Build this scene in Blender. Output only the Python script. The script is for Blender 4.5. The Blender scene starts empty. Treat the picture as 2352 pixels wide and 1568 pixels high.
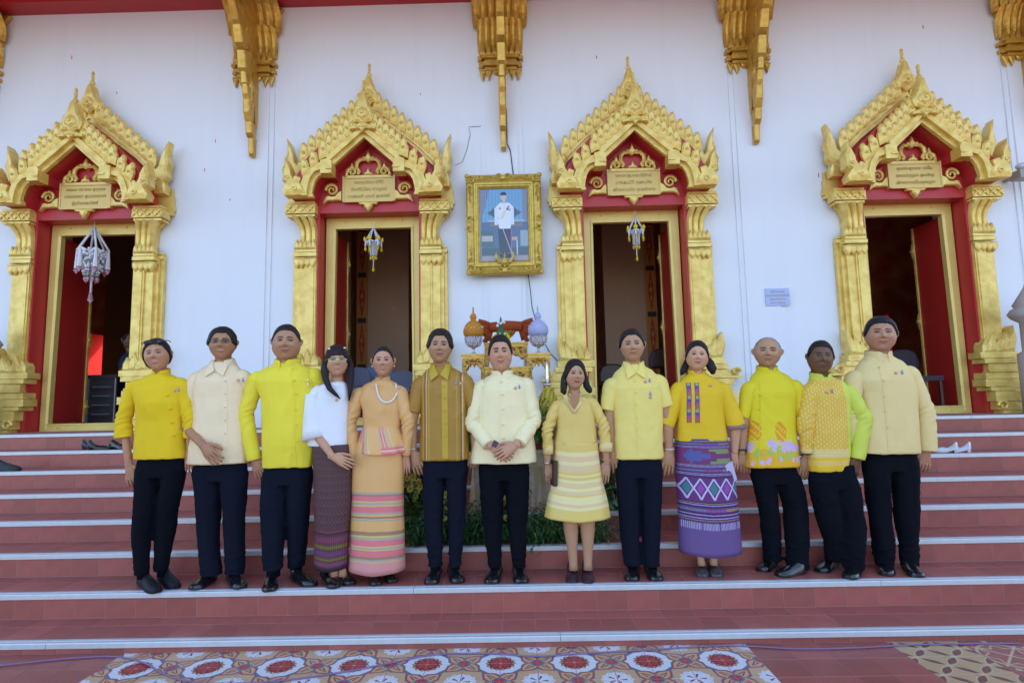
import bpy, bmesh, math, random
import numpy as np
from mathutils import Vector, Matrix
R = math.radians
PI = math.pi
random.seed(7)
SC = bpy.context.scene
COL = SC.collection

# ------------------------------------------------------------------ camera, sky, sun, exposure
CAMP = (1310.0, R(6.0), R(-0.75), R(-1.18), 0.0, -3.46, 1.41)
def make_camera():
    f, p, yw, r, cx, cy, cz = CAMP
    c, s = math.cos(yw), math.sin(yw)
    rt = Vector((c, -s, 0)); fh = Vector((s, c, 0)); up = Vector((0, 0, 1))
    F = fh*math.cos(p) + up*math.sin(p)
    U = -fh*math.sin(p) + up*math.cos(p)
    cr, sr = math.cos(r), math.sin(r)
    X = rt*cr + U*sr
    Y = -rt*sr + U*cr
    m = Matrix(((X.x, Y.x, -F.x, cx), (X.y, Y.y, -F.y, cy), (X.z, Y.z, -F.z, cz), (0, 0, 0, 1)))
    cam = bpy.data.cameras.new('camera'); o = bpy.data.objects.new('camera', cam); COL.objects.link(o)
    o.matrix_world = m
    cam.sensor_width = 36; cam.lens = f/2352*36; cam.clip_end = 500
    cam.dof.use_dof = True; cam.dof.focus_distance = 4.2; cam.dof.aperture_fstop = 4.0
    SC.camera = o
make_camera()
world = bpy.data.worlds.new('World'); SC.world = world; world.use_nodes = True
nt = world.node_tree
bg = nt.nodes['Background']
sky = nt.nodes.new('ShaderNodeTexSky'); sky.sky_type = 'NISHITA'; sky.sun_disc = False
SUN_EL, SUN_AZ = 42, 24          # azimuth measured from +Y (behind the temple) towards +X
sky.sun_elevation = R(SUN_EL); sky.sun_rotation = R(SUN_AZ)
sky.air_density = 1.0; sky.dust_density = 2.2; sky.ozone_density = 1.0
nt.links.new(sky.outputs[0], bg.inputs[0]); bg.inputs[1].default_value = 0.15
sl = bpy.data.lights.new('sun', 'SUN'); sl.energy = 3.5; sl.angle = R(0.6); sl.color = (1, 0.94, 0.84)
so = bpy.data.objects.new('sun', sl); COL.objects.link(so)
sd = Vector((math.sin(R(SUN_AZ))*math.cos(R(SUN_EL)), math.cos(R(SUN_AZ))*math.cos(R(SUN_EL)), math.sin(R(SUN_EL))))
so.rotation_euler = sd.to_track_quat('Z', 'Y').to_euler(); so.location = (0, 30, 30)
SC.view_settings.view_transform = 'Standard'; SC.view_settings.look = 'None'
SC.view_settings.exposure = 2.0; SC.view_settings.gamma = 1
SC.view_settings.use_curve_mapping = False

def U_(x, y, Y):
    """photo pixel (2352 wide) -> world x, z on the plane at depth Y"""
    f, p, yw, r, cx, cy, cz = CAMP
    X = x-1176; V = y-784
    c, s = math.cos(r), math.sin(r)
    a = X*c+V*s; b = -X*s+V*c
    rt, up, fw = a/f, -b/f, 1.0
    c, s = math.cos(p), math.sin(p)
    F = fw*c-up*s; Uu = fw*s+up*c
    c, s = math.cos(yw), math.sin(yw)
    dx = rt*c+F*s; dy = -rt*s+F*c
    k = (Y-cy)/dy
    return cx+dx*k, cz+Uu*k

# ------------------------------------------------------------------ materials
MATS = {}
def mat(name, col, rough=0.6, metal=0.0, bump=None, var=None, sheen=0.0, spec=0.5, vary_obj=0.0, coat=0.0, stretch=(1, 1, 1)):
    """bump=(scale,strength) noise relief; var=(scale,amount,colour2) mottling; vary_obj = brightness change from piece to piece"""
    if name in MATS: return MATS[name]
    m = bpy.data.materials.new(name); m.use_nodes = True; MATS[name] = m
    n = m.node_tree.nodes; l = m.node_tree.links; b = n['Principled BSDF']
    b.inputs['Roughness'].default_value = rough; b.inputs['Metallic'].default_value = metal
    b.inputs['Base Color'].default_value = (*col, 1)
    b.inputs['Specular IOR Level'].default_value = spec
    if sheen: b.inputs['Sheen Weight'].default_value = sheen; b.inputs['Sheen Roughness'].default_value = 0.4
    if coat: b.inputs['Coat Weight'].default_value = coat; b.inputs['Coat Roughness'].default_value = 0.15
    tc = n.new('ShaderNodeTexCoord'); mp = n.new('ShaderNodeMapping'); mp.inputs['Scale'].default_value = stretch
    l.new(tc.outputs['Object'], mp.inputs['Vector'])
    src = None
    if var:
        nz = n.new('ShaderNodeTexNoise'); nz.inputs['Scale'].default_value = var[0]; nz.inputs['Detail'].default_value = 6
        l.new(mp.outputs[0], nz.inputs['Vector'])
        rp = n.new('ShaderNodeValToRGB'); rp.color_ramp.elements[0].position = 0.38; rp.color_ramp.elements[1].position = 0.68
        rp.color_ramp.elements[0].color = (0, 0, 0, 1); rp.color_ramp.elements[1].color = (var[1],)*3+(1,)
        l.new(nz.outputs['Fac'], rp.inputs[0])
        mx = n.new('ShaderNodeMix'); mx.data_type = 'RGBA'
        l.new(rp.outputs[0], mx.inputs['Factor'])
        mx.inputs['A'].default_value = (*col, 1); mx.inputs['B'].default_value = (*var[2], 1)
        src = mx.outputs['Result']
    if vary_obj:
        oi = n.new('ShaderNodeObjectInfo'); mr = n.new('ShaderNodeMapRange')
        mr.inputs['To Min'].default_value = 1-vary_obj; mr.inputs['To Max'].default_value = 1+vary_obj
        l.new(oi.outputs['Random'], mr.inputs['Value'])
        hs = n.new('ShaderNodeHueSaturation')
        if src: l.new(src, hs.inputs['Color'])
        else: hs.inputs['Color'].default_value = (*col, 1)
        l.new(mr.outputs[0], hs.inputs['Value']); src = hs.outputs[0]
    if src: l.new(src, b.inputs['Base Color'])
    if bump:
        nb = n.new('ShaderNodeTexNoise'); nb.inputs['Scale'].default_value = bump[0]; nb.inputs['Detail'].default_value = 5
        l.new(mp.outputs[0], nb.inputs['Vector'])
        bp = n.new('ShaderNodeBump'); bp.inputs['Strength'].default_value = bump[1]; bp.inputs['Distance'].default_value = 0.01
        l.new(nb.outputs['Fac'], bp.inputs['Height']); l.new(bp.outputs[0], b.inputs['Normal'])
    return m

def make_image(name, w, h, fn):
    """paints a procedural pattern: fn(u,v) -> (h,w,3) linear colour"""
    u, v = np.meshgrid((np.arange(w)+.5)/w, (np.arange(h)+.5)/h)
    rgb = np.clip(fn(u, v), 0, 1)
    a = np.ones((h, w, 4), dtype=np.float32); a[..., :3] = rgb
    img = bpy.data.images.new(name, w, h, float_buffer=True)
    img.colorspace_settings.name = 'Non-Color'
    img.pixels.foreach_set(a.ravel()); img.update(); img.pack()
    return img

def img_mat(name, img, coord='pc', scale=(1, 1, 1), rough=0.6, bump=None, sheen=0.0, metal=0.0, ext='CLIP', coat=0.0, spec=0.5, swz=True):
    """coord: attribute name, 'pos' (world position, xy) """
    m = bpy.data.materials.new(name); m.use_nodes = True
    n = m.node_tree.nodes; l = m.node_tree.links; b = n['Principled BSDF']
    b.inputs['Roughness'].default_value = rough; b.inputs['Metallic'].default_value = metal
    b.inputs['Specular IOR Level'].default_value = spec
    if sheen: b.inputs['Sheen Weight'].default_value = sheen
    if coat: b.inputs['Coat Weight'].default_value = coat; b.inputs['Coat Roughness'].default_value = 0.1
    if coord == 'pos':
        g = n.new('ShaderNodeNewGeometry'); o = g.outputs['Position']
    else:
        g = n.new('ShaderNodeAttribute'); g.attribute_name = coord; o = g.outputs['Vector']
    mp = n.new('ShaderNodeMapping'); mp.inputs['Scale'].default_value = scale
    l.new(o, mp.inputs['Vector'])
    t = n.new('ShaderNodeTexImage'); t.image = img; t.extension = ext; t.interpolation = 'Linear'
    l.new(mp.outputs[0], t.inputs['Vector']); l.new(t.outputs['Color'], b.inputs['Base Color'])
    if bump:
        tc = n.new('ShaderNodeTexCoord'); nb = n.new('ShaderNodeTexNoise'); nb.inputs['Scale'].default_value = bump[0]; nb.inputs['Detail'].default_value = 5
        l.new(tc.outputs['Object'], nb.inputs['Vector'])
        bp = n.new('ShaderNodeBump'); bp.inputs['Strength'].default_value = bump[1]; bp.inputs['Distance'].default_value = 0.01
        l.new(nb.outputs['Fac'], bp.inputs['Height']); l.new(bp.outputs[0], b.inputs['Normal'])
    MATS[name] = m
    return m

# ------------------------------------------------------------------ mesh builder
class MB:
    def __init__(s): s.v = []; s.f = []; s.m = []; s.cur = 0
    def add(s, vs, fs):
        o = len(s.v); s.v += [tuple(p) for p in vs]
        for f in fs: s.f.append(tuple(i+o for i in f)); s.m.append(s.cur)
        return s
    def box(s, x0, x1, y0, y1, z0, z1):
        return s.add([(x0,y0,z0),(x1,y0,z0),(x1,y1,z0),(x0,y1,z0),(x0,y0,z1),(x1,y0,z1),(x1,y1,z1),(x0,y1,z1)],
                     [(3,2,1,0),(4,5,6,7),(0,1,5,4),(1,2,6,5),(2,3,7,6),(3,0,4,7)])
    def prism(s, pts, y0, y1):
        """polygon in (x,z), pushed from y0 (front) to y1"""
        a = sum(pts[i][0]*pts[(i+1)%len(pts)][1]-pts[(i+1)%len(pts)][0]*pts[i][1] for i in range(len(pts)))
        if a < 0: pts = pts[::-1]
        n = len(pts)
        vs = [(x, y0, z) for x, z in pts]+[(x, y1, z) for x, z in pts]
        fs = [tuple(range(n)), tuple(range(2*n-1, n-1, -1))]+[((i+1)%n, i, i+n, (i+1)%n+n) for i in range(n)]
        return s.add(vs, fs)
    def band(s, A, B, y0, y1):
        """strip between polylines A and B in (x,z)"""
        for i in range(len(A)-1):
            s.prism([A[i], A[i+1], B[i+1], B[i]], y0, y1)
        return s
    def raised(s, pts, y0, y1, inset=0.7, dy=0.012):
        """prism whose front face is a smaller, prouder copy: reads as carved relief"""
        cx = sum(p[0] for p in pts)/len(pts); cz = sum(p[1] for p in pts)/len(pts)
        a = sum(pts[i][0]*pts[(i+1)%len(pts)][1]-pts[(i+1)%len(pts)][0]*pts[i][1] for i in range(len(pts)))
        if a < 0: pts = pts[::-1]
        n = len(pts)
        vs = [(x, y0, z) for x, z in pts]+[(x, y1, z) for x, z in pts]+[(cx+(x-cx)*inset, y0-dy, cz+(z-cz)*inset) for x, z in pts]
        fs = [tuple(range(2*n, 3*n)), tuple(range(2*n-1, n-1, -1))]
        fs += [((i+1)%n, i, i+n, (i+1)%n+n) for i in range(n)]+[(i, (i+1)%n, (i+1)%n+2*n, i+2*n) for i in range(n)]
        return s.add(vs, fs)
    def loft(s, rings, cap=True):
        n = len(rings[0]); vs = [p for r in rings for p in r]; fs = []
        for k in range(len(rings)-1):
            for i in range(n):
                j = (i+1) % n
                fs.append((k*n+i, k*n+j, (k+1)*n+j, (k+1)*n+i))
        if cap: fs += [tuple(range(n-1, -1, -1)), tuple((len(rings)-1)*n+i for i in range(n))]
        return s.add(vs, fs)
    def tube(s, pts, rad, n=8, cap=True, flat=None):
        """tube along pts; rad = number, list, or list of (ra, rb)"""
        pts = [Vector(p) for p in pts]
        if not isinstance(rad, (list, tuple)): rad = [rad]*len(pts)
        rings = []; prev = None
        for i, p in enumerate(pts):
            t = (pts[min(i+1, len(pts)-1)]-pts[max(i-1, 0)]).normalized()
            if prev is None:
                a = flat if flat is not None else (Vector((0, 1, 0)) if abs(t.y) < 0.9 else Vector((1, 0, 0)))
                a = Vector(a)
            else: a = prev
            a = (a-t*a.dot(t)).normalized(); b = t.cross(a); prev = a
            r = rad[i]; ra, rb = r if isinstance(r, (tuple, list)) else (r, r)
            rings.append([tuple(p+a*ra*math.cos(2*PI*k/n)+b*rb*math.sin(2*PI*k/n)) for k in range(n)])
        return s.loft(rings, cap)
    def lathe(s, prof, c=(0, 0, 0), n=16):
        """prof = [(radius, z)]"""
        return s.loft([[(c[0]+r*math.cos(2*PI*k/n), c[1]+r*math.sin(2*PI*k/n), c[2]+z) for k in range(n)] for r, z in prof])
    def ell(s, c, r, n=12, m=8):
        prof = [(math.sin(PI*(i+.02)/(m+.04)), -math.cos(PI*(i+.02)/(m+.04))) for i in range(m+1)]
        return s.loft([[(c[0]+r[0]*a*math.cos(2*PI*k/n), c[1]+r[1]*a*math.sin(2*PI*k/n), c[2]+r[2]*z) for k in range(n)] for a, z in prof])
    def build(s, name, mt, parent=None, smooth=False, org=None, fix=False):
        me = bpy.data.meshes.new(name)
        if org is None: org = tuple(parent['_o']) if parent is not None and '_o' in parent else (0, 0, 0)
        v = [(a-org[0], b-org[1], c-org[2]) for a, b, c in s.v]
        me.from_pydata(v, [], s.f)
        ms = mt if isinstance(mt, (list, tuple)) else [mt]
        for q in ms: me.materials.append(q)
        if len(ms) > 1: me.polygons.foreach_set('material_index', s.m)
        if smooth: me.polygons.foreach_set('use_smooth', [True]*len(me.polygons))
        if fix:
            bm = bmesh.new(); bm.from_mesh(me); bmesh.ops.recalc_face_normals(bm, faces=bm.faces); bm.to_mesh(me); bm.free()
        o = bpy.data.objects.new(name, me); COL.objects.link(o)
        if parent is not None: o.parent = parent
        elif org != (0, 0, 0): o.location = org
        return o

def smooth_angle(o, deg=40):
    me = o.data
    me.polygons.foreach_set('use_smooth', [True]*len(me.polygons))
    try: me.set_sharp_from_angle(angle=R(deg))
    except Exception: pass
    return o
def tag(o, label=None, cat=None, group=None, kind=None):
    if label: o['label'] = label
    if cat: o['category'] = cat
    if group: o['group'] = group
    if kind: o['kind'] = kind
    return o
def empty(name, loc, label=None, cat=None, group=None, parent=None):
    o = bpy.data.objects.new(name, None); COL.objects.link(o); o.location = loc; o.empty_display_size = .1
    o['_o'] = list(loc)
    if parent: o.parent = parent
    return tag(o, label, cat, group)
def dup(o, parent=None, loc=None):
    c = o.copy(); COL.objects.link(c)
    if parent is not None: c.parent = parent
    if loc is not None: c.location = loc
    return c
def dup_tree(o, parent=None, loc=None):
    kids = [k for k in COL.objects if k.parent is o]
    c = dup(o, parent, loc)
    for k in kids: dup_tree(k, c)
    return c

def snoise(P, sc, seed=0, n=7):
    """cheap smooth noise: warped sum of sines; P (N,3)"""
    rng = np.random.RandomState(seed); Q = P*np.array(sc)
    Q = Q+0.5*np.sin(Q[:, [1, 2, 0]]*1.3+rng.rand(3)*6)
    o = np.zeros(len(P))
    for i in range(n):
        k = rng.normal(size=3)*(1+.35*i/2); o += np.sin(Q@k+rng.rand()*6.28)/(1+.25*i)
    return o/ (n**.5)
def lerp(a, b, t): return a+(b-a)*t
def sstep(a, b, x): 
    t = np.clip((x-a)/(b-a), 0, 1); return t*t*(3-2*t)

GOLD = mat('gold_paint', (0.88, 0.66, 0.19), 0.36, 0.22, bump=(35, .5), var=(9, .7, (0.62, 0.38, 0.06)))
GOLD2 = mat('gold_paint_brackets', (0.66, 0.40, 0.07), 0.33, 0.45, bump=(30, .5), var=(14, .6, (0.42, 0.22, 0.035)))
RED = mat('red_paint', (0.50, 0.022, 0.030), 0.4, bump=(12, .15), var=(4, .5, (0.42, 0.03, 0.025)))
def streaks(m):
    n = m.node_tree.nodes; l = m.node_tree.links; b = n['Principled BSDF']; src = b.inputs['Base Color'].links[0].from_socket
    tc = n.new('ShaderNodeTexCoord'); mp = n.new('ShaderNodeMapping'); mp.inputs['Scale'].default_value = (5, 5, .45); l.new(tc.outputs['Object'], mp.inputs['Vector'])
    nz = n.new('ShaderNodeTexNoise'); nz.inputs['Scale'].default_value = 1.6; nz.inputs['Detail'].default_value = 7; nz.inputs['Roughness'].default_value = .65; l.new(mp.outputs[0], nz.inputs['Vector'])
    rp = n.new('ShaderNodeMapRange'); rp.inputs['From Min'].default_value = .52; rp.inputs['From Max'].default_value = .78; rp.inputs['To Max'].default_value = .11; l.new(nz.outputs['Fac'], rp.inputs['Value'])
    mx = n.new('ShaderNodeMix'); mx.data_type = 'RGBA'; l.new(rp.outputs[0], mx.inputs['Factor']); l.new(src, mx.inputs['A']); mx.inputs['B'].default_value = (.52, .53, .56, 1); l.new(mx.outputs['Result'], b.inputs['Base Color'])
RED2 = mat('dark_red_paint', (0.40, 0.02, 0.015), 0.45, bump=(8, .1))
WALLM = mat('white_plaster', (0.79, 0.82, 0.88), 0.75, bump=(40, .12), var=(1.3, .25, (0.74, 0.77, 0.83)))
streaks(WALLM)
TILE = mat('red_clay_tile', (0.36, 0.100, 0.080), 0.36, bump=(60, .08), var=(7, .6, (0.27, 0.068, 0.058)), vary_obj=.12)
GROUT = mat('grout', (0.40, 0.20, 0.18), 0.85, bump=(80, .3))
NOSE = mat('metal_nosing', (0.62, 0.63, 0.66), 0.4, .35, bump=(20, .15), var=(25, .3, (0.5, 0.5, 0.53)))
# ------------------------------------------------------------------ the steps
H0, RH, T0, TR = 0.063, 0.157, 0.38, 0.388
def step_y(k): return 0 if k == 0 else T0+(k-1)*TR
def step_z(k): return H0+k*RH
XJ = -0.14
TILE_FR = MB().box(.0015, .1985, 0, .006, .0, .119).build('riser_tile', TILE)
def tile_mesh(name, w, d, h, m=TILE, bev=.002):
    mb = MB()
    b = bev
    vs = [(b,b,h),(w-b,b,h),(w-b,d-b,h),(b,d-b,h),(0,0,h-b),(w,0,h-b),(w,d,h-b),(0,d,h-b),(0,0,0),(w,0,0),(w,d,0),(0,d,0)]
    fs = [(0,1,2,3)]+[(4+i,4+(i+1)%4,(i+1)%4,i) for i in range(4)]+[(8+i,8+(i+1)%4,4+(i+1)%4,4+i) for i in range(4)]
    mb.add(vs, fs); me = mb.build(name, m); d = me.data; bpy.data.objects.remove(me); return d
def riser_mesh(w, h):
    mb = MB(); b = .0015; d = .003
    vs = [(b,-d,b),(w-b,-d,b),(w-b,-d,h-b),(b,-d,h-b),(0,-d+b,0),(w,-d+b,0),(w,-d+b,h),(0,-d+b,h),(0,0,0),(w,0,0),(w,0,h),(0,0,h)]
    fs = [(0,1,2,3)]+[(4+i,4+(i+1)%4,(i+1)%4,i) for i in range(4)]+[(8+i,8+(i+1)%4,4+(i+1)%4,4+i) for i in range(4)]
    mb.add(vs, fs); o = mb.build('riser_tile', TILE); d = o.data; bpy.data.objects.remove(o); return d
bpy.data.objects.remove(TILE_FR)
TW = .1975
R_FULL = riser_mesh(TW, .117); R_LOW = riser_mesh(TW, .028)
T_FULL = tile_mesh('tread_tile', TW, .1965, .006); T_BACK = tile_mesh('tread_tile', TW, .135, .006)
def link_piece(name, me, parent, loc):
    o = bpy.data.objects.new(name, me); COL.objects.link(o); o.parent = parent; o.location = loc; return o
for k in range(8):
    y, z = step_y(k), step_z(k)
    depth = TR if k else T0
    if k == 7: depth = 0.9
    hw = 4.6+.55*k
    mb = MB(); mb.box(-hw-3, hw+3, y-.0015, y+depth+.05, z-(H0 if k == 0 else RH)-.3, z-.0015)
    st = mb.build('step', GROUT); tag(st, kind='structure')
    # aluminium nosing with a groove
    def nose(x0, x1):
        prof = [(y-.012, z-.030), (y-.012, z-.004), (y-.009, z+.001), (y+.012, z+.0015), (y+.014, z-.002), (y+.020, z-.002), (y+.022, z+.0015), (y+.046, z+.0015), (y+.046, z-.012), (y+.0, z-.012), (y-.004, z-.030)]
        n = len(prof); mb = MB()
        mb.add([(x0, a, b) for a, b in prof]+[(x1, a, b) for a, b in prof], [tuple(range(n)), tuple(range(2*n-1, n-1, -1))]+[(i, i+n, (i+1)%n+n, (i+1)%n) for i in range(n)])
        o = mb.build('nosing', NOSE, st, fix=True); return o
    x = -hw-1.2-(k*.37 % 1); 
    while x < hw+1:
        nose(x+.0015, x+3.0-.0015); x += 3.0
    off = XJ+(0 if k < 2 else (.03*k) % .2)
    i0 = int((-hw-off)/.2)-1
    for i in range(i0, -i0+1):
        xx = off+i*.2+.00125
        if k == 0: link_piece('riser_tile', R_LOW, st, (xx, y, .002))
        else: link_piece('riser_tile', R_FULL, st, (xx, y, z-RH+.003))
        if k < 7:
            link_piece('tread_tile', T_FULL, st, (xx, y+.0485, z-.006))
            link_piece('tread_tile', T_BACK, st, (xx, y+.2485, z-.006))
# platform in front of the wall
fl = MB().box(-10, 10, step_y(7)+.048, 3.93, step_z(7)-.05, step_z(7)-.004).build('platform', mat('platform_tile', (.27, .075, .065), .45, bump=(40, .1), var=(5, .4, (.22, .06, .055)))); tag(fl, kind='structure')

# ------------------------------------------------------------------ ground and patterned mats of tiles
def floor_pattern(u, v):
    """one 0.4 m repeat; (0,0) = knot column A, medallion at (0,.5)"""
    P = np.array([.56, .36, .20]); Wt = np.array([.66, .66, .70]); RD = np.array([.45, .04, .045]); DR = np.array([.20, .02, .02]); TL = np.array([.03, .20, .27])
    img = np.ones(u.shape+(3,))*P
    def put(mask, c): img[mask] = c
    def rel(cx, cy):
        x = (u-cx+.5) % 1-.5; y = (v-cy+.5) % 1-.5; return x*.4, y*.4
    x, y = rel(0, .5); ax, ay = abs(x), abs(y)
    d = ax+ay
    oct_ = np.maximum(np.maximum(ax, ay)*1.0, d*.72)
    star = np.minimum(np.maximum(ax, ay)-.0, 9)
    def outline(t):   # stepped octagon / star
        a = np.maximum(ax/ (.118+t), ay/(.118+t)); b = d/(.168+t*1.3)
        return np.maximum(a, b) < 1
    spike = lambda t: ((ay < .036+t-(ax-.10)*.5) & (ax < .165+t) & (ax > .08)) | ((ax < .036+t-(ay-.10)*.5) & (ay < .165+t) & (ay > .08))
    put(outline(.024) | spike(.026), RD); put(outline(.014) | spike(.014), TL); put(outline(.0) | spike(0), Wt)
    r = np.hypot(x, y); th = np.arctan2(y, x)
    put(r < .078+.005*np.cos(th*14), DR); put((abs(r-.070) < .006) & (np.cos(th*14) > .3), P); put((r < .052) & (abs(np.cos(th*4)) > .35), RD); put(r < .008, P)
    for cx, cy in ((0, 0), (.5, .5)):
        x, y = rel(cx, cy); s = (x+y)/2**.5; t = (x-y)/2**.5
        for a, b in ((abs(s), abs(t)), (abs(t), abs(s))):
            pet = lambda g: (a > .015) & (a < .115+g) & (b < .032+g-np.maximum(0, a-.075)*.75) & (b < a*.8+g)
            put(pet(.016), TL); put(pet(.010), RD); put(pet(0), P)
            put((a > .045) & (a < .095) & (b < .016-(a-.045)*.25) & (b > .007-(a-.045)*.16), DR)
        r = np.hypot(x, y); put(r < .040, TL); put(r < .030, RD)
    x, y = rel(.5, 0); r = np.hypot(x, y); th = np.arctan2(y, x)
    put(r < .080+.005*np.cos(th*12), Wt); put((abs(r-.070) < .004) & (np.cos(th*12) > .4), np.array([.45, .5, .62])); put((r < .05) & (r > .012) & (np.cos(th*5) > .72), DR)
    return img
IMG_FLOOR = make_image('floor_pattern', 384, 384, floor_pattern)
FM = img_mat('patterned_cement_tile', IMG_FLOOR, 'pos', (2.5, 2.5, 2.5), .38, ext='REPEAT', bump=(30, .05))
for l_ in FM.node_tree.nodes:
    if l_.type == 'MAPPING': l_.inputs['Location'].default_value = (-(XJ)*2.5, 0, 0)
def floor_pattern2(u, v):
    P = np.array([.50, .33, .17]); B = np.array([.20, .07, .06]); Y = np.array([.55, .42, .25])
    img = np.ones(u.shape+(3,))*P
    a = (u*2+v*2) % 1; b = (u*2-v*2) % 1; n = np.zeros(u.shape); e = np.zeros(u.shape, bool)
    for cx in (0, 1):
        for cy in (0, 1):
            d = np.hypot(a-cx, b-cy); n += (d < .66); e |= (abs(d-.66) < .025)
    img[n >= 2] = B; img[e] = Y; img[(np.hypot(a-.5, b-.5) < .08)] = (.60, .46, .26)
    return img
IMG_F2 = make_image('floor_pattern_b', 256, 256, floor_pattern2)
FM2 = img_mat('petal_cement_tile', IMG_F2, 'pos', (2.5, 2.5, 2.5), .4, ext='REPEAT', bump=(30, .05))
def floor_pattern3(u, v):
    B = np.array([.33, .10, .08]); Y = np.array([.52, .40, .27]); img = np.ones(u.shape+(3,))*B
    x = u-.5; y = v-.5; r = np.hypot(x, y); th = np.arctan2(y, x)
    img[(abs(r-.36) < .018) | (abs(r-.28-.04*np.cos(8*th)) < .014)] = Y
    img[(np.minimum(abs(x-y), abs(x+y)) < .02) & (r < .42)] = Y
    img[(r > .42) & (np.cos(12*th) > .6) & (r < .48)] = Y
    return img
IMG_F3 = make_image('floor_pattern_c', 256, 256, floor_pattern3)
FM3 = img_mat('rosette_cement_tile', IMG_F3, 'pos', (2.5, 2.5, 2.5), .4, ext='REPEAT', bump=(30, .05))
gm = MB(); gm.box(-60, 60, -90, 0.0, -.3, -.008); gnd = gm.build('ground', mat('courtyard_paving', (.20, .14, .12), .8, bump=(5, .3), var=(.8, .6, (.24, .19, .16)))); tag(gnd, kind='structure')
G_T = {}
for nm, mm in (('plain', TILE), ('pat', FM), ('pat2', FM2), ('pat3', FM3)):
    G_T[nm] = tile_mesh('floor_tile', TW, .1965, .006, mm)
floorroot = MB().box(-4.3, 4.3, -1.6, -.0005, -.0075, -.0015).build('pavement', GROUT); tag(floorroot, kind='structure')
cnt = 0
for j in range(1, 6):
    for i in range(-20, 21):
        xx = XJ+.2*i+.00125; xc = xx+.1
        if xc < -2.35: t = 'plain'
        elif xc < 1.26: t = 'pat'
        elif xc < 2.05: t = 'plain'
        elif xc < 2.46: t = 'pat2'
        else: t = 'pat3'
        if j > 2 and t == 'plain' and False: continue
        o = link_piece('floor_tile', G_T[t], floorroot, (xx, -.2*j+.00175, -.006)); cnt += 1

# ------------------------------------------------------------------ the temple front
WY, ZP = 3.46, step_z(7)-.004
DC = (-5.33, -1.815, 1.43, 4.83)
OW, OT = .63, 3.80
temple = MB()
xs = [-14.0]
for c in DC: xs += [c-OW, c+OW]
xs += [14.0]
for i in range(0, len(xs), 2): temple.box(xs[i], xs[i+1], WY, WY+.45, -.2, 7.2)
for c in DC: temple.box(c-OW, c+OW, WY, WY+.45, OT, 7.2)
T_ = temple.build('temple_building', WALLM)
tag(T_, 'white plastered Thai temple front with four gold and red doorways above the steps', 'temple')
T_['_o'] = [0, 0, 0]
WX0 = U_(243, 700, 10)[0]; WX1 = WX0+.75
INW = mat('interior_wall', (.16, .10, .07), .8, var=(1.5, .5, (.12, .06, .04)))
inn = MB(); inn.box(-14, 14, 3.931, 14, .6, ZP-.002); inn.build('interior_floor', mat('hall_floor', (.5, .3, .22), .35), T_)
MUR = mat('mural', (.42, .09, .05), .7, bump=(3, .1), var=(2.2, .8, (.60, .32, .14)))
inn = MB()
for a, b in ((-14, WX0), (WX1, -1), (-1, 7.6), (8.3, 14)): inn.box(a, b, 10, 10.2, ZP-.01, 8)
inn.box(WX0, WX1, 10, 10.2, 3.2, 8); inn.box(WX0, WX1, 10, 10.2, ZP-.01, 1.55)
inn.box(7.6, 8.3, 10, 10.2, 3.2, 8); inn.box(7.6, 8.3, 10, 10.2, ZP-.01, 1.55)
inn.build('interior_wall', MUR, T_)
xa, xb = U_(241, 700, 9.0)[0], U_(330, 700, 9.0)[0]
MB().box(xa, xb, 9.0, 9.2, ZP, 7.1).build('gap_hiding_post', mat('ochre_gap_post', (.30, .17, .05), .7), T_)  # added post, hides the bright gap of the far window from view
MB().box(-14.2, -14, 3.5, 10.2, ZP, 8).build('side_wall', WALLM, T_); MB().box(14, 14.2, 3.5, 10.2, ZP, 8).build('side_wall', WALLM, T_)
MB().box(-15, 15, 3.84, 10.3, 7.21, 7.3).build('interior_ceiling', mat('ceiling_red', (.35, .08, .05), .7), T_)
# roof: slabs that throw the shade the group stands in
rf = MB()
rf.add([(-16, .9, 6.72), (16, .9, 6.72), (16, 7, 13.2), (-16, 7, 13.2), (-16, .9, 6.92), (16, .9, 6.92), (16, 7, 13.4), (-16, 7, 13.4)], [(3,2,1,0),(4,5,6,7),(0,1,5,4),(1,2,6,5),(2,3,7,6),(3,0,4,7)])
rf.add([(-16, 12.1, 6.75), (16, 12.1, 6.75), (16, 7, 13.2), (-16, 7, 13.2), (-16, 12.1, 6.95), (16, 12.1, 6.95), (16, 7, 13.4), (-16, 7, 13.4)], [(0,1,2,3),(7,6,5,4),(0,4,5,1),(1,5,6,2),(3,2,6,7),(3,7,4,0)])
rf.build('roof', mat('roof_tile', (.35, .10, .03), .5, bump=(10, .4), var=(3, .4, (.2, .05, .02))), T_)
ev = MB(); ev.box(-14, 14, 3.05, WY-.002, 6.62, 6.80); ev.box(-14, 14, 3.22, WY-.002, 6.585, 6.62)
ev.build('eave_beam', RED, T_)
MB().box(-14, 14, .95, 3.05, 6.66, 6.70).build('eave_soffit', RED2, T_)

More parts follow.
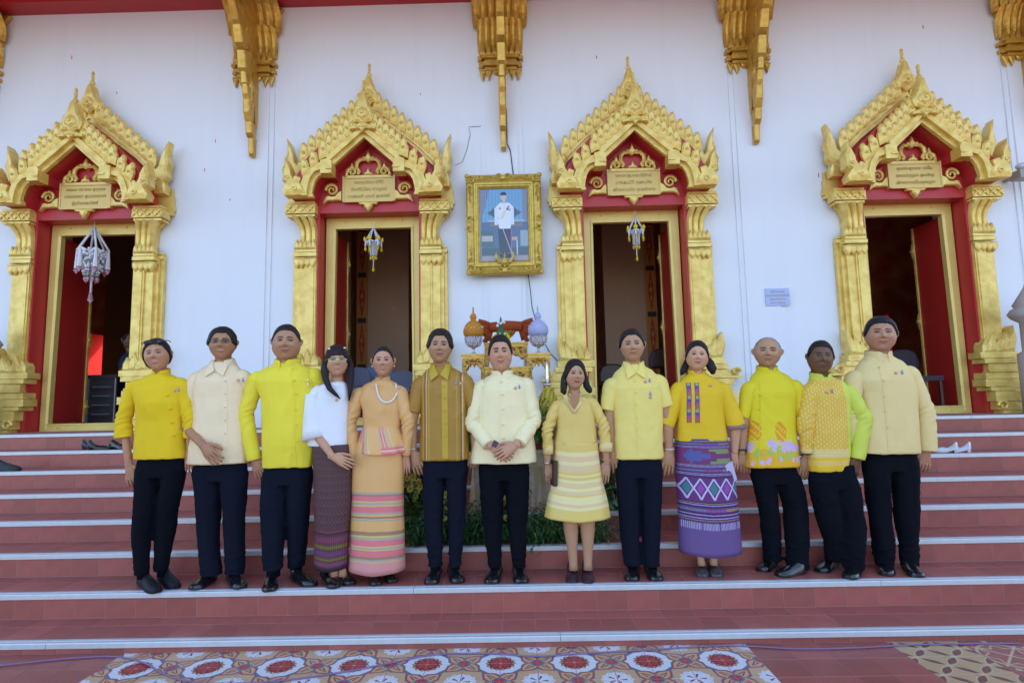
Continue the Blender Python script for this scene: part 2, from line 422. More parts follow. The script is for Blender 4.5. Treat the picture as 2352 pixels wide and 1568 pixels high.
# pilasters, capitals and brackets
def petal(mb, cx, w, z0, z1, yf, flare, n=5):
    rings = []
    for i in range(n+1):
        t = i/n; z = lerp(z0, z1, t); out = flare*t**2.6; ww = w*(.5+.12*math.sin(t*3.1)+.10*t)
        rings.append([(cx-ww, yf-out+.02, z), (cx-ww*.5, yf-out-.012, z+.01*t), (cx, yf-out-.022, z+.02*t), (cx+ww*.5, yf-out-.012, z+.01*t), (cx+ww, yf-out+.02, z), (cx, yf+.05-out*.3, z)])
    mb.loft(rings)
def capital(cx):
    mb = MB(); w = .25
    yF = WY-.055
    for sgn in (-1, 1): mb.box(cx+sgn*(w+.035)-.035*1, cx+sgn*(w+.035)+.035, yF+.03, WY-.001, 5.60, 6.55)
    mb.box(cx-w, cx+w, yF, WY-.002, 5.60, 6.55)
    for z0, z1, g in ((5.60, 5.635, .02), (5.65, 5.70, .045), (5.715, 5.745, .02), (5.745, 5.79, .06)):
        mb.box(cx-w-g, cx+w+g, yF-g, WY-.003, z0, z1); mb.box(cx-w-g-.07, cx+w+g+.07, yF-g+.045, WY-.003, z0, z1)
    # hanging leaf points
    for q in (-.30, -.2, -.07, .07, .2, .30):
        d = .13 if abs(q) > .15 else .06
        mb.raised([(cx+q-.062, 5.60), (cx+q+.062, 5.60), (cx+q+.045, 5.56), (cx+q, 5.60-d), (cx+q-.045, 5.56)], yF-.012, yF+.02, .6, .01)
    # standing leaf points
    for q in (-.29, -.19, -.095, 0, .095, .19, .29):
        mb.raised([(cx+q-.05, 5.79), (cx+q+.05, 5.79), (cx+q+.035, 5.87), (cx+q, 5.95), (cx+q-.035, 5.87)], yF-.045, yF+.02, .55, .014)
    for q in (-.315, -.21, -.105, 0, .105, .21, .315):
        petal(mb, cx+q, .105, 5.85, 6.22, yF-.01+(.03 if abs(q) > .3 else 0), .10)
        petal(mb, cx+q*1.22, .125, 6.18, 6.55, yF-.06+(.03 if abs(q) > .3 else 0), .18)
    for sgn in (-1, 1):      # flared flanks
        for (za, zb, o0, o1) in ((5.9, 6.22, .31, .37), (6.2, 6.55, .32, .46)):
            mb.raised([(cx+sgn*.25, za), (cx+sgn*o0, za), (cx+sgn*(o0+.012), lerp(za, zb, .6)), (cx+sgn*o1, zb-.03), (cx+sgn*(o1+.005), zb), (cx+sgn*.25, zb)], yF+.0, yF+.05, .8, .01)
    mb.v = [(cx+(x-cx)*.76, y, z) for x, y, z in mb.v]
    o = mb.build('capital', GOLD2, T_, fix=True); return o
def bracket(cx, th=.044):
    """carved eave bracket, profile in (y,z): hooks hang below a long S curve"""
    mb = MB()
    def prof(pts, hx, bev=.012):
        n = len(pts); cy = sum(p[0] for p in pts)/n; cz = sum(p[1] for p in pts)/n
        ins = [(cy+(a-cy)*.86, cz+(b-cz)*.94) for a, b in pts]
        vs = [(cx-hx+bev, a, b) for a, b in pts]+[(cx+hx-bev, a, b) for a, b in pts]+[(cx-hx, a, b) for a, b in ins]+[(cx+hx, a, b) for a, b in ins]
        fs = [tuple(range(2*n, 3*n)), tuple(range(4*n-1, 3*n-1, -1))]
        for i in range(n):
            j = (i+1) % n
            fs += [(i, j, j+2*n, i+2*n), (j, i, i+n, j+n), (j+n, i+n, i+3*n, j+3*n)]
        mb.add(vs, fs)
    W = WY-.01
    B0 = [(W, 6.55), (W, 4.95), (W-.06, 4.88), (W-.10, 5.05), (W-.13, 5.35), (W-.18, 5.62), (W-.28, 5.85), (W-.40, 6.05), (W-.62, 6.3), (W-.8, 6.75), (W-.5, 6.75)]
    prof(B0, th)
    # outer shell, hooks one under another
    prof([(W-.88, 6.8), (W-.84, 6.5), (W-.74, 6.22), (W-.60, 6.0), (W-.50, 5.93), (W-.40, 5.97), (W-.48, 6.15), (W-.60, 6.4), (W-.62, 6.8)], th*1.0)
    prof([(W-.56, 5.97), (W-.50, 5.78), (W-.42, 5.74), (W-.33, 5.78), (W-.36, 6.0)], th*1.25)
    prof([(W-.44, 5.72), (W-.40, 5.52), (W-.32, 5.44), (W-.24, 5.5), (W-.26, 5.74)], th*1.25)
    prof([(W-.38, 5.56), (W-.345, 5.36), (W-.30, 5.33), (W-.24, 5.38), (W-.24, 5.5)], th*.8)
    prof([(W-.33, 5.36), (W-.30, 5.24), (W-.26, 5.17), (W-.20, 5.22), (W-.20, 5.36)], th*.8)
    prof([(W-.27, 5.20), (W-.255, 5.03), (W-.20, 4.93), (W-.13, 4.95), (W-.12, 5.2)], th*.95)
    prof([(W-.20, 4.94), (W-.18, 4.80), (W-.13, 4.75), (W-.07, 4.78), (W-.05, 4.95)], th*.9)
    prof([(W-.13, 4.76), (W-.11, 4.56), (W-.085, 4.53), (W-.04, 4.53), (W-.02, 4.62), (W-.03, 4.78)], th*.7)
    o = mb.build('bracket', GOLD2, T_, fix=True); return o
PX = (-6.92, -3.33, -0.165, 2.98, 6.42)
for x in PX:
    pm = MB()
    pm.box(x-.26, x+.26, WY-.018, WY-.0005, ZP, 6.58); pm.box(x-.20, x+.20, WY-.036, WY-.018, ZP, 6.58)
    pm.build('pilaster', WALLM, T_)
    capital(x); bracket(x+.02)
# ------------------------------------------------------------------ doorways: one built, three copied
F_, RR, FR, TT, FP = 3.08, 3.33, 3.54, 3.30, 3.30
def mir(p): return [(-a, b) for a, b in p]
def arc(cx, cz, r, a0, a1, n):
    return [(cx+r*math.cos(R(lerp(a0, a1, i/n))), cz+r*math.sin(R(lerp(a0, a1, i/n)))) for i in range(n+1)]
# inner opening line of the front gable (right half, from apex down)
IN_R = [(0, 4.60), (.37, 4.265), (.375, 4.15), (.50, 4.155)]+[(.545, 4.13), (.585, 4.07), (.605, 3.99), (.615, 3.93), (.64, 3.88)]
OUT_R = [(0, 4.80), (.20, 4.66), (.44, 4.42), (.52, 4.33)]+[(.60, 4.28), (.68, 4.20), (.74, 4.10), (.78, 4.0), (.84, 3.88)]
def spiral(c, r0, turns, sg, n=16, w=.016):
    pts = []
    for i in range(n+1):
        t = i/n; a = t*turns*2*PI; r = r0*(1-t*.82)
        pts.append((c[0]+sg*r*math.cos(a), c[1]+r*math.sin(a)))
    return pts
LEAF = [(-.060, 0), (.060, -.05), (.066, .05), (.062, .10), (.040, .14), (.036, .185), (.012, .225), (-.016, .215), (-.03, .18), (-.058, .165), (-.066, .13), (-.064, .06)]
def make_doorway(x0):
    root_mb = MB()
    # red gable board behind the front mouldings, with the arch opening left free
    L = IN_R; O = [(0, 5.00), (.26, 4.80), (.55, 4.52), (.62, 4.46), (.70, 4.38), (.74, 4.3), (.80, 4.2), (.86, 4.1), (.90, 3.90)]
    root_mb.band(L, O, F_+.035, TT+.03); root_mb.band(mir(L), mir(O), F_+.035, TT+.03)
    # tympanum field above the frame, slabs rear of it and jambs
    root_mb.prism([(-.68, 3.76), (.68, 3.76), (.68, 4.1), (.44, 4.32), (0, 4.68), (-.44, 4.32), (-.68, 4.1)], TT+.031, WY+.10)
    for s in (-1, 1):
        root_mb.box(min(s*.612, s*.685), max(s*.612, s*.685), FP+.04, FR+.06, ZP, 3.88)
        root_mb.box(min(s*.69, s*.82), max(s*.69, s*.82), FP+.05, WY-.003, ZP, 3.9)
    root_mb.box(-.6, .6, TT+.10, FR+.06, 3.775, 3.83)
    # rear gable board
    root_mb.prism([(-.84, 3.85), (.84, 3.85), (.84, 4.36), (.62, 4.62), (0, 5.18), (-.62, 4.62), (-.84, 4.36)], RR+.01, WY-.002)
    d = root_mb.build('doorway', RED, None, org=(0, 0, 0)); d.parent = T_; d['_o'] = [0, 0, 0]
    # pilasters with cap and base
    for s in (-1, 1):
        def X(a, b): return (min(s*a*1.055, s*b*1.055), max(s*a*1.055, s*b*1.055))
        mb = MB()
        mb.box(*X(.605, .735), FP, FP+.05, 1.9, 3.20); mb.box(*X(.60, .825), FP+.02, FP+.08, 1.9, 3.20); mb.box(*X(.625, .715), FP-.012, FP, 1.93, 3.17)
        mb.box(*X(.70, .865), FP+.06, WY-.004, 1.9, 3.25); mb.box(*X(.75, .90), FP+.10, WY-.005, 1.9, 3.28)
        mb.build('pilaster_shaft', GOLD, d)
        mb = MB()
        for z0, z1, a, b, g in ((3.17, 3.205, .60, .82, .0), (3.215, 3.26, .595, .85, .02), (3.27, 3.30, .60, .84, .01)):
            mb.box(*X(a, b), FP-g, FP+.07, z0, z1); mb.box(*X(a+.1, b+.05), FP+.07, WY-.006, z0+.03, z1+.03)
        for q in (.64, .70, .765, .82):   # drops under the ring
            c = s*q*1.055; mb.raised([(c-.042, 3.19), (c+.042, 3.19), (c+.04, 3.13), (c, 3.07), (c-.04, 3.13)], FP-.022, FP+.03, .6, .012)
        for q in (.63, .68, .73, .78, .825):
            c = s*q*1.055; mb.raised([(c-.032, 3.30), (c+.032, 3.30), (c+.03, 3.36), (c, 3.43), (c-.03, 3.36)], FP-.016, FP+.04, .55, .014)
        # fluted flaring neck
        for q, w in ((.635, .035), (.70, .04), (.765, .035)):
            rings = []
            for i in range(7):
                t = i/6; z = lerp(3.33, 3.70, t); fl = .0+(.12*max(0, t-.45)**2*4)
                c = s*1.055*(q+fl*.6*(q-.55)*4); rings.append([(c-w, FP-fl*.6+.03, z), (c-w*.5, FP-fl*.6-.004, z), (c+w*.5, FP-fl*.6-.004, z), (c+w, FP-fl*.6+.03, z), (c+w, FP+.08, z), (c-w, FP+.08, z)])
            mb.loft(rings)
        rings = []
        for i in range(7):
            t = i/6; z = lerp(3.36, 3.72, t); fl = .14*max(0, t-.4)**2*2.7
            a, b = X(.66, .80+fl); rings.append([(a, FP+.07, z), (b, FP+.07, z), (b, WY-.007, z+.05), (a, WY-.007, z+.05)])
        mb.loft(rings)
        # abacus block with crossed relief
        mb.box(*X(.61, .935), FP-.05, FP+.10, 3.70, 3.725); mb.box(*X(.60, .95), FP-.07, FP+.10, 3.735, 3.845); mb.box(*X(.61, .94), FP-.06, FP+.10, 3.855, 3.885)
        mb.box(*X(.70, .975), FP+.09, WY-.008, 3.81, 4.05); mb.box(*X(.72, .99), FP+.095, WY-.009, 3.86, 3.93); mb.box(*X(.72, .96), FP+.105, WY-.01, 4.05, 4.16)
        for q in (.645, .735, .82, .905):
            for e in (-1, 1):
                c = s*q*1.055; mb.tube([(c-.04, FP-.074, 3.79-e*.042), (c, FP-.083, 3.79), (c+.04, FP-.074, 3.79+e*.042)], .009, 5)
        for q in (.69, .778, .865): mb.ell((s*q, FP-.074, 3.79), (.018, .018, .018), 8, 5)
        for zz in (3.88, 3.98): 
            for e in (-1, 1): mb.tube([(s*.975-e*.0, FP+.095, zz-.03*e), (s*.985, FP+.115, zz), (s*.975, FP+.3, zz+.03*e)], .009, 5)
        smooth_angle(mb.build('pilaster_cap', GOLD, d, fix=True), 30)
        # base: leaf flare and receding plinth courses
        mb = MB()
        for q, h, w in ((.60, .17, .05), (.665, .23, .05), (.73, .17, .05), (.79, .25, .05), (.85, .32, .055)):
            c = s*q*1.055; o_ = s*.05*(q-.6)*6
            mb.raised([(c-w, 1.86), (c+w, 1.86), (c+w+o_*.6, 1.86+h*.5), (c+o_, 1.86+h), (c-w*.9+o_*.4, 1.86+h*.55)], FP-.03, FP+.10, .6, .018)
        for z0, z1, a, b, g in ((1.80, 1.87, .52, .93, .04), (1.74, 1.795, .55, .96, .05), (1.66, 1.735, .60, 1.08, .03), (1.635, 1.658, .59, 1.12, .05), (1.56, 1.63, .56, 1.02, .035), (1.47, 1.555, .53, .98, .06), (1.42, 1.465, .57, 1.04, .075), (1.30, 1.415, .60, 1.10, .09), (1.20, 1.295, .63, 1.07, .08), (ZP, 1.195, .66, 1.12, .10)):
            y1 = WY-.011-(z0 % .01)
            mb.add([(p, q, r_) for r_ in (z0, z1) for p, q in ((X(a, b)[0], FP-g), (X(a, b)[1], FP-g), (X(a, b)[1], y1), (X(a, b)[0], y1))], [(3,2,1,0),(4,5,6,7),(0,1,5,4),(1,2,6,5),(2,3,7,6),(3,0,4,7)])
        sp = spiral((s*.70, 1.25), .06, 1.3, -s)
        mb.tube([(a, FP-.10, b) for a, b in sp], [.022*(1-i/22) for i in range(len(sp))], 6)
        sp = spiral((s*1.10, 1.70), .05, 1.2, s)
        mb.tube([(a, FP-.06, b) for a, b in sp], [.022*(1-i/22) for i in range(len(sp))], 6)
        mb.build('pilaster_base', GOLD, d, fix=True)
    # gold mouldings of the front gable
    for s in (1, -1):
        f = (lambda p: p) if s == 1 else mir
        mb = MB()
        A = [(0, 4.60), (.37, 4.265)]; B = [(0, 4.665), (.40, 4.305)]; C = [(0, 4.74), (.44, 4.345)]; D = [(0, 4.80), (.46, 4.39)]
        mb.band(f(A), f(B), F_-.01, F_+.06); mb.band(f(B), f(C), F_-.055, F_+.06); mb.band(f(C), f(D), F_-.025, F_+.06)
        mb.prism(f([(.365, 4.14), (.50, 4.14), (.50, 4.30), (.40, 4.33), (.365, 4.28)]), F_-.075, F_+.08)
        mb.box(min(s*.36, s*.435), max(s*.36, s*.435), F_-.087, F_-.07, 4.19, 4.215); 
        arc_in = [(.49, 4.155), (.545, 4.13), (.585, 4.07), (.605, 3.99), (.615, 3.93), (.60, 3.88)]
        arc_m1 = [(.495, 4.20), (.575, 4.17), (.625, 4.10), (.65, 4.00), (.66, 3.94), (.66, 3.88)]
        arc_m2 = [(.50, 4.25), (.60, 4.22), (.665, 4.13), (.70, 4.02), (.72, 3.95), (.73, 3.885)]
        arc_o = [(.50, 4.30), (.62, 4.26), (.70, 4.16), (.74, 4.06), (.78, 3.97), (.84, 3.885)]
        mb.band(f(arc_in), f(arc_m1), F_-.01, F_+.06); mb.band(f(arc_m1), f(arc_m2), F_-.06, F_+.06); mb.band(f(arc_m2), f(arc_o), F_-.03, F_+.06)
        smooth_angle(mb.build('gable_moulding', GOLD, d, fix=True), 25)
        # rear raking moulding
        mb = MB()
        for a, b, y in ((0, .05, -.035), (.05, .075, -.055), (.075, .12, -.03)):
            A = [(0, 4.985+a*1.3), (.60, 4.52+a*1.1), (.80, 4.32+a)]; B = [(0, 4.985+b*1.3), (.60, 4.52+b*1.1), (.82, 4.32+b)]
            mb.band(f(A), f(B), RR+y, RR+.05)
        mb.build('rear_gable_moulding', GOLD, d, fix=True)
        # horn finials at the gable ends: front lower, rear taller
        horn = [(.66, 3.89), (.93, 3.89), (.95, 3.95), (.90, 4.03), (.955, 4.06), (.945, 4.14), (.965, 4.20), (.93, 4.28), (.935, 4.36), (.90, 4.31), (.86, 4.22), (.85, 4.14), (.81, 4.07), (.78, 4.12), (.74, 4.10), (.76, 4.02), (.70, 3.99)]
        mb = MB(); mb.raised(f(horn), F_-.055, F_+.08, .72, .02)
        for cx, cz, r_ in ((.80, 3.96, .035), (.89, 4.10, .028)):
            sp = spiral((s*cx, cz), r_, 1.1, s, 10); mb.tube([(a, F_-.078, b) for a, b in sp], .011, 5)
        mb.build('horn_finial', GOLD, d, fix=True)
        horn2 = [(.80, 4.05), (.99, 4.05), (1.0, 4.14), (.96, 4.22), (1.015, 4.27), (1.005, 4.36), (1.025, 4.45), (1.0, 4.55), (1.02, 4.72), (.975, 4.65), (.93, 4.50), (.91, 4.40), (.86, 4.35), (.83, 4.42), (.78, 4.38), (.82, 4.26), (.80, 4.15)]
        mb = MB(); mb.raised(f(horn2), RR-.05, RR+.06, .72, .02)
        sp = spiral((s*.90, 4.22), .035, 1.1, s, 10); mb.tube([(a, RR-.073, b) for a, b in sp], .012, 5)
        mb.build('horn_finial', GOLD, d, fix=True)
    # flame leaves along the gables
    lf = MB(); lf.raised(LEAF, 0, .03, .62, .014); sp = spiral((-.002, .075), .024, 1.1, 1, 8); lf.tube([(a, -.016, b) for a, b in sp], .008, 4)
    lo = lf.build('leaf', GOLD, None, fix=True); leafme = lo.data; bpy.data.objects.remove(lo)
    lf = MB(); lf.raised([(-a, b) for a, b in LEAF], 0, .03, .62, .014); lf.tube([(-a, -.016, b) for a, b in sp], .008, 4)
    lo = lf.build('leaf', GOLD, None, fix=True); leafme2 = lo.data; bpy.data.objects.remove(lo)
    def put(x, z, y, s, sc, tilt):
        o = bpy.data.objects.new('leaf', leafme if s > 0 else leafme2); COL.objects.link(o); o.parent = d
        o.location = (x, y, z); o.scale = (sc, 1.2, sc); o.rotation_euler = (0, tilt, 0)
    for s in (1, -1):
        for i in range(6):
            t = i/5; p = (lerp(.125, .475, t), lerp(4.69, 4.37, t)); put(s*p[0], p[1], F_-.03, s, .98, s*R(3))
        for p, tl in (((.585, 4.265), 14), ((.685, 4.17), 20)): put(s*p[0], p[1], F_-.03, s, .85, s*R(tl*.7))
        for i in range(8):
            t = i/7; p = (lerp(.11, .80, t), lerp(5.06, 4.44, t)); put(s*p[0], p[1], RR-.045, s, 1.0, s*R(3))
    # medallion finials
    def finial(y, zc, k, ztip, zd):
        mb = MB()
        a = [(0, -.145), (.045, -.10), (.095, -.095), (.125, -.02), (.105, .05), (.075, .085), (.055, .16), (.03, .24), (0, .26)]
        sh = [(p*k, zc+q*k) for p, q in a]; full = sh+[(-p, q) for p, q in sh[::-1][1:-1]]
        mb.raised(full, y-.04, y+.05, .8, .02)
        b = [(0, -.085), (.03, -.055), (.062, -.045), (.07, .0), (.05, .045), (0, .075)]
        sh = [(p*k, zc+q*k) for p, q in b]; mb.raised(sh+[(-p, q) for p, q in sh[::-1][1:-1]], y-.065, y-.03, .6, .018)
        mb.ell((0, y-.085, zc), (.022*k, .02, .022*k), 10, 6)
        smooth_angle(mb.build('medallion', GOLD, d, fix=True), 30)
        mb = MB(); zb = zc+.20*k
        mb.lathe([(.030, zb), (.016, zb+.06), (.012, zd-.05), (.036, zd), (.012, zd+.045), (.020, zd+.06), (.015, lerp(zd, ztip, .75)), (.022, ztip-.03), (.012, ztip)], (0, y, 0), 8)
        mb.build('spire', GOLD, d, fix=True)
    finial(F_-.03, 4.865, 1.05, 5.31, 5.15); finial(RR-.03, 5.24, 1.0, 5.67, 5.52)
    mb = MB()
    mb.raised([(-.15, 4.70), (-.02, 4.745), (.02, 4.745), (.15, 4.70), (.15, 4.665), (.03, 4.67), (0, 4.63), (-.03, 4.67), (-.15, 4.665)], F_-.09, F_-.05, .8, .01)
    for q in (-.05, 0, .05): mb.ell((q, F_-.10, 4.70-abs(q)*.1), (.028, .014, .02), 8, 5)
    mb.build('apex_flower', GOLD, d, fix=True)
    # gold door frame with bolts, sill
    mb = MB()
    for s in (-1, 1):
        mb.add([(s*a, b, c) for a, b, c in ((.598, FR, ZP), (.525, FR, ZP), (.598, FR+.05, ZP), (.525, FR+.05, ZP), (.598, FR, 3.77), (.505, FR, 3.77), (.598, FR+.05, 3.77), (.505, FR+.05, 3.77))], [(0,1,5,4),(2,3,7,6),(0,2,6,4),(1,3,7,5),(4,5,7,6),(0,1,3,2)])
        mb.add([(s*a, b, c) for a, b, c in ((.524, FR-.012, 1.2), (.497, FR+.0, 1.2), (.524, FR+.07, 1.2), (.497, FR+.07, 1.2), (.504, FR-.012, 3.64), (.475, FR+.0, 3.64), (.504, FR+.07, 3.64), (.475, FR+.07, 3.64))], [(0,1,5,4),(2,3,7,6),(0,2,6,4),(1,3,7,5),(4,5,7,6),(0,1,3,2)])
    mb.box(-.505, .505, FR-.001, FR+.05, 3.645, 3.771); mb.box(-.50, .50, FR-.013, FR+.06, 3.62, 3.646)
    mb.box(-.524, .524, FR-.003, FR+.06, ZP, 1.235); mb.box(-.52, .52, FR-.016, FR+.07, 1.236, 1.252)
    for a, b in ((-.36, 3.715), (.36, 3.715), (-.36, 1.205), (.36, 1.205)): mb.ell((a, FR-.006, b), (.014, .012, .014), 8, 5)
    mb.build('door_frame', mat('gold_frame_paint', (.78, .58, .17), .38, .15, bump=(30, .3), var=(6, .4, (.66, .44, .10))), d, fix=True)
    # two leaves folded back into the hall
    for s in (-1, 1):
        mb = MB(); mb.box(min(s*.50, s*.535), max(s*.50, s*.535), FR+.075, FR+.56, 1.255, 3.61)
        o = mb.build('door_leaf', [RED2], d)
        mb = MB(); mb.box(min(s*.485, s*.54), max(s*.485, s*.54), FR+.56, FR+.59, 1.255, 3.61)
        for zz in (2.35, 1.45, 3.3): mb.raised([(s*.478, zz-.10), (s*.47, zz-.03), (s*.45, zz), (s*.47, zz+.03), (s*.478, zz+.10), (s*.49, zz)], FR+.555, FR+.60, .7, .006)
        mb.build('leaf_edge', GOLD, d, fix=True)
    # inscription board
    PY = TT-.02
    mb = MB(); mb.box(-.30, .315, PY, TT+.03, 3.885, 4.175)
    mb.box(-.315, -.295, PY-.008, TT+.03, 3.88, 4.205); mb.box(.31, .33, PY-.008, TT+.03, 3.88, 4.205); mb.box(-.295, .31, PY-.012, PY, 3.872, 3.89); mb.box(-.295, .31, PY-.012, PY, 4.172, 4.188)
    mb.build('inscription_board', mat('gold_board', (.74, .53, .17), .5, .1, bump=(40, .2)), d)
    mb = MB()
    for s in (-1, 1):
        c = (s*.445, 4.03); sp = spiral(c, .078, 1.6, s, 20)
        mb.tube([(a, PY-.004, b) for a, b in sp], [.020*(1-i/34) for i in range(len(sp))], 6)
        mb.raised([(s*.33, 3.90), (s*.50, 3.90), (s*.555, 3.86), (s*.525, 3.95), (s*.50, 3.96), (s*.44, 3.945), (s*.38, 3.955), (s*.33, 4.02)], PY-.005, TT+.02, .7, .012)
        # crest halves
        P = [(s*.03, 4.41), (s*.10, 4.41), (s*.14, 4.37), (s*.145, 4.31), (s*.11, 4.26), (s*.13, 4.225)]
        mb.tube([(a, PY-.004, b) for a, b in P], [.016, .024, .026, .024, .022, .02], 6)
        sp = spiral((s*.20, 4.255), .055, 1.3, s, 14); mb.tube([(a, PY-.004, b) for a, b in sp], [.022*(1-i/26) for i in range(len(sp))], 6)
        mb.raised([(s*.165, 4.29), (s*.235, 4.29), (s*.20, 4.375)], PY-.01, TT+.02, .6, .01)
        mb.raised([(s*.25, 4.20), (s*.285, 4.20), (s*.27, 4.30), (s*.245, 4.25)], PY-.006, TT+.02, .6, .01)
        mb.ell((s*.055, PY-.015, 4.425), (.022, .018, .022), 8, 5)
    mb.box(-.27, .27, PY-.004, TT+.02, 4.188, 4.212)
    mb.raised([(-.06, 4.425), (-.03, 4.45), (0, 4.525), (.03, 4.45), (.06, 4.425), (0, 4.375)], PY-.012, TT+.02, .6, .015)
    mb.raised([(-.055, 4.212), (.055, 4.212), (.05, 4.24), (.02, 4.25), (0, 4.31), (-.02, 4.25), (-.05, 4.24)], PY-.008, TT+.02, .6, .012)
    mb.raised([(-.12, 3.87), (.12, 3.87), (.10, 3.845), (.055, 3.845), (.045, 3.81), (0, 3.755), (-.045, 3.81), (-.055, 3.845), (-.10, 3.845)], PY-.008, TT+.02, .62, .016)
    mb.build('carved_crest', GOLD, d, fix=True)
    return d
DOOR = make_doorway(0)
doors = [DOOR]
DOOR.location = (DC[0], 0, 0)
for x in DC[1:]: doors.append(dup_tree(DOOR, T_, (x, 0, 0)))
# raised Thai lettering on each board (lines as read in the photograph)
TXT = (("พลเอก ประจวบ สุวรรณ", "นางมณฑา สุวรรณมาศ", "ผู้บริจาคทรัพย์"),
       ("พระอุปัชฌาย์ศิริ", "วัดศรีเมือง กาญจน์", "นางสมศรี บุตรดี สุขสวัสดิ์"),
       ("พระยาสุนทรบริรักษ์", "นางสมบัติ กุลธนชัย", "สร้างถวายวัด พุทธศักราช"),
       ("คุณพ่อสุวรรณ แซ่ลิ้ม", "คุณแม่บุญมา สุขเจริญ", "สร้างถวายเป็นพุทธบูชา"))
LET = mat('gold_letter', (.52, .37, .10), .5, .1)
for dd, ls in zip(doors, TXT):
    for i, s in enumerate(ls):
        cu = bpy.data.curves.new('lettering', 'FONT'); cu.body = s; cu.align_x = 'CENTER'; cu.extrude = .003; cu.size = .052 if len(s) > 18 else .058
        t_ = bpy.data.objects.new('tmp', cu); COL.objects.link(t_); me = bpy.data.meshes.new_from_object(t_.evaluated_get(bpy.context.evaluated_depsgraph_get())); bpy.data.objects.remove(t_)
        o = bpy.data.objects.new('lettering', me); COL.objects.link(o); o.parent = dd; me.materials.clear(); me.materials.append(LET); o['kind'] = 'stuff'
        o.location = (.008, TT-.024, 4.105-.088*i); o.rotation_euler = (PI/2, 0, 0)

# interior: posts with mural strips, far window shutters
PM = mat('interior_post_paint', (.62, .38, .24), .75, var=(2, .5, (.52, .31, .2)))
def mural(u, v):
    img = np.ones(u.shape+(3,))*np.array([.55, .20, .02])
    x = (u-.5)*2; y = (v*7) % 1-.5
    r = np.abs(x)*1.1+np.abs(y)*1.3
    img[(r < .62)] = (.42, .03, .015); img[(r < .35) & (np.sin(u*40)+np.sin(v*230) > 0)] = (.6, .28, .05)
    img[(abs(abs(y)-.5) < .055)] = (.03, .015, .01); img[(abs(x) > .82)] = (.62, .24, .03)
    return img
IM = make_image('mural_strip', 64, 512, mural); MS = img_mat('mural_strip', IM, 'pc', rough=.6)
def pc_quad(name, x0, x1, y0, y1, z0, z1, m, parent):
    """thin box with pc attribute over its front"""
    mb = MB().box(x0, x1, y0, y1, z0, z1); o = mb.build(name, m, parent); me = o.data
    co = np.array(mb.v); a = np.zeros((len(co), 3), dtype=np.float32)
    a[:, 0] = (co[:, 0]-x0)/(x1-x0); a[:, 1] = (co[:, 2]-z0)/(z1-z0)
    at = me.attributes.new('pc', 'FLOAT_VECTOR', 'POINT'); at.data.foreach_set('vector', a.ravel()); return o
for px, e in ((832, 1), (1492, -1)):
    x = U_(px, 600, 5.6)[0]
    MB().box(*sorted((x-e*.09, x+e*.75)), 5.63, 6.3, ZP-.002, 7.19).build('interior_post', PM, T_)
    MB().box(*sorted((x-e*.75, x-e*.30)), 6.0, 6.6, ZP-.002, 7.19).build('interior_post', PM, T_)
    pc_quad('mural_panel', x-.085, x+.085, 5.60, 5.629, ZP+.1, 6.5, MS, T_)
SH = mat('red_shutter', (.55, .008, .006), .8, spec=.1)
for xa in (WX0-.02, 8.28): MB().box(xa, xa+.04, 9.30, 9.995, 1.58, 3.18).build('shutter', SH, T_)
# ------------------------------------------------------------------ people
def remeshed(mb, vox, smooth_it=3, fac=.5):
    """joins overlapping closed shells into one continuous skin"""
    me = bpy.data.meshes.new('tmp'); me.from_pydata(mb.v, [], mb.f)
    bm = bmesh.new(); bm.from_mesh(me); bmesh.ops.recalc_face_normals(bm, faces=bm.faces); bm.to_mesh(me); bm.free()
    o = bpy.data.objects.new('tmp', me); COL.objects.link(o)
    r = o.modifiers.new('r', 'REMESH'); r.mode = 'VOXEL'; r.voxel_size = vox; r.adaptivity = 0
    if smooth_it:
        s = o.modifiers.new('s', 'SMOOTH'); s.factor = fac; s.iterations = smooth_it
    dg = bpy.context.evaluated_depsgraph_get(); ev = o.evaluated_get(dg)
    m = bpy.data.meshes.new_from_object(ev)
    n = len(m.vertices); co = np.empty(n*3); m.vertices.foreach_get('co', co); co = co.reshape(-1, 3)
    fs = [tuple(p.vertices) for p in m.polygons]
    nr = np.empty(n*3); m.vertices.foreach_get('normal', nr); nr = nr.reshape(-1, 3)
    bpy.data.objects.remove(o); bpy.data.meshes.remove(me); bpy.data.meshes.remove(m)
    return co, fs, nr
def np_obj(name, co, fs, m, parent, attrs=None, smooth=True):
    me = bpy.data.meshes.new(name); org = np.array(parent['_o'])
    me.from_pydata((co-org).tolist(), [], fs); 
    for q in (m if isinstance(m, (list, tuple)) else [m]): me.materials.append(q)
    me.polygons.foreach_set('use_smooth', [smooth]*len(me.polygons))
    bm = bmesh.new(); bm.from_mesh(me); bmesh.ops.recalc_face_normals(bm, faces=bm.faces); bm.to_mesh(me); bm.free()
    for k, a in (attrs or {}).items():
        at = me.attributes.new(k, 'FLOAT_VECTOR', 'POINT'); at.data.foreach_set('vector', np.ascontiguousarray(a, dtype=np.float32).ravel())
    o = bpy.data.objects.new(name, me); COL.objects.link(o); o.parent = parent
    return o

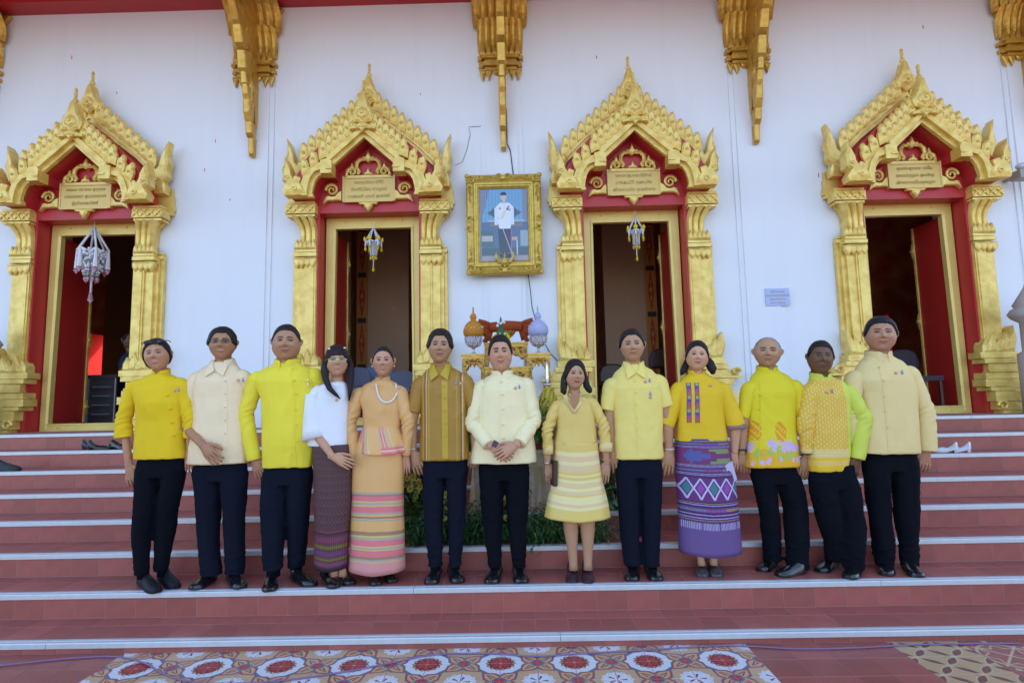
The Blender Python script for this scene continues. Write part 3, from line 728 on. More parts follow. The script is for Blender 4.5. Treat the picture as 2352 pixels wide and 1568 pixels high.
def cube_sphere(n):
    """unit directions with a quad grid on six faces"""
    vs, idx, fs = [], {}, []
    def vid(p):
        k = tuple(round(c*n) for c in p)
        if k not in idx: idx[k] = len(vs); vs.append(p)
        return idx[k]
    for ax in range(3):
        for sg in (-1, 1):
            for i in range(n):
                for j in range(n):
                    q = []
                    for a, b in ((i, j), (i+1, j), (i+1, j+1), (i, j+1)):
                        p = [0, 0, 0]; p[ax] = sg; p[(ax+1) % 3] = 2*a/n-1; p[(ax+2) % 3] = 2*b/n-1; q.append(vid(tuple(p)))
                    fs.append(tuple(q) if sg > 0 else tuple(q[::-1]))
    V = np.array(vs, float); V = np.tan(V*PI/4*.999); V /= np.linalg.norm(V, axis=1)[:, None]
    return V, fs
CS_V, CS_F = cube_sphere(30)
def head_shape(D, sx=1.0, jaw=.5, fat=0.0):
    """unit directions -> head surface in head units: x to +-.5 (ears excluded), z -1..1 = chin..crown (x half height), y front -"""
    x, y, z = D[:, 0].copy(), D[:, 1].copy(), D[:, 2].copy()
    rx = .615+.0*z; X = x*rx; Y = y*.80; Z = z*1.0
    # skull wider above, jaw narrower below
    low = np.clip(-Z-.05, 0, 1); up = np.clip(Z, 0, 1)
    X *= 1-jaw*.46*low**1.7+fat*.16*low*(1-low)*3
    X *= 1-.06*up**2
    back = (y > 0); Y = np.where(back, Y*(1-.55*np.clip(-Z-.25, 0, 1)), Y)
    fr = (y < 0)
    Y = np.where(fr, Y*(1-.06*low)-0.0, Y)
    # flatten the face plane a little
    Y = np.where(fr, np.maximum(Y, -.80+.10*(X/.5)**2), Y)
    Yf = Y.copy(); Z_ = Z-.05; g = lambda cx, cz, sx_, sz_: np.exp(-((X-cx)/sx_)**2-(((Z_ if cz > -.8 else Z)-cz)/sz_)**2)
    F = fr*1.0
    Yf -= F*.055*g(0, .20, .36, .08)                       # brow
    for s in (-1, 1):
        Yf += F*.125*g(s*.228, .055, .125, .085)            # sockets
        Yf -= F*.050*g(s*.228, .03, .075, .045)             # eyeball
        Yf -= F*.055*g(s*.30, -.22, .15, .16)               # cheek
        Yf -= F*.050*g(s*.105, -.245, .055, .055)           # nostril wing
        Yf += F*.03*g(s*.20, -.42, .08, .10)
    Yf -= F*.210*g(0, -.200, .092, .085)                    # nose tip
    Yf -= F*.105*g(0, -.03, .058, .19)                      # bridge
    Yf += F*.045*g(0, -.335, .12, .035)
    Yf -= F*.060*g(0, -.435, .165, .045)-F*.0               # upper lip
    Yf += F*.030*g(0, -.485, .17, .018)
    Yf -= F*.055*g(0, -.535, .13, .045)                     # lower lip
    Yf += F*.04*g(0, -.64, .20, .05)
    Yf -= F*.085*g(0, -.82, .20, .12)                        # chin
    return np.stack([X*sx, Yf, Z], 1)
EAR = None
def face_image(name, skin, o):
    """face colour: brows, eyes, lips, teeth, with painted shade at brows, nose and folds; u,v span head box x:-.7..7, z:-1..1"""
    sk = np.array(skin); lip = np.array(o.get('lip', (skin[0]*.78, skin[1]*.52, skin[2]*.52)))
    def fn(u, v):
        x = (u-.5)*1.4; z = (v-.5)*2.0-.05
        img = np.ones(u.shape+(3,))*sk
        img *= (1+.05*np.sin(x*23+3)*np.sin(z*17))[..., None]
        def blend(a, c):
            nonlocal img; a = np.clip(a, 0, 1)[..., None]; img = img*(1-a)+np.array(c)*a
        soft = lambda d, w: np.clip(.5-d/w, 0, 1)
        G = lambda cx, cz, sx_, sz_: np.exp(-((x-cx)/sx_)**2-((z-cz)/sz_)**2)
        if o.get('blush', 0):
            for s in (-1, 1): blend(o['blush']*G(s*.30, -.20, .14, .14), (skin[0]*1.05, skin[1]*.62, skin[2]*.62))
        blend(.16*G(0, -.22, .10, .06)*1.2, (skin[0], skin[1]*.7, skin[2]*.7))
        if o.get('beard', 0): blend(o['beard']*(G(0, -.72, .42, .25)+G(0, -.36, .2, .06)), (skin[0]*.6, skin[1]*.6, skin[2]*.68))
        bw = o.get('brow', .030)*1.5; dark = np.array((.025, .018, .018))
        for s in (-1, 1):
            xx = s*x
            arch = .205+.020*np.sin((xx-.09)/.28*PI)-.02*(xx > .27)*(xx-.27)*8
            d = abs(z-arch)-bw*(1-.5*np.clip((xx-.12)/.26, 0, 1)); m = soft(d, .03)*sstep(.07, .11, xx)*(1-sstep(.33, .38, xx)); blend(m*min(1, o.get('brow_a', .85)*1.15), dark)
            ex, ez = s*.228, .035; sq = o.get('eye', .040)*1.15
            d = ((x-ex)/.100)**2+((z-ez+.25*(x-ex)**2*4)/sq)**2
            blend(soft((d**.5-1)*.05, .02)*.9, (.26, .21, .18))
            blend(soft(np.hypot(x-ex-o.get('gaze', 0)*.03, (z-ez))-.058, .014)*soft((d**.5-1)*.05, .02), (.018, .010, .008))
            # lash lines
            top = ez+sq*np.sqrt(np.clip(1-((x-ex)/.112)**2, 0, 1))
            blend(soft(abs(z-top)-.024, .018)*(abs(x-ex) < .120)*.97, dark)
            bot = ez-sq*np.sqrt(np.clip(1-((x-ex)/.105)**2, 0, 1)); blend(soft(abs(z-bot)-.008, .014)*(abs(x-ex) < .105)*.6, dark)
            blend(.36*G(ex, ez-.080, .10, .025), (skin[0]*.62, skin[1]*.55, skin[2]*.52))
            blend(.42*G(ex, ez+.070, .12, .03), (skin[0]*.62, skin[1]*.55, skin[2]*.52))  # shade under the brow, painted into the skin colour
            blend(.75*G(s*.060, -.300, .036, .016), (skin[0]*.25, skin[1]*.16, skin[2]*.14))  # nostril shadow painted dark
        w = o.get('mw', .205); sm = o.get('smile', 0); cz = -.475
        curve = cz+sm*(.055)*((x/w)**2)-.01
        th = np.sqrt(np.clip(1-(x/w)**2, 0, 1))
        up = curve+.052*th*(1-.12*np.cos(x/w*PI*2)); lo = curve-.085*th
        inside = (abs(x) < w)
        blend(soft(z-up, .02)*soft(lo-z, .02)*inside, lip)
        if sm > .85:
            tt = curve+.014*th; tb = curve-.036*th
            blend(soft(z-tt, .014)*soft(tb-z, .014)*(abs(x) < w*.85), (.62, .58, .54))
            blend(soft(abs(z-tt)-.004, .01)*(abs(x) < w*.85)*.5, dark)
        else: blend(soft(abs(z-curve)-.006, .012)*(abs(x) < w*.97)*.8, (lip[0]*.25, lip[1]*.2, lip[2]*.2))
        for s in (-1, 1):
            blend(.30*G(s*.150, -.235, .020, .05), (skin[0]*.55, skin[1]*.45, skin[2]*.42))  # shading at the sides of the nose, painted in
            blend(.20*soft(abs(s*x-.375-(.1-z)*.02)-.0, .12)*(z < .3), (skin[0]*.7, skin[1]*.6, skin[2]*.55)) if False else None
            blend(.42*soft(abs(s*x-(.17+(-.25-z)*.42))-.008, .02)*(z < -.25)*(z > -.46)*(.5+.5*sm), (skin[0]*.55, skin[1]*.45, skin[2]*.42))  # crease shade from nose to mouth, painted in
        return img
    return make_image(name, 256, 320, fn)
def skin_mat(name, skin, img):
    m = bpy.data.materials.new(name); m.use_nodes = True
    n = m.node_tree.nodes; l = m.node_tree.links; b = n['Principled BSDF']
    b.inputs['Roughness'].default_value = .48; b.inputs['Specular IOR Level'].default_value = .45
    b.inputs['Subsurface Weight'].default_value = .12; b.inputs['Subsurface Radius'].default_value = (.012, .005, .003); b.inputs['Subsurface Scale'].default_value = .6
    at = n.new('ShaderNodeAttribute'); at.attribute_name = 'hc'
    sp = n.new('ShaderNodeSeparateXYZ'); l.new(at.outputs['Vector'], sp.inputs[0])
    cb = n.new('ShaderNodeCombineXYZ')
    for i, (k, a) in enumerate((('X', 1/1.4), ('Z', .5))):
        q = n.new('ShaderNodeMath'); q.operation = 'MULTIPLY_ADD'; q.inputs[1].default_value = a; q.inputs[2].default_value = .5
        l.new(sp.outputs[k], q.inputs[0]); l.new(q.outputs[0], cb.inputs[i])
    t = n.new('ShaderNodeTexImage'); t.image = img; t.extension = 'EXTEND'; l.new(cb.outputs[0], t.inputs['Vector'])
    mr = n.new('ShaderNodeMapRange'); mr.inputs['From Min'].default_value = -.05; mr.inputs['From Max'].default_value = .05; l.new(sp.outputs['Y'], mr.inputs['Value'])
    nz = n.new('ShaderNodeTexNoise'); nz.inputs['Scale'].default_value = 30; tc = n.new('ShaderNodeTexCoord'); l.new(tc.outputs['Object'], nz.inputs['Vector'])
    mx = n.new('ShaderNodeMix'); mx.data_type = 'RGBA'; l.new(mr.outputs[0], mx.inputs['Factor']); l.new(t.outputs['Color'], mx.inputs['A'])
    m2 = n.new('ShaderNodeMix'); m2.data_type = 'RGBA'; m2.inputs['A'].default_value = (*skin, 1); m2.inputs['B'].default_value = (skin[0]*.88, skin[1]*.80, skin[2]*.78, 1)
    l.new(nz.outputs['Fac'], m2.inputs['Factor']); l.new(m2.outputs['Result'], mx.inputs['B'])
    l.new(mx.outputs['Result'], b.inputs['Base Color'])
    bp = n.new('ShaderNodeBump'); bp.inputs['Strength'].default_value = .12; bp.inputs['Distance'].default_value = .003; n2 = n.new('ShaderNodeTexNoise'); n2.inputs['Scale'].default_value = 160
    l.new(tc.outputs['Object'], n2.inputs['Vector']); l.new(n2.outputs['Fac'], bp.inputs['Height']); l.new(bp.outputs[0], b.inputs['Normal'])
    return m

def hand_mesh(mb, wrist, tip, back=(0, -1, 0), thumb=(1, 0, 0), curl=.35, L=None, spread=.10, fat=1.0):
    """palm, four fingers of their own lengths and a thumb leaving the side of the palm"""
    w = Vector(wrist); d = (Vector(tip)-w); L = L or d.length; d.normalize()
    n = Vector(back); n = (n-d*n.dot(d)).normalized(); t = n.cross(d)
    if t.dot(Vector(thumb)) < 0: t = -t
    k = L/.185
    P = lambda a, b, c: tuple(w+d*a*k+t*b*k+n*c*k)
    rings = []
    for a, hw, th, off in ((-.03, .026, .020, 0), (0, .027, .019, 0), (.03, .034, .019, .002), (.06, .041, .017, .001), (.088, .042, .014, -.001), (.098, .039, .010, -.002)):
        rings.append([P(a, off+hw*fat*math.cos(2*PI*i/12), -abs(a)*curl*.15+th*fat*math.sin(2*PI*i/12)) for i in range(12)])
    mb.loft(rings)
    for i, (tt, ln, r) in enumerate(((.031, .072, .0088), (.0105, .080, .0092), (-.0105, .073, .0088), (-.031, .058, .0076))):
        pts = [P(.075, tt*fat, -.004)]; a, c = .096, -.004; ang = -.12-curl*.25; dt = (tt/.031)*spread
        b = tt*fat
        pts.append(P(a, b, c)); rad = [r*1.05*k*fat, r*1.12*k*fat]
        for s, (fr, dc) in enumerate(((.44, .30), (.31, .75), (.25, .6))):
            l_ = ln*fr; a += l_*math.cos(ang)*1; c += l_*math.sin(ang); b += l_*dt
            pts.append(P(a, b, c)); rad.append(r*k*fat*(1.0-.12*s)); ang -= curl*dc*(1+.15*i)
        pts.append(P(a+.004*math.cos(ang), b, c+.004*math.sin(ang))); rad.append(r*k*.4)
        mb.tube(pts, rad, 7)
    pts = [P(.012, .018, -.004), P(.030, .034*fat, -.008), P(.058, .052*fat, -.014-curl*.006), P(.085, .060*fat, -.020-curl*.02), P(.106, .060*fat, -.024-curl*.03), P(.110, .060*fat, -.026-curl*.03)]
    mb.tube(pts, [.014*k, .0145*k*fat, .0120*k*fat, .0105*k*fat, .0085*k, .003*k], 8)

def folds(co, nr, amp, seed, sc=(30, 30, 11)):
    """soft cloth folds: stretched noise with sharpened ridges"""
    a = snoise(co, (sc[0]*.55, sc[1]*.55, sc[2]*.8), seed); b = snoise(co, (20, 20, 34), seed+5)
    zz = (co[:, 2]-co[:, 2].min())/np.ptp(co[:, 2]); d = (1-np.abs(a)*1.6)*.9+np.clip(1-np.abs(b)*2.4, 0, 1)*.35*np.clip(.35+np.abs(zz-.45), 0, 1)
    d = d-d.mean(); return co+nr*(d*amp)[:, None]

def ring(cx, cy, z, hw, hd, n=28, p=2.3, skew=0, front=0):
    out = []
    for i in range(n):
        a = 2*PI*i/n; c, s = math.cos(a), math.sin(a)
        x = math.copysign(abs(c)**(2/p), c)*hw; y = math.copysign(abs(s)**(2/p), s)*hd
        if s < 0: y -= front*(1-abs(c))
        out.append((cx+x, cy+y, z))
    return out

def wrinkle(m, k=.5):
    n = m.node_tree.nodes; l = m.node_tree.links; b = n['Principled BSDF']
    tc = n.new('ShaderNodeTexCoord'); mp = n.new('ShaderNodeMapping'); mp.inputs['Scale'].default_value = (1, 1, .38); l.new(tc.outputs['Object'], mp.inputs['Vector'])
    w = n.new('ShaderNodeTexNoise'); w.noise_type = 'RIDGED_MULTIFRACTAL'; w.inputs['Scale'].default_value = 9; w.inputs['Detail'].default_value = 3; w.inputs['Roughness'].default_value = .35; w.inputs['Distortion'].default_value = .6
    l.new(mp.outputs[0], w.inputs['Vector'])
    bp = n.new('ShaderNodeBump'); bp.inputs['Strength'].default_value = k*.45; bp.inputs['Distance'].default_value = .02
    l.new(w.outputs['Fac'], bp.inputs['Height'])
    if b.inputs['Normal'].links: l.new(b.inputs['Normal'].links[0].from_socket, bp.inputs['Normal'])
    l.new(bp.outputs[0], b.inputs['Normal']); return m
def cloth_mat(name, col, rough=.75, sheen=0, weave=260, w=.25, var=None):
    return wrinkle(mat(name, col, rough, bump=(weave, w), spec=.3 if rough > .6 else .5, var=var or (7, .35, tuple(c*.86 for c in col))))

FLOOR = step_z(1)+.003
def person(label, toe_y, head, chin, hw, torso, sh, arms, legs, feet, skin, hair, top, o, **kw):
    """all points are photo pixels; the body stands at the depth its shoes touch the step"""
    Yb = o['Y']
    cxp = (head[0]+torso[len(torso)//2][1]+torso[len(torso)//2][2])/3
    bx = U_((torso[0][1]+torso[0][2])/2, torso[0][0], Yb)[0]
    root = empty('person', (bx, Yb, FLOOR), label, 'person')
    W = lambda x, y, dy=0.0: (U_(x, y, Yb+dy)[0], Yb+dy, U_(x, y, Yb+dy)[1])
    female = o.get('f', False)
    # --- head placement
    ht = W(*head); ch = W(*chin)
    Hh = math.dist(ht, ch)/2*.965; mid = (Vector(W(head[0], head[1]))*.5+Vector(W(chin[0], chin[1]))*.5)-Vector((0, 0, Hh*.03))
    hwid = (W(head[0]+hw, chin[1])[0]-W(head[0], chin[1])[0])
    upv = (Vector(ht)-Vector(ch)).normalized(); yaw = o.get('yaw', 0)+math.atan2(bx, 4.0)*.75
    # head frame: columns x,y,z
    zx = upv; fy = Vector((math.sin(yaw)*-1, math.cos(yaw), 0)); fy = (Vector((0, 0, 0))+Vector((-math.sin(-yaw), math.cos(yaw), 0)))
    fy = Vector((math.sin(yaw), math.cos(yaw), .0)); fy = (fy-zx*fy.dot(zx)).normalized(); xx = fy.cross(zx)
    pit = o.get('pitch', 0)
    if pit: 
        M = Matrix.Rotation(pit, 3, xx); zx = M @ zx; fy = M @ fy
    A = np.array([list(xx), list(fy), list(zx)])      # rows
    C = np.array(mid)+np.array([0, -.012, 0])
    HS = head_shape(CS_V, 1.0, o.get('jaw', .5), o.get('fat', 0))
    kx = hwid/.735
    sc3 = np.array([kx, Hh*1.0, Hh])
    mb = MB()
    hv = C+(HS*sc3)@A
    mb.add([tuple(p) for p in hv], CS_F)
    toh = lambda P: ((P-C)@A.T)/sc3
    fromh = lambda p: tuple(C+(np.array(p)*sc3)@A)
    eo = o.get('ears', .55)
    for s in (-1, 1):
        e = [(s*.58, .06, .17), (s*(.60+.05*eo), .10, .20), (s*(.60+.075*eo), .16, .10), (s*(.60+.05*eo), .12, -.04), (s*.58, .04, -.12)]
        mb.tube([fromh(q) for q in e], [(.012, .010), (.018, .012), (.018, .011), (.014, .010), (.008, .008)], 8)
    # --- neck, core, arms
    nb = W(*o['neck']) if 'neck' in o else W((sh[0][0]+sh[1][0])/2*.35+chin[0]*.65, chin[1]+o.get('nk', 11))
    nr_ = hwid*(.56 if female else .64)*(1+.22*o.get('fat', 0))
    nr_ *= .93; top_n = Vector(fromh((0, .24, -.50))); bot_n = Vector(nb)+Vector((0, .03, 0))
    low_n = Vector((nb[0], Yb+.02, nb[2]-.12))
    mb.tube([top_n, top_n.lerp(bot_n, .5), bot_n, low_n], [(nr_*.92, nr_*.9), (nr_*.86, nr_*.84), (nr_*.98, nr_*1.05), (nr_*1.0, nr_*1.5)], 16)
    shw = [W(*p) for p in sh]
    hipz = W(torso[0][1], torso[0][0])[2]+.08
    mb.tube([low_n+Vector((0, 0, .03)), (bx, Yb+.02, low_n.z-.2), (bx, Yb+.02, hipz)], [(.06, .06), .045, .045], 14)
    for i, (arm, s) in enumerate(zip(arms, (1, -1))):
        if arm is None: continue
        S = Vector(shw[i])+Vector((s*.05, .02, -.065))
        pts = [Vector((nb[0]+(-s)*.03, Yb+.02, low_n.z)), S]
        el = Vector(W(*arm['el'])); wr = Vector(W(*arm['wr']))
        ar = o.get('ar', 1.0); up_ = .66 if arm.get('long') else 1
        mb.tube([pts[0], S, S.lerp(el, .5), el, el.lerp(wr, .3), el.lerp(wr, .7), wr, wr+(wr-el).normalized()*.012],
                [.05, .046*ar*up_, .042*ar*up_, .036*ar*up_, .037*ar*up_, .029*ar, .0235*ar, .0235*ar], 12)
    co, fs, nr = remeshed(mb, .0052, 2, .4)
    hc = toh(co); 
    # keep the attribute only on the head
    onhead = hc[:, 2] > -1.08
    hcA = np.where(onhead[:, None], hc, np.array([0, 9., 0]))
    # --- hands and legs appended to the same mesh
    mb2 = MB(); 
    for i, (arm, s) in enumerate(zip(arms, (1, -1))):
        if arm is None or 'tip' not in arm: continue
        wr = Vector(W(*arm['wr'])); tp = Vector(W(*arm['tip']))
        hand_mesh(mb2, wr, tp, arm.get('back', (0, -1, 0)), arm.get('th', (s, 0, 0)), arm.get('curl', .35), arm.get('L'), arm.get('spr', .10), .92 if female else 1.05)
    for i, lg in enumerate(legs):
        if not (o.get('bare') or o.get('skirt')): continue
        hip, kn, an = [Vector(W(*p)) for p in lg[:3]]
        if o.get('bare', False): rr = [.075, .056, .054, .052, .036, .030, .034]
        else: rr = [.03, .026, .026, .026, .025, .026, .03]
        an2 = Vector((an.x, an.y, FLOOR+.05))
        k1 = kn.lerp(an2, .28); k2 = kn.lerp(an2, .62)
        kn = kn+Vector((0, .02, 0)); an2 = an2+Vector((0, .02, 0)); k1 = kn.lerp(an2, .28); k2 = kn.lerp(an2, .62)
        mb2.tube([hip+Vector((0, .02, .05)), kn, kn.lerp(an2, .12), k1, k2, an2.lerp(kn, .10), an2], [r*(.95 if female else 1) for r in rr], 12)
    n0 = len(co)
    if mb2.v:
        co = np.vstack([co, np.array(mb2.v)]); fs = fs+[tuple(i+n0 for i in f) for f in mb2.f]
        hcA = np.vstack([hcA, np.tile(np.array([0, 9., 0]), (len(mb2.v), 1))])
    img = face_image('face_colour_shade', skin, o)
    np_obj('body', co, fs, skin_mat('skin', skin, img), root, {'hc': hcA})
    # --- hair
    if hair is not None:
        make_hair(root, hair, HS, sc3, C, A, fromh, W, o)
    # --- upper garment
    make_top(root, top, torso, sh, arms, W, Yb, nb, nr_, o, bx)
    return dict(root=root, W=W, fromh=fromh, Yb=Yb, bx=bx, nb=nb, nr=nr_, Hh=Hh)

def hair_mat(col=(.012, .009, .009), grey=0):
    nm = 'hair_%d_%d' % (int(col[0]*1000), int(grey*100))
    if nm in MATS: return MATS[nm]
    m = mat(nm, col, .38, spec=.25, bump=(90, .6), stretch=(3.0, 3.0, .35), var=(60, .5+grey, (col[0]*2.2+grey*.25, col[1]*2.0+grey*.25, col[2]*2+grey*.26)))
    return m
def make_hair(root, h, HS, sc3, C, A, fromh, W, o):
    D = HS.copy(); n = np.linalg.norm(D/np.array([.6, .8, 1]), axis=1)
    x, y, z = HS[:, 0]/.615, HS[:, 1]/.80, HS[:, 2]
    az = np.abs(np.arctan2(x, -y))          # 0 front .. pi back
    ks = sorted(h['line'].items()); zb = np.interp(az, [k for k, _ in ks], [v for _, v in ks])
    zb = zb+.012*np.sin(az*17+1)*np.sign(x+.01)
    if h.get('part') is not None: zb = zb-.0
    m = sstep(0, h.get('soft', .11), z-zb)
    t = 1.35*h.get('t', .09)*(.55+.45*sstep(.2, .9, z))*(1+h.get('vol', 0)*sstep(.0, .6, x*h.get('side', 1)))
    nz = snoise(HS, (14, 9, 9), 3)*.010+snoise(HS, (40, 14, 14), 9)*.006
    r = -.035+sstep(0, .55, m)*(t*(.35+.65*m)+.035+nz)
    Nn = HS/np.array([.6**2, .8**2, 1.0]); Nn /= np.linalg.norm(Nn, axis=1)[:, None]
    P = HS+Nn*r[:, None]
    # drop face region
    keep = m > 0.0
    co = C+(P*sc3)@A; fs = [f for f in CS_F if any(keep[i] for i in f)]
    used = sorted({i for f in fs for i in f}); rm = {a: b for b, a in enumerate(used)}
    co = co[used]; fs = [tuple(rm[i] for i in f) for f in fs]
    mb = MB(); mb.v = [tuple(p) for p in co]; mb.f = fs
    for lk in h.get('locks', []):
        # a lock: points in head units, radii in head units (x, y)
        pts = [Vector(fromh(p)) for p, _ in lk]; rad = [(b*sc3[1], a*sc3[0]) for _, (a, b) in lk]
        k0 = len(mb.v); mb.tube(pts, rad, 16, flat=(0, 1, 0))
        for j in range(k0, len(mb.v)):      # strand relief
            vx, vy, vz = mb.v[j]; q = math.sin(vx*420+vy*160)*.0022+math.sin(vx*190+1)*.0025; mb.v[j] = (vx+q*.3, vy+q, vz)
    for tb in h.get('strands', []):
        mb.tube([Vector(fromh(p)) for p in tb[0]], tb[1], 6)
    np_obj('hair', np.array(mb.v), mb.f, hair_mat(h.get('col', (.012, .009, .009)), h.get('grey', 0)), root)

MEN = {0: .59, .3: .61, .50: .60, .66: .48, .78: .26, .90: .0, 1.1: -.08, 1.4: -.16, 1.62: .12, 1.9: -.05, 2.15: -.38, 3.15: -.50}
def garment_noise(co, nr, amp, seed, arms_w):
    co2 = folds(co, nr, amp, seed)
    for (el, s_, e_) in arms_w:        # gathered folds at each elbow, running round the sleeve
        el = np.array(el); ax = np.array(e_)-np.array(s_); ax /= np.linalg.norm(ax)
        d = co-el; t = d@ax; r = np.linalg.norm(d, axis=1)
        w = np.exp(-(r/.13)**2)
        co2 += nr*(w*np.sin(t*150+d[:, 0]*60+np.sin(t*60)*1.5)*.0042)[:, None]
    return co2
def make_top(root, top, torso, sh, arms, W, Yb, nb, nrk, o, bx):
    mb = MB(); dep = top.get('dep', .60); rings = []
    wz = [W((a+b)/2, y) for y, a, b in torso]
    N = len(torso); by = o.get('belly', 0)
    hwm = max((W(b, y)[0]-W(a, y)[0])/2 for y, a, b in torso)
    for i, (y, a, b) in enumerate(torso):
        pa, pb = W(a, y), W(b, y); hw = (pb[0]-pa[0])/2; cx = (pa[0]+pb[0])/2; zz = (pa[2]+pb[2])/2
        hd = min(hw*dep, .165); t = i/(N-1)
        rings.append(ring(cx, Yb+.02, zz, hw, hd, 28, 2.4, front=by*math.sin(min(1, t*1.6)*PI)+o.get('bust', 0)*math.exp(-((t-.72)/.16)**2)))
    # shoulders up to the neck
    sL, sR = W(*sh[0]), W(*sh[1])
    while len(rings) > 2 and rings[-1][0][2] > (sL[2]+sR[2])/2-.13: rings.pop()
    cx = (sL[0]+sR[0])/2; zs = (sL[2]+sR[2])/2; shw = (sR[0]-sL[0])/2
    slope = o.get('slope', .0)
    def tilt(rg, f): return [(x, y, z+(x-cx)/max(shw, .01)*(sR[2]-sL[2])/2*f) for x, y, z in rg]
    slr = top.get('slr', 1.0); hdL = (max(p[1] for p in rings[-1])-Yb-.02)
    rings.append(tilt(ring(cx, Yb+.02, zs-.085, shw*.85, hdL*1.0, 28, 2.3), .8))
    rings.append(tilt(ring(cx, Yb+.02, zs-.028, shw*.80, hdL*.86, 28, 2.2), 1))
    zt = max(nb[2]+.022, zs+.03) if top.get('collar') != 'none' else max(nb[2]-.004, zs+.02)
    rings.append(tilt(ring(lerp(cx, nb[0], .4), Yb+.022, lerp(zs-.022, zt, .50), lerp(shw*.80, nrk*1.15, .38), .080, 28, 2.0), .6))
    rings.append(ring(lerp(cx, nb[0], .8), Yb+.025, lerp(zs-.022, zt, .80), lerp(shw*.80, nrk*1.15, .78), .070, 28, 2.0))
    rings.append(ring(nb[0], Yb+.027, zt, nrk*1.08, nrk*1.05, 28, 2.0))
    mb.loft(rings)
    aw = []
    SLV = []
    for i, (arm, s) in enumerate(zip(arms, (1, -1))):
        if arm is None: continue
        S0 = W(*sh[i]); el = Vector(W(*arm['el'])); end = [Vector(W(*p)) for p in arm['end']]
        ec = (end[0]+end[1])/2; er = max((end[1]-end[0]).length/2, .03)
        r0 = .056*slr*(.92 if o.get('f') else 1); S = Vector((S0[0]+s*r0*.86, Yb+.015, S0[2]-r0*1.05))
        long_ = arm.get('long', False); inn = Vector((s*.05, .0, .012)); m2 = MB()
        if long_:
            P_ = [S+inn*1.1, S+inn*.5, S+Vector((0, 0, -.01)), S.lerp(el, .35), S.lerp(el, .7), el, el.lerp(ec, .3), el.lerp(ec, .7), ec]
            rm = lerp(r0*.86, er, .35); R_ = [r0*.75, r0*.96, r0*1.03, r0*.98, r0*.92, r0*.88, rm, lerp(rm, er, .7), er*.97]
        else:
            P_ = [S+inn*1.1, S+inn*.5, S+Vector((0, 0, -.01)), S.lerp(ec, .4), S.lerp(ec, .75), ec]; R_ = [r0*.75, r0*.96, r0*1.03, lerp(r0, er, .4), lerp(r0, er, .75), er*.97]
        # resample so that folds have vertices to move
        Pd, Rd = [], []
        for q in range(len(P_)-1):
            for t in np.linspace(0, 1, 7)[:-1]:
                a0 = P_[max(q-1, 0)]; a1 = P_[q]; a2 = P_[q+1]; a3 = P_[min(q+2, len(P_)-1)]
                Pd.append(.5*((2*a1)+(a2-a0)*t+(2*a0-5*a1+4*a2-a3)*t*t+(3*a1-a0-3*a2+a3)*t**3)); Rd.append(lerp(R_[q], R_[q+1], t))
        Pd.append(P_[-1]); Rd.append(R_[-1])
        m2.tube(Pd, [(r*1.02, r) for r in Rd], 26)
        # turn the cuff in, so the arm comes out of an open sleeve
        c2 = np.array(m2.v); ctr = np.array([list(p) for p in Pd]); k26 = np.repeat(np.arange(len(Pd)), 26)
        nn = c2-ctr[k26]; nn /= np.linalg.norm(nn, axis=1)[:, None]+1e-9
        ax = ctr[k26]; tl = k26/len(Pd); dd = c2-np.array(el); rr_ = np.linalg.norm(dd, axis=1); axv = np.array((ec-S).normalized()); tt = dd@axv
        am = top.get('amp', .0035)
        dsp = (1-np.abs(snoise(c2, (14, 14, 10), top.get('seed', 1)+i))*1.5)*am*.9+snoise(c2, (38, 38, 60), top.get('seed', 1)+7+i)*am*.25*(tl > .25)
        if long_: dsp = dsp+np.exp(-(rr_/.12)**2)*(np.abs(np.sin(tt*62+nn[:, 0]*2.2+np.sin(tt*37)))-.5)*.012
        edge = (k26 > len(Pd)-3); dsp = np.where(edge, dsp*.3, dsp)
        c2 = c2+nn*dsp[:, None]
        SLV.append((c2, m2.f))
    co, fs, nr = remeshed(mb, .0085, 3, .5)
    co = garment_noise(co, nr, top.get('amp', .0035)*1.15, top.get('seed', 1), [])
    bb0, bb1 = co.min(0), co.max(0)
    # planar print coordinates in photo-torso frame
    z0, z1 = rings[0][0][2], zs
    x0 = (W(torso[0][1], torso[0][0])[0]); x1 = (W(torso[0][2], torso[0][0])[0])
    pc = np.stack([(co[:, 0]-x0)/(x1-x0), (co[:, 2]-z0)/(z1-z0), co[:, 1]-Yb], 1)
    if 'hemcut' in top: top['hemcut'](co)
    g = np_obj(top['name'], co, fs, top['mat'], root, {'pc': pc})
    for c2, f2 in SLV:
        np_obj('sleeve', c2, f2, top.get('smat', top['mat']), root, {'pc': np.stack([(c2[:, 0]-x0)/(x1-x0), (c2[:, 2]-z0)/(z1-z0), c2[:, 1]-Yb], 1)})
    # surface lookup for trims
    from mathutils.bvhtree import BVHTree
    bt = BVHTree.FromPolygons([Vector(p) for p in co], fs); o['_bt'] = bt
    def onfront(x, z, off=.004):
        h = bt.ray_cast(Vector((x, Yb-1, z)), Vector((0, 1, 0)))
        y = h[0].y if h[0] else Yb-.1
        return Vector((x, y-off, z))
    o['_onf'] = onfront; o['_W'] = W
    tm = top.get('trim', top['mat'])
    # stand collar or turned collar
    ck = top.get('collar', 'stand'); hgt = top.get('ch', .042)
    C = Vector((nb[0], Yb+.025, nb[2]))
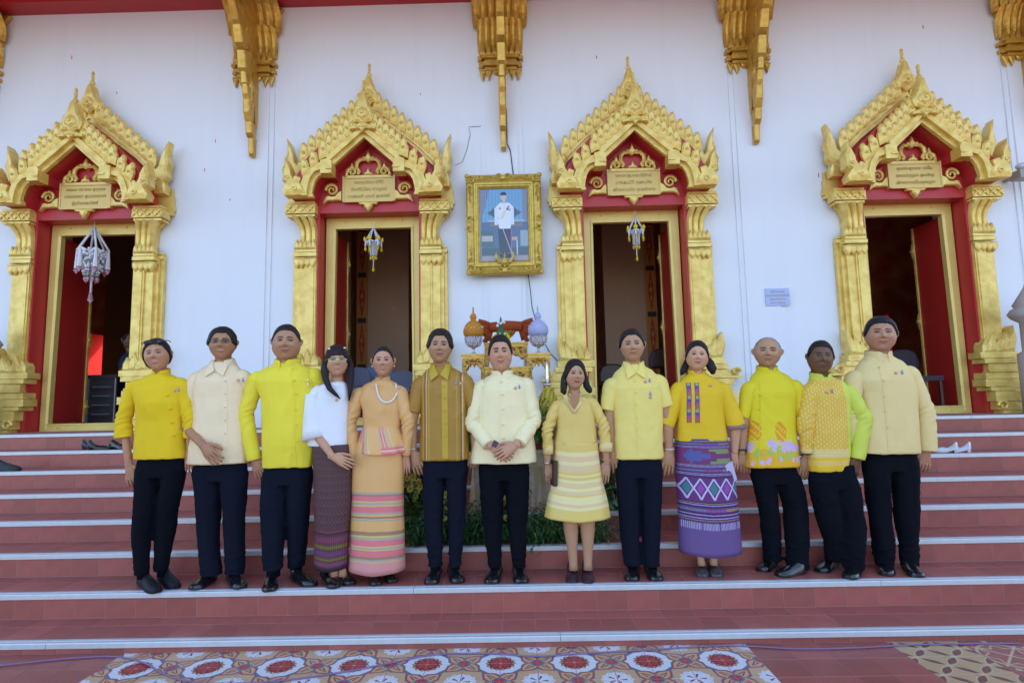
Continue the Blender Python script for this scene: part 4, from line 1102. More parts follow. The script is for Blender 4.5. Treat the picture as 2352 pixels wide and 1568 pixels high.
    if ck == 'stand':
        mb = MB(); n = 26; gap = top.get('gap', .16); inner, outer = [], []
        for k in range(n+1):
            a = -PI/2+gap+(2*PI-2*gap)*k/n; c, s_ = math.cos(a), math.sin(a)
            dz = -.014*max(0, -s_)+.012*max(0, s_)+.006; rr = nrk*1.10
            e = (k in (0, n))*.012
            inner.append(((C.x+c*rr*.97, C.y+s_*rr*.97, C.z+dz-.03), (C.x+c*rr*.95, C.y+s_*rr*.95, C.z+dz+hgt-e)))
            outer.append(((C.x+c*rr*1.10, C.y+s_*rr*1.10, C.z+dz-.032), (C.x+c*rr*1.02, C.y+s_*rr*1.02, C.z+dz+hgt-e)))
        vs = []; 
        for k in range(n+1): vs += [inner[k][0], inner[k][1], outer[k][1], outer[k][0]]
        fs2 = []
        for k in range(n):
            for q in range(4): fs2.append((k*4+q, k*4+(q+1) % 4, (k+1)*4+(q+1) % 4, (k+1)*4+q))
        fs2 += [(0, 3, 2, 1), (n*4, n*4+1, n*4+2, n*4+3)]
        mb.add(vs, fs2); smooth_angle(mb.build('collar', tm, root, fix=True), 40)
    elif ck == 'shirt':
        mb = MB(); rr = nrk*1.12
        # band round the neck and two pointed flaps
        n = 20; vs = []
        for k in range(n+1):
            a = -PI/2+.5+(2*PI-1.0)*k/n; c, s_ = math.cos(a), math.sin(a); dz = -.010*max(0, -s_)+.02*max(0, s_)+.004
            vs += [(C.x+c*rr*.96, C.y+s_*rr*.96, C.z+dz-.01), (C.x+c*rr*.98, C.y+s_*rr*.98, C.z+dz+.035), (C.x+c*rr*1.05, C.y+s_*rr*1.05, C.z+dz+.032), (C.x+c*rr*1.38, C.y+s_*rr*1.30, C.z+dz-.022)]
        fs2 = []
        for k in range(n):
            for q in range(4): fs2.append((k*4+q, k*4+(q+1) % 4, (k+1)*4+(q+1) % 4, (k+1)*4+q))
        fs2 += [(0, 3, 2, 1), (n*4, n*4+1, n*4+2, n*4+3)]
        mb.add(vs, fs2)
        for s in (-1, 1):
            fw = .060 if not o.get('f') else .06
            P0 = Vector((C.x+s*rr*.72, C.y-rr*.74, C.z+.030)); P1 = Vector((C.x+s*rr*1.12, C.y-rr*.20, C.z+.040))
            f1 = onfront(C.x+s*.006, C.z-.048, .010); f2 = onfront(C.x+s*fw, C.z-.088, .010); f3 = onfront(C.x+s*(fw+.008), C.z-.035, .010)
            q = [P0, f1, f2, f3, P1]
            nn = [p+Vector((0, -.006, .004)) for p in q]; m_ = len(q)
            mb.add([tuple(p) for p in q]+[tuple(p) for p in nn], [tuple(range(m_)), tuple(range(2*m_-1, m_-1, -1))]+[(i, (i+1) % m_, (i+1) % m_+m_, i+m_) for i in range(m_)])
        mb.build('collar', tm, root, fix=True)
        # open V of skin / undershirt
        mb = MB(); a = onfront(C.x, C.z-.075, .004); mb.add([tuple(onfront(C.x-rr*.5, C.z-.005, .002)), tuple(a), tuple(onfront(C.x+rr*.5, C.z-.005, .002)), tuple(Vector((C.x, C.y-rr*1.02, C.z+.01)))], [(0, 1, 2, 3)])
    # placket line and buttons
    if top.get('buttons'):
        pts = [U_(x, y, Yb-.1) for x, y in top['buttons']]; mb = MB()
        for x, z in pts:
            p = onfront(x, z, .003); mb.ell(tuple(p), (top.get('br', .0075),)*3, 10, 6)
        mb.build('buttons', top.get('bmat', tm), root, smooth=True)
    if top.get('placket'):
        pl = top['placket']; pw = pl[0]; pts = [U_(x, y, Yb-.1) for x, y in pl[1]]; mb = MB(); vs = []
        P = []
        for i in range(len(pts)-1):
            for t in np.linspace(0, 1, 12)[:-1]: P.append((lerp(pts[i][0], pts[i+1][0], t), lerp(pts[i][1], pts[i+1][1], t)))
        P.append(pts[-1])
        for x, z in P:
            a = onfront(x-pw, z, .0035); b = onfront(x+pw, z, .0035); c = onfront(x+pw, z, -.004); d_ = onfront(x-pw, z, -.004); vs += [tuple(a), tuple(b), tuple(c), tuple(d_)]
        fs2 = [(k*4+q, k*4+(q+1) % 4, (k+1)*4+(q+1) % 4, (k+1)*4+q) for k in range(len(P)-1) for q in range(4)]
        mb.add(vs, fs2+[(0, 1, 2, 3), tuple((len(P)-1)*4+q for q in (3, 2, 1, 0))])
        ob = mb.build('placket', top.get('pmat', tm), root, fix=True)
        if top.get('pl_img'):
            co_ = np.array(mb.v); at = ob.data.attributes.new('pc', 'FLOAT_VECTOR', 'POINT')
            zz = co_[:, 2]; uu = np.tile([0, 1, 1, 0], len(P))
            at.data.foreach_set('vector', np.stack([uu, (zz-zz.min())/(zz.max()-zz.min()), zz*0], 1).astype(np.float32).ravel())
    # pins on the chest, pocket
    for (x, y, kind) in top.get('pins', []):
        X, Z = U_(x, y, Yb-.1); p = onfront(X, Z, .004); mb = MB()
        if kind == 'r': mb.lathe([(.001, -.003), (.011, -.003), (.011, .001), (.006, .003), (.001, .003)], (0, 0, 0), 10)
        else: mb.lathe([(.001, -.003), (.008, -.003), (.008, .001), (.001, .003)], (0, 0, 0), 8); mb.v += []
        v = [(p.x+a, p.y-c, p.z+b*(1 if kind == 'r' else 1.5)) for a, b, c in mb.v]; mb.v = v
        if kind == 't': mb.prism([(p.x-.006, p.z+.006), (p.x+.006, p.z+.006), (p.x, p.z+.022)], p.y-.004, p.y+.002)
        mb.build('pin', PIN_B if kind == 't' else PIN_G, root, fix=True)
    for (x0_, y0_, x1_, m_) in top.get('pockets', []):
        a = onfront(*U_(x0_, y0_, Yb-.1), .004); b = onfront(*U_(x1_, y0_, Yb-.1), .004); mb = MB(); h_ = .016 if m_ is not None else .003
        mb.add([(a.x, a.y, a.z), (b.x, b.y, b.z), (b.x, b.y, b.z-h_), (a.x, a.y, a.z-h_), (a.x, a.y+.006, a.z), (b.x, b.y+.006, b.z), (b.x, b.y+.006, b.z-h_), (a.x, a.y+.006, a.z-h_)], [(0,1,2,3),(7,6,5,4),(0,4,5,1),(2,6,7,3),(0,3,7,4),(1,5,6,2)])
        mb.build('pocket', m_ or tm, root, fix=True)
PIN_B = mat('enamel_pin_blue', (.20, .24, .42), .3, .5); PIN_G = mat('enamel_pin_gold', (.55, .30, .18), .3, .5)

def trousers(P, hem, legs, m, seed=1, wk=1.0, amp=.004, name='trousers', cuffs=None):
    """legs: list of (hip, knee, ankle) each (xl, xr, y) in photo pixels"""
    W, Yb, root = P['W'], P['Yb'], P['root']; mb = MB()
    for lg in legs:
        rings = []
        for (xl, xr, y, dy) in lg:
            a, b = W(xl, y, dy), W(xr, y, dy); hw = (b[0]-a[0])/2*.93
            rings.append(ring((a[0]+b[0])/2, Yb+dy+.02, (a[2]+b[2])/2, hw, min(hw*1.05, .088), 20, 2.1))
        rings = rings[::-1]
        # ease between the given rings
        R2 = []
        for i in range(len(rings)-1):
            for t in (0, .33, .66): R2.append([tuple(lerp(p, q, t) for p, q in zip(u, v)) for u, v in zip(rings[i], rings[i+1])])
        R2.append(rings[-1]); mb.loft(R2)
    a, b = W(hem[1], hem[0]), W(hem[2], hem[0]); hw = (b[0]-a[0])/2; cx = (a[0]+b[0])/2
    mb.loft([ring(cx, Yb+.02, a[2]-.13, hw*.90, .085, 24), ring(cx, Yb+.02, a[2]-.05, hw*.94, .085, 24), ring(cx, Yb+.02, a[2]+.03, hw*.86, .075, 24)])
    co, fs, nr = remeshed(mb, .0085, 2, .5)
    z = co[:, 2]; low = np.exp(-((z-FLOOR-.10)/.12)**2); kn = np.exp(-((z-FLOOR-.48)/.14)**2)
    d = snoise(co, (28, 28, 6.0), seed)*amp*.9+(low*1.2+kn*.5)*(np.abs(snoise(co, (22, 22, 48), seed+3))*1.6-.9)*amp
    d += np.clip(1-np.abs(snoise(co, (14, 16, 8), seed+8))*2, 0, 1)*amp*1.1
    d = d-d.mean()-.002; co = co+nr*d[:, None]
    np_obj(name, co, fs, m, root)
    for lg in legs:
        xl, xr, y, dy = lg[-1]; a, b = W(xl, y-8, dy), W(xr, y-8, dy); r = (b[0]-a[0])/2
        MB().tube([((a[0]+b[0])/2, Yb+dy+.03, a[2]+.05), ((a[0]+b[0])/2, Yb+dy+.03, FLOOR+.05)], [r*.7, r*.62], 12).build('sock', BLACK, root, smooth=True)

def shoe(P, toe, heel, m, hgt=.055, w=.048, heelh=.018, open_=False, name='shoe', dz=0, extra=None):
    """toe, heel: (photo x, depth Y) ; sole on the step"""
    root = P['root']; T = Vector((toe[0], toe[1], 0)); H = Vector((heel[0], heel[1], 0)); d = (T-H); L = d.length; d.normalize(); s = Vector((-d.y, d.x, 0))
    z0 = FLOOR+dz; mb = MB()
    prof = [(0, .55, .50, .80), (.06, .80, .62, 1.05), (.22, .78, .70, 1.0), (.42, .76, .62, .80), (.62, .95, .50, .62), (.80, 1.0, .40, .48), (.93, .80, .28, .36), (1.0, .42, .18, .22)]
    rings = []
    hs = hgt/.055
    for t, ww, h1, h2 in prof:
        c = H+d*L*t; hw = w*ww; z1 = .012+heelh*(1-min(1, t/.45))*(1 if not open_ else 1)
        hh = h2*.062*hs
        if open_ and .08 < t < .60: hh *= .62
        r = []
        for k in range(14):
            a = 2*PI*k/14; cc, ss = math.cos(a), math.sin(a)
            y = cc*hw; zz = z1+(hh*(max(0, ss)**.8) if ss > 0 else 0)+(0 if ss > 0 else ss*.004)
            r.append(tuple(c+s*y+Vector((0, 0, z0+zz))))
        rings.append(r)
    mb.loft(rings)
    # sole and heel
    sr = []
    for t, ww, _, _ in prof:
        c = H+d*(L*t); hw = w*ww+.003; z1 = heelh*(1-min(1, t/.45))
        sr.append([tuple(c+s*hw+Vector((0, 0, z0+z1+.014))), tuple(c-s*hw+Vector((0, 0, z0+z1+.014))), tuple(c-s*hw+Vector((0, 0, z0+z1))), tuple(c+s*hw+Vector((0, 0, z0+z1)))])
    mb.loft(sr)
    hl = []
    for t in (.0, .26 if heelh < .03 else .12):
        c = H+d*(L*t+.004); hw = w*.62; zt = heelh*(1-t/.45)+.008
        hl.append([tuple(c+s*hw+Vector((0, 0, z0+zt))), tuple(c-s*hw+Vector((0, 0, z0+zt))), tuple(c-s*hw*.8+Vector((0, 0, z0))), tuple(c+s*hw*.8+Vector((0, 0, z0)))])
    mb.loft(hl)
    ob = smooth_angle(mb.build(name, m, root, fix=True), 50)
    return H, d, s, L

def skirt(P, rows, m, name='skirt', n=48, waves=0, amp=.004, seed=1, dep=.62, split=None):
    """rows: (y, xl, xr) from hem up to the waist; carries pc coordinates (round, height)"""
    W, Yb, root = P['W'], P['Yb'], P['root']; R1 = []
    for (y, a, b) in rows:
        pa, pb = W(a, y), W(b, y); hw = (pb[0]-pa[0])/2; R1.append(((pa[0]+pb[0])/2, (pa[2]+pb[2])/2, hw, min(hw*dep, .17), (pb[2]-pa[2])/2))
    zs = [r[1] for r in R1]; K = 34; rings = []; pc = []
    idx = np.linspace(0, len(R1)-1, len(R1))
    for k in range(K+1):
        t = k/K; f = t*(len(R1)-1)
        cx, z, hw, hd, tl = [float(np.interp(f, idx, [r[j] for r in R1])) for j in range(5)]
        rg = []
        for i in range(n):
            a = 2*PI*i/n; c, s = math.cos(a), math.sin(a)
            wv = 1+waves*math.sin(a*7+seed)*(1-t)**1.2
            x = math.copysign(abs(c)**.9, c)*hw*wv; y = math.copysign(abs(s)**.9, s)*hd*wv
            dzz = -.018*(1-t)*(1-abs(c))*(s < 0)
            rg.append((cx+x, Yb+.02+y, z+tl*c+dzz)); pc.append((.5+.5*x/hw if s <= 0 else .5+.5*x/hw, t, s))
        rings.append(rg)
    mb = MB(); mb.loft(rings); co = np.array(mb.v); nrm = co-np.array([co[:, 0].mean(), Yb, 0]); nrm[:, 2] = 0; nrm /= np.linalg.norm(nrm, axis=1)[:, None]+1e-9
    co = co+nrm*(snoise(co, (26, 26, 4), seed)*amp*.9+snoise(co, (40, 40, 20), seed+4)*amp*.35)[:, None]
    return np_obj(name, co, mb.f, m, root, {'pc': np.array(pc)})
# ------------------------------------------------------------------ fabrics
def bands(v, rows, base):
    img = np.ones(v.shape+(3,))*np.array(base)
    for a, b, c in rows: img[(v >= a) & (v < b)] = c
    return img
def pat_tan_skirt(u, v):
    y = 1307-v*272; d = (y-1010.6)/.23437+(u-.5)**2*-60
    tan, pk, gr, br, yl = (.74, .40, .14), (.72, .17, .19), (.42, .36, .28), (.36, .20, .12), (.68, .48, .14)
    img = np.ones(v.shape+(3,))*np.array(tan)
    for a, b, c in ((705, 722, gr), (722, 735, br), (735, 775, pk), (775, 785, yl), (785, 803, gr), (803, 812, yl), (812, 852, pk), (852, 866, gr), (878, 892, br), (898, 908, gr),
                    (975, 1000, br), (1000, 1012, yl), (1012, 1030, gr), (1030, 1070, pk), (1070, 1078, yl), (1078, 1092, gr), (1092, 1098, yl), (1098, 1140, pk), (1140, 1158, br), (1158, 1172, gr), (1178, 1400, (.66, .27, .25))):
        img[(d >= a) & (d < b)] = c
    return img
def pat_peplum(u, v):
    tan, pk, gr, yl = np.array((.74, .40, .14)), np.array((.72, .17, .19)), np.array((.45, .38, .28)), np.array((.70, .55, .25))
    img = np.ones(v.shape+(3,))*tan; s = (u*1.0+v*.12) % .5
    for a, b, c in ((.10, .125, gr), (.13, .165, pk), (.17, .185, yl), (.19, .225, pk), (.23, .25, gr), (.29, .31, gr), (.33, .345, yl)): img[(s > a) & (s < b)] = c
    img[(v < .30) & (u > .55)] = pk; img[(v < .18) & (u > .55) & (v > .12)] = yl
    return img
def pat_ikat(u, v):
    base = np.array((.040, .014, .028)); img = np.ones(v.shape+(3,))*base
    U = u*11; V = v*34; m = (np.abs((U % 1)-.5)+np.abs((V % 1)-.5)*.8); l = (np.abs(m-.35) < .09) | ((np.abs((U+.5) % 1-.5) < .07) & ((V % 2) < 1.2))
    img[l & (v > .31)] = (.15, .055, .04)
    img[(v > .295) & (v < .305)] = (.22, .04, .05)
    z = np.abs(((u*17) % 1)-.5)*2
    for v0, v1, c in ((.20, .28, (.17, .03, .07)), (.16, .21, (.16, .10, .01)), (.10, .17, (.14, .03, .10)), (.075, .11, (.16, .10, .01)), (.03, .08, (.18, .04, .08))):
        t = (v-v0)/(v1-v0); img[(t > 0) & (t < 1) & (z < np.abs(np.sin(t*PI*1.0)))] = c
    return img
def pat_brocade(u, v):
    img = np.ones(v.shape+(3,))*np.array((.44, .22, .02)); a = u*34; b = v*62
    m = np.hypot((a+.5*(np.floor(b) % 2)) % 1-.5, (b % 1)-.5); img[m < .33] = (.24, .10, .015); img[m < .16] = (.50, .31, .03)
    for c0 in (.10, .22, .78, .90): img[np.abs(u-c0) < .014] = (.42, .30, .02)
    for c0 in (.14, .86): img[np.abs(u-c0) < .018] = (.30, .08, .03); img[(np.abs(u-c0-.026) < .011) & ((v*42) % 1 < .6)] = (.75, .62, .38)
    img[((u < -.0) | (u > 1)) & (m >= .33)] = (.42, .21, .02)
    return img
def pat_yellow_dress(u, v):
    y = 1185-v*170; g, cr, pk, yl = (.74, .52, .13), (.80, .66, .30), (.74, .52, .27), (.78, .62, .20)
    rows = [(1036, 1045, cr), (1045, 1056, pk), (1056, 1064, cr), (1064, 1078, pk), (1084, 1088, cr), (1094, 1102, cr), (1100, 1108, pk), (1110, 1117, cr), (1117, 1124, pk), (1128, 1133, cr), (1133, 1143, cr), (1143, 1150, pk), (1150, 1158, cr)]
    img = np.ones(v.shape+(3,))*np.array(g); yy = y+(u-.5)**2*14
    for a, b, c in rows: img[(yy > a-1) & (yy < b-1)] = c
    return img
def pat_purple_skirt(u, v):
    J = (1264-v*254-980)/.23437+(u-.5)*-10; pu = np.array((.135, .07, .22)); img = np.ones(v.shape+(3,))*pu; U = u*1.0
    dk, lv, mg, bl, gn, yl = (.035, .015, .05), (.36, .28, .62), (.20, .03, .14), (.08, .09, .30), (.20, .25, .10), (.45, .42, .12)
    img[(J > 110) & (J < 960)] = (.14, .028, .15)
    for c in (145, 165, 175, 225, 240, 255, 470, 485, 500, 560, 575, 590, 605, 825, 840, 855, 900, 920, 940, 965): img[np.abs(J-c) < 4.5] = dk
    for c in (155, 232, 248, 478, 493, 568, 583, 845, 912, 935): img[np.abs(J-c) < 3.4] = lv
    for c in (168, 468, 832, 950): img[np.abs(J-c) < 1.8] = (.30, .30, .12)
    for J0 in (197, 532, 880):
        dash = ((u*48) % 1 < .5) & (np.abs(J-J0) < 9); img[dash] = (.30, .12, .38); img[dash & (u > .72)] = yl; img[dash & (u < .40)] = (.12, .30, .36)
    m = (J > 268) & (J < 455)
    st = np.floor((J-268)/31); w = np.abs(st-2.5); img[m] = (.17, .03, .12)
    img[m & (u < .12+.5*(1-w/3.2)) & (u > .06+.05*w)] = bl; img[m & (u > .82-.12*(w)) & (w > .8) & (u < .92)] = gn
    m = (J > 615) & (J < 808); t = (J-712)/96; X = (u*4.6) % 1-.5
    img[m] = (.13, .025, .16); img[m & (np.floor(u*4.6) % 2 == 0) & (np.abs(X)+np.abs(t)*.5 < .32)] = (.04, .20, .20); img[m & (np.floor(u*4.6) % 2 == 1) & (np.abs(X)+np.abs(t)*.5 < .30)] = (.28, .06, .33)
    img[m & (np.abs(np.abs(X)-np.abs(np.abs(t)-1)*.5) < .075)] = (.50, .46, .70)
    img[(J > 965) & (J < 1015) & ((u*42) % 1 < .45) & ((u*3.4) % 1 > .08)] = (.45, .38, .62)
    return img
def flowers(img, u, v, pts, r, c, asp):
    for (a, b, s) in pts:
        x = (u-a)*asp; y = v-b; d = np.hypot(x, y); th = np.arctan2(y, x); m = d < r*s*(.72+.28*np.cos(5*th)); img[m] = c; img[d < r*s*.22] = (.65, .45, .62)
def pat_floral(u, v):
    img = np.ones(v.shape+(3,))*np.array((.74, .60, .01))
    w = v+.02*np.sin(u*17); img[w < .20] = (.78, .42, .005); 
    rng = np.random.RandomState(4)
    for cx, cy in ((.17, .42), (.60, .41)):
        d = np.hypot((u-cx)*1.1, v-cy); n = np.sin(u*90)*np.sin(v*110)+np.sin(u*50+v*70); img[(d < .115) & (n > -.55)] = (.78, .30, .01)
    lv = [(rng.rand(), .10+rng.rand()*.14) for _ in range(26)]
    for a, b in lv:
        an = rng.rand()*3; x = (u-a)*.85; y = v-b; s = x*math.cos(an)+y*math.sin(an); t = -x*math.sin(an)+y*math.cos(an); img[(np.abs(s) < .055) & (np.abs(t) < .020*(1-(s/.055)**2))] = (.38, .50, .10)
    pts = [(rng.rand(), .20+rng.rand()*.10, .8+rng.rand()*.5) for _ in range(26)]+[(rng.rand(), .05+rng.rand()*.06, .9) for _ in range(12)]
    flowers(img, u, v, pts, .036, (.62, .42, .72), .85)
    sl = [(1.12+.1*rng.rand(), .50+.12*rng.rand(), .9) for _ in range(6)]+[(-.08-.1*rng.rand(), .50+.12*rng.rand(), .9) for _ in range(6)]
    flowers(img, u, v, sl, .035, (.62, .42, .72), .85)
    return img
def pat_vest(u, v):
    img = np.ones(v.shape+(3,))*np.array((.76, .45, .02)); a = u*15; b = v*19
    m = np.abs((a % 1)-.5)/.30+np.abs(((b+.5*(np.floor(a) % 2)) % 1)-.5)/.42; img[(m < 1)] = (.72, .58, .28); img[m < .35] = (.76, .48, .05)
    img[(v < .25) & (v > .16)] = (.76, .60, .26); img[(v < .25) & (v > .16) & ((v*60) % 1 < .25)] = (.72, .42, .04); img[v < .16] = (.78, .46, .01); img[(v < .13) & (v > .07) & ((u*34) % 1 < .5)] = (.74, .54, .20)
    e = .945+.0*v; lime = (.62, .66, .08)
    img[u > np.where(v > .62, e-.30*(v-.62)*0, e)] = lime; img[(u > 1.0-.28*np.clip(v-.55, 0, 1)) & (v > .55)] = lime; img[v > 1.04] = lime
    return img
def pat_band(u, v):
    img = np.ones(v.shape+(3,))*np.array((.45, .05, .20)); k = np.floor(v*12) % 4
    for i, c in enumerate(((.50, .14, .04), (.50, .07, .30), (.16, .07, .34), (.40, .36, .20))): img[k == i] = c
    img[((v*72) % 1 < .28)] *= .45; img[(u < .12) | (u > .88)] = (.10, .05, .15)
    return img
def wide(fn):   # prints run past the hem width on to the sleeves: store u from -.5 to 1.5, v from -.1 to 1.2
    return lambda u, v: fn(u*2-.5, v*1.3-.1)
def print_mat(name, fn, w=256, h=256, top=False, **k):
    im = make_image(name+'_print', w, h, wide(fn) if top else fn)
    m = img_mat(name, im, 'pc', ext='EXTEND', **k)
    if top:
        for q in m.node_tree.nodes:
            if q.type == 'MAPPING': q.inputs['Scale'].default_value = (.5, 1/1.3, 1); q.inputs['Location'].default_value = (.25, .1/1.3, 0)
    return wrinkle(m, .35)
YEL1 = cloth_mat('yellow_wool', (.80, .54, .012), .8); CREAM = cloth_mat('cream_silk', (.88, .68, .42), .42, .2, 300, .2)
LEMON = cloth_mat('lemon_cloth', (.86, .71, .05), .7); WHITE = cloth_mat('white_crepe', (.80, .80, .84), .8); TAN = cloth_mat('tan_silk', (.74, .40, .14), .42, .2, 320, .2)
PALE = cloth_mat('pale_cream_silk', (.90, .76, .43), .48, .2, 320, .2); GOLDS = cloth_mat('gold_silk', (.74, .52, .13), .42, .2, 320, .2); LIGHTY = cloth_mat('light_yellow_cotton', (.86, .69, .19), .75)
AMBER = cloth_mat('amber_cotton', (.78, .50, .02), .75); STRAW = cloth_mat('straw_cloth', (.80, .61, .27), .75); LIME = cloth_mat('lime_cloth', (.64, .64, .09), .7)
BROC = print_mat('gold_brocade', pat_brocade, 512, 512, True, rough=.5, bump=(300, .3)); MUST = cloth_mat('mustard_trim', (.52, .34, .015), .5)
FLOR = print_mat('floral_cotton', pat_floral, 512, 512, True, rough=.7, bump=(260, .2)); VEST = print_mat('leaf_print_cotton', pat_vest, 512, 512, True, rough=.65, bump=(260, .2))
YPL = cloth_mat('bright_yellow_cotton', (.74, .60, .01), .7)
NAVY = mat('navy_suiting', (.006, .008, .017), .9, bump=(300, .2), spec=.12); BLACK = mat('black_suiting', (.004, .005, .009), .9, bump=(300, .2), spec=.10)
LEATHER = mat('black_leather', (.008, .008, .010), .22, bump=(60, .15), spec=.6, coat=.3); MATTE = mat('soft_black_slipper', (.006, .007, .012), .6, spec=.3)
PLUM = mat('plum_leather', (.035, .015, .025), .4); PEWTER = mat('pewter_leather', (.10, .10, .12), .3, .5)
PEARL = mat('pearl', (.80, .78, .76), .2, spec=.8); SILV = mat('silver', (.7, .7, .72), .25, 1.0); GLD = mat('gold_metal', (.8, .55, .2), .25, 1.0)

def shoes(P, l, r, m, *a, **k):
    for tp, ty, hp, hy in (l, r): shoe(P, (U_(tp, 1340, ty)[0], ty), (U_(hp, 1335, hy)[0], hy), m, *a, **k)
# ------------------------------------------------------------------ the thirteen, left to right
SK = dict(a=(0.51, 0.257, 0.142), b=(0.428, 0.209, 0.107), c=(0.449, 0.228, 0.125), d=(0.571, 0.31, 0.181), e=(0.571, 0.291, 0.172), f=(0.469, 0.252, 0.133), g=(0.592, 0.301, 0.185), h=(0.51, 0.281, 0.163), i=(0.49, 0.262, 0.138), j=(0.612, 0.339, 0.202), k=(0.469, 0.252, 0.133), l=(0.16, 0.072, 0.036), m=(0.469, 0.228, 0.133))
def arm(el, wr, tip=None, end=None, **k): return dict(el=el, wr=wr, tip=tip, end=end, **k) if tip else dict(el=el, wr=wr, end=end, **k)
PPL = []
# 1 woman in deep yellow jacket
o = dict(Y=.50, f=True, smile=1, blush=.35, lip=(.50, .10, .12), brow=.024, yaw=.12, bust=.02, ar=.92, jaw=.52, eye=.03)
P = person('smiling woman with sunglasses on her head in deep yellow jacket and black trousers', 0, (361, 779), (367, 853), 31, [(1053, 308, 427), (1015, 309, 424), (965, 314, 421), (925, 312, 424), (893, 308, 426)], [(292, 872), (430, 866)],
  [arm((283, 965), (296, 1066), (306, 1132), [(266, 1004), (304, 1004)], long=True, curl=.8), arm((436, 960), (437, 1030), (434, 1090), [(424, 1005), (452, 1005)], long=True)],
  [[(345, 1060), (330, 1178), (322, 1318)], [(398, 1060), (382, 1172), (367, 1308)]], None, SK['a'],
  dict(line={0: .62, .45: .60, .75: .48, 1.0: .25, 1.25: .02, 1.45: -.25, 1.7: -.52, 2.2: -.62, 3.15: -.65}, t=.10, locks=[[((-.52, .12, .25), (.14, .14)), ((-.60, .10, -.10), (.15, .13)), ((-.50, .16, -.50), (.13, .13)), ((-.36, .2, -.72), (.06, .07))], [((.52, .16, .2), (.13, .13)), ((.60, .15, -.12), (.12, .10)), ((.50, .2, -.45), (.06, .06))]]),
  dict(name='jacket', mat=YEL1, collar='stand', gap=.22, ch=.045, amp=.0032, seed=11, buttons=[(379, 908), (385, 938), (387, 970), (389.5, 1001)], br=.009, pins=[(402, 896, 'r'), (411, 895, 't')], pockets=[(306, 995, 360, None), (409, 991, 424, None)]), o)
trousers(P, (1053, 308, 427), [[(309, 368, 1075, 0), (306, 365, 1110, 0), (302, 351, 1178, -.03), (298, 342, 1225, -.03), (303, 337, 1322, -.03)], [(366, 426, 1075, 0), (366, 420, 1110, 0), (357, 404, 1170, 0), (352, 400, 1210, .02), (350, 382, 1312, .02)]], BLACK, 1, amp=.003)
shoes(P, (362,.35,325,.57), (405,.44,372,.64), MATTE, .07, .043, .012)
PPL.append(P)
# sunglasses pushed up on the hair
def glasses(P, zc, sun, lensm, frame, tilt=0, yy=-.86, sc=1.0, fill=True, w=.20):
    fr = P['fromh']; root = P['root']; mb = MB(); ml = MB()
    for s in (-1, 1):
        c = s*.25; pts = [(c+w*sc*math.cos(a)*abs(math.cos(a))**-.35 if abs(math.cos(a)) > .01 else c, zc+.115*sc*math.sin(a)) for a in np.linspace(0, 2*PI, 15)[:-1]]
        pts = [(max(-.62, min(.62, a)), b) for a, b in pts]
        w3 = [Vector(fr((a, yy+tilt*(b-zc)+.35*a*a, b))) for a, b in pts]
        mb.tube(w3+[w3[0]], .0018 if not sun else .003, 5)
        if fill: ml.add([tuple(p) for p in w3], [tuple(range(len(w3)))]); 
        mb.tube([Vector(fr((s*.45, yy+.07, zc+.03))), Vector(fr((s*.66, -.25, zc+.03))), Vector(fr((s*.67, .15, zc-.02)))], .0018 if not sun else .003, 5)
    mb.tube([Vector(fr((-.06, yy-.03, zc+.02))), Vector(fr((.06, yy-.03, zc+.02)))], .002, 5)
    o_ = mb.build('sunglasses' if sun else 'glasses', frame, root, fix=True)
    if fill: 
        l = ml.build('lens', lensm, None, org=tuple(root['_o'])); l.location = (0, 0, 0); l.parent = o_
FRB = mat('dark_frame', (.01, .01, .012), .25); LSUN = mat('sun_lens', (.03, .035, .06), .08, spec=.8)
LCL = mat('clear_lens', (.1, .12, .14), .15, spec=.2); 
for m_ in (LCL,): m_.node_tree.nodes['Principled BSDF'].inputs['Alpha'].default_value = .12
LGR = mat('green_lens', (.10, .34, .26), .2, spec=.2); LGR.node_tree.nodes['Principled BSDF'].inputs['Alpha'].default_value = .42
glasses(P, .82, True, LSUN, FRB, tilt=1.0, yy=-.62, sc=1.1)
# 2 man, cream shirt and glasses
o = dict(Y=.54, smile=.9, lip=(.34, .14, .11), brow=.032, jaw=.42, ar=1.0, yaw=.05, mw=.18)
P = person('man with thin glasses in shiny cream short sleeved shirt reaching across his front', 0, (514, 752), (512, 827), 34, [(1064, 430, 567), (1020, 433, 567), (965, 438, 566), (915, 442, 566), (885, 446, 562)], [(435, 852), (572, 846)],
  [arm((425, 978, -.02), (466, 1022, -.15), (505, 1071, -.19), [(410, 942), (454, 942)], curl=.45, th=(1, 0, .7), L=.185), arm((574, 975, .10), (572, 1030, .13), (569, 1068, .13), [(556, 938, .08), (588, 938, .08)], curl=.4)],
  [[(470, 1070), (475, 1179), (483, 1315)], [(530, 1070), (535, 1180), (536, 1312)]], None, SK['b'], dict(line=MEN, t=.10),
  dict(name='shirt', mat=CREAM, collar='shirt', amp=.0045, seed=21, placket=(.016, [(514, 880), (515, 1062)]), buttons=[(515, 874), (515.5, 904), (515.5, 934), (515.5, 964), (516, 994)], pins=[(548, 873, 'r'), (559, 873, 't')], slr=1.05), o)
trousers(P, (1062, 434, 568), [[(436, 502, 1085, 0), (441, 504, 1120, 0), (447, 503, 1179, 0), (449, 500, 1240, 0), (456, 507, 1322, -.02)], [(500, 568, 1085, 0), (504, 566, 1120, 0), (508, 562, 1180, 0), (511, 560, 1240, 0), (513, 559, 1318, 0)]], NAVY, 2)
shoes(P, (442,.395,490,.60), (556,.41,530,.62), LEATHER)
glasses(P, .085, False, LCL, mat('thin_frame', (.08, .06, .05), .3, .5), yy=-.90, sc=.82)
PPL.append(P)
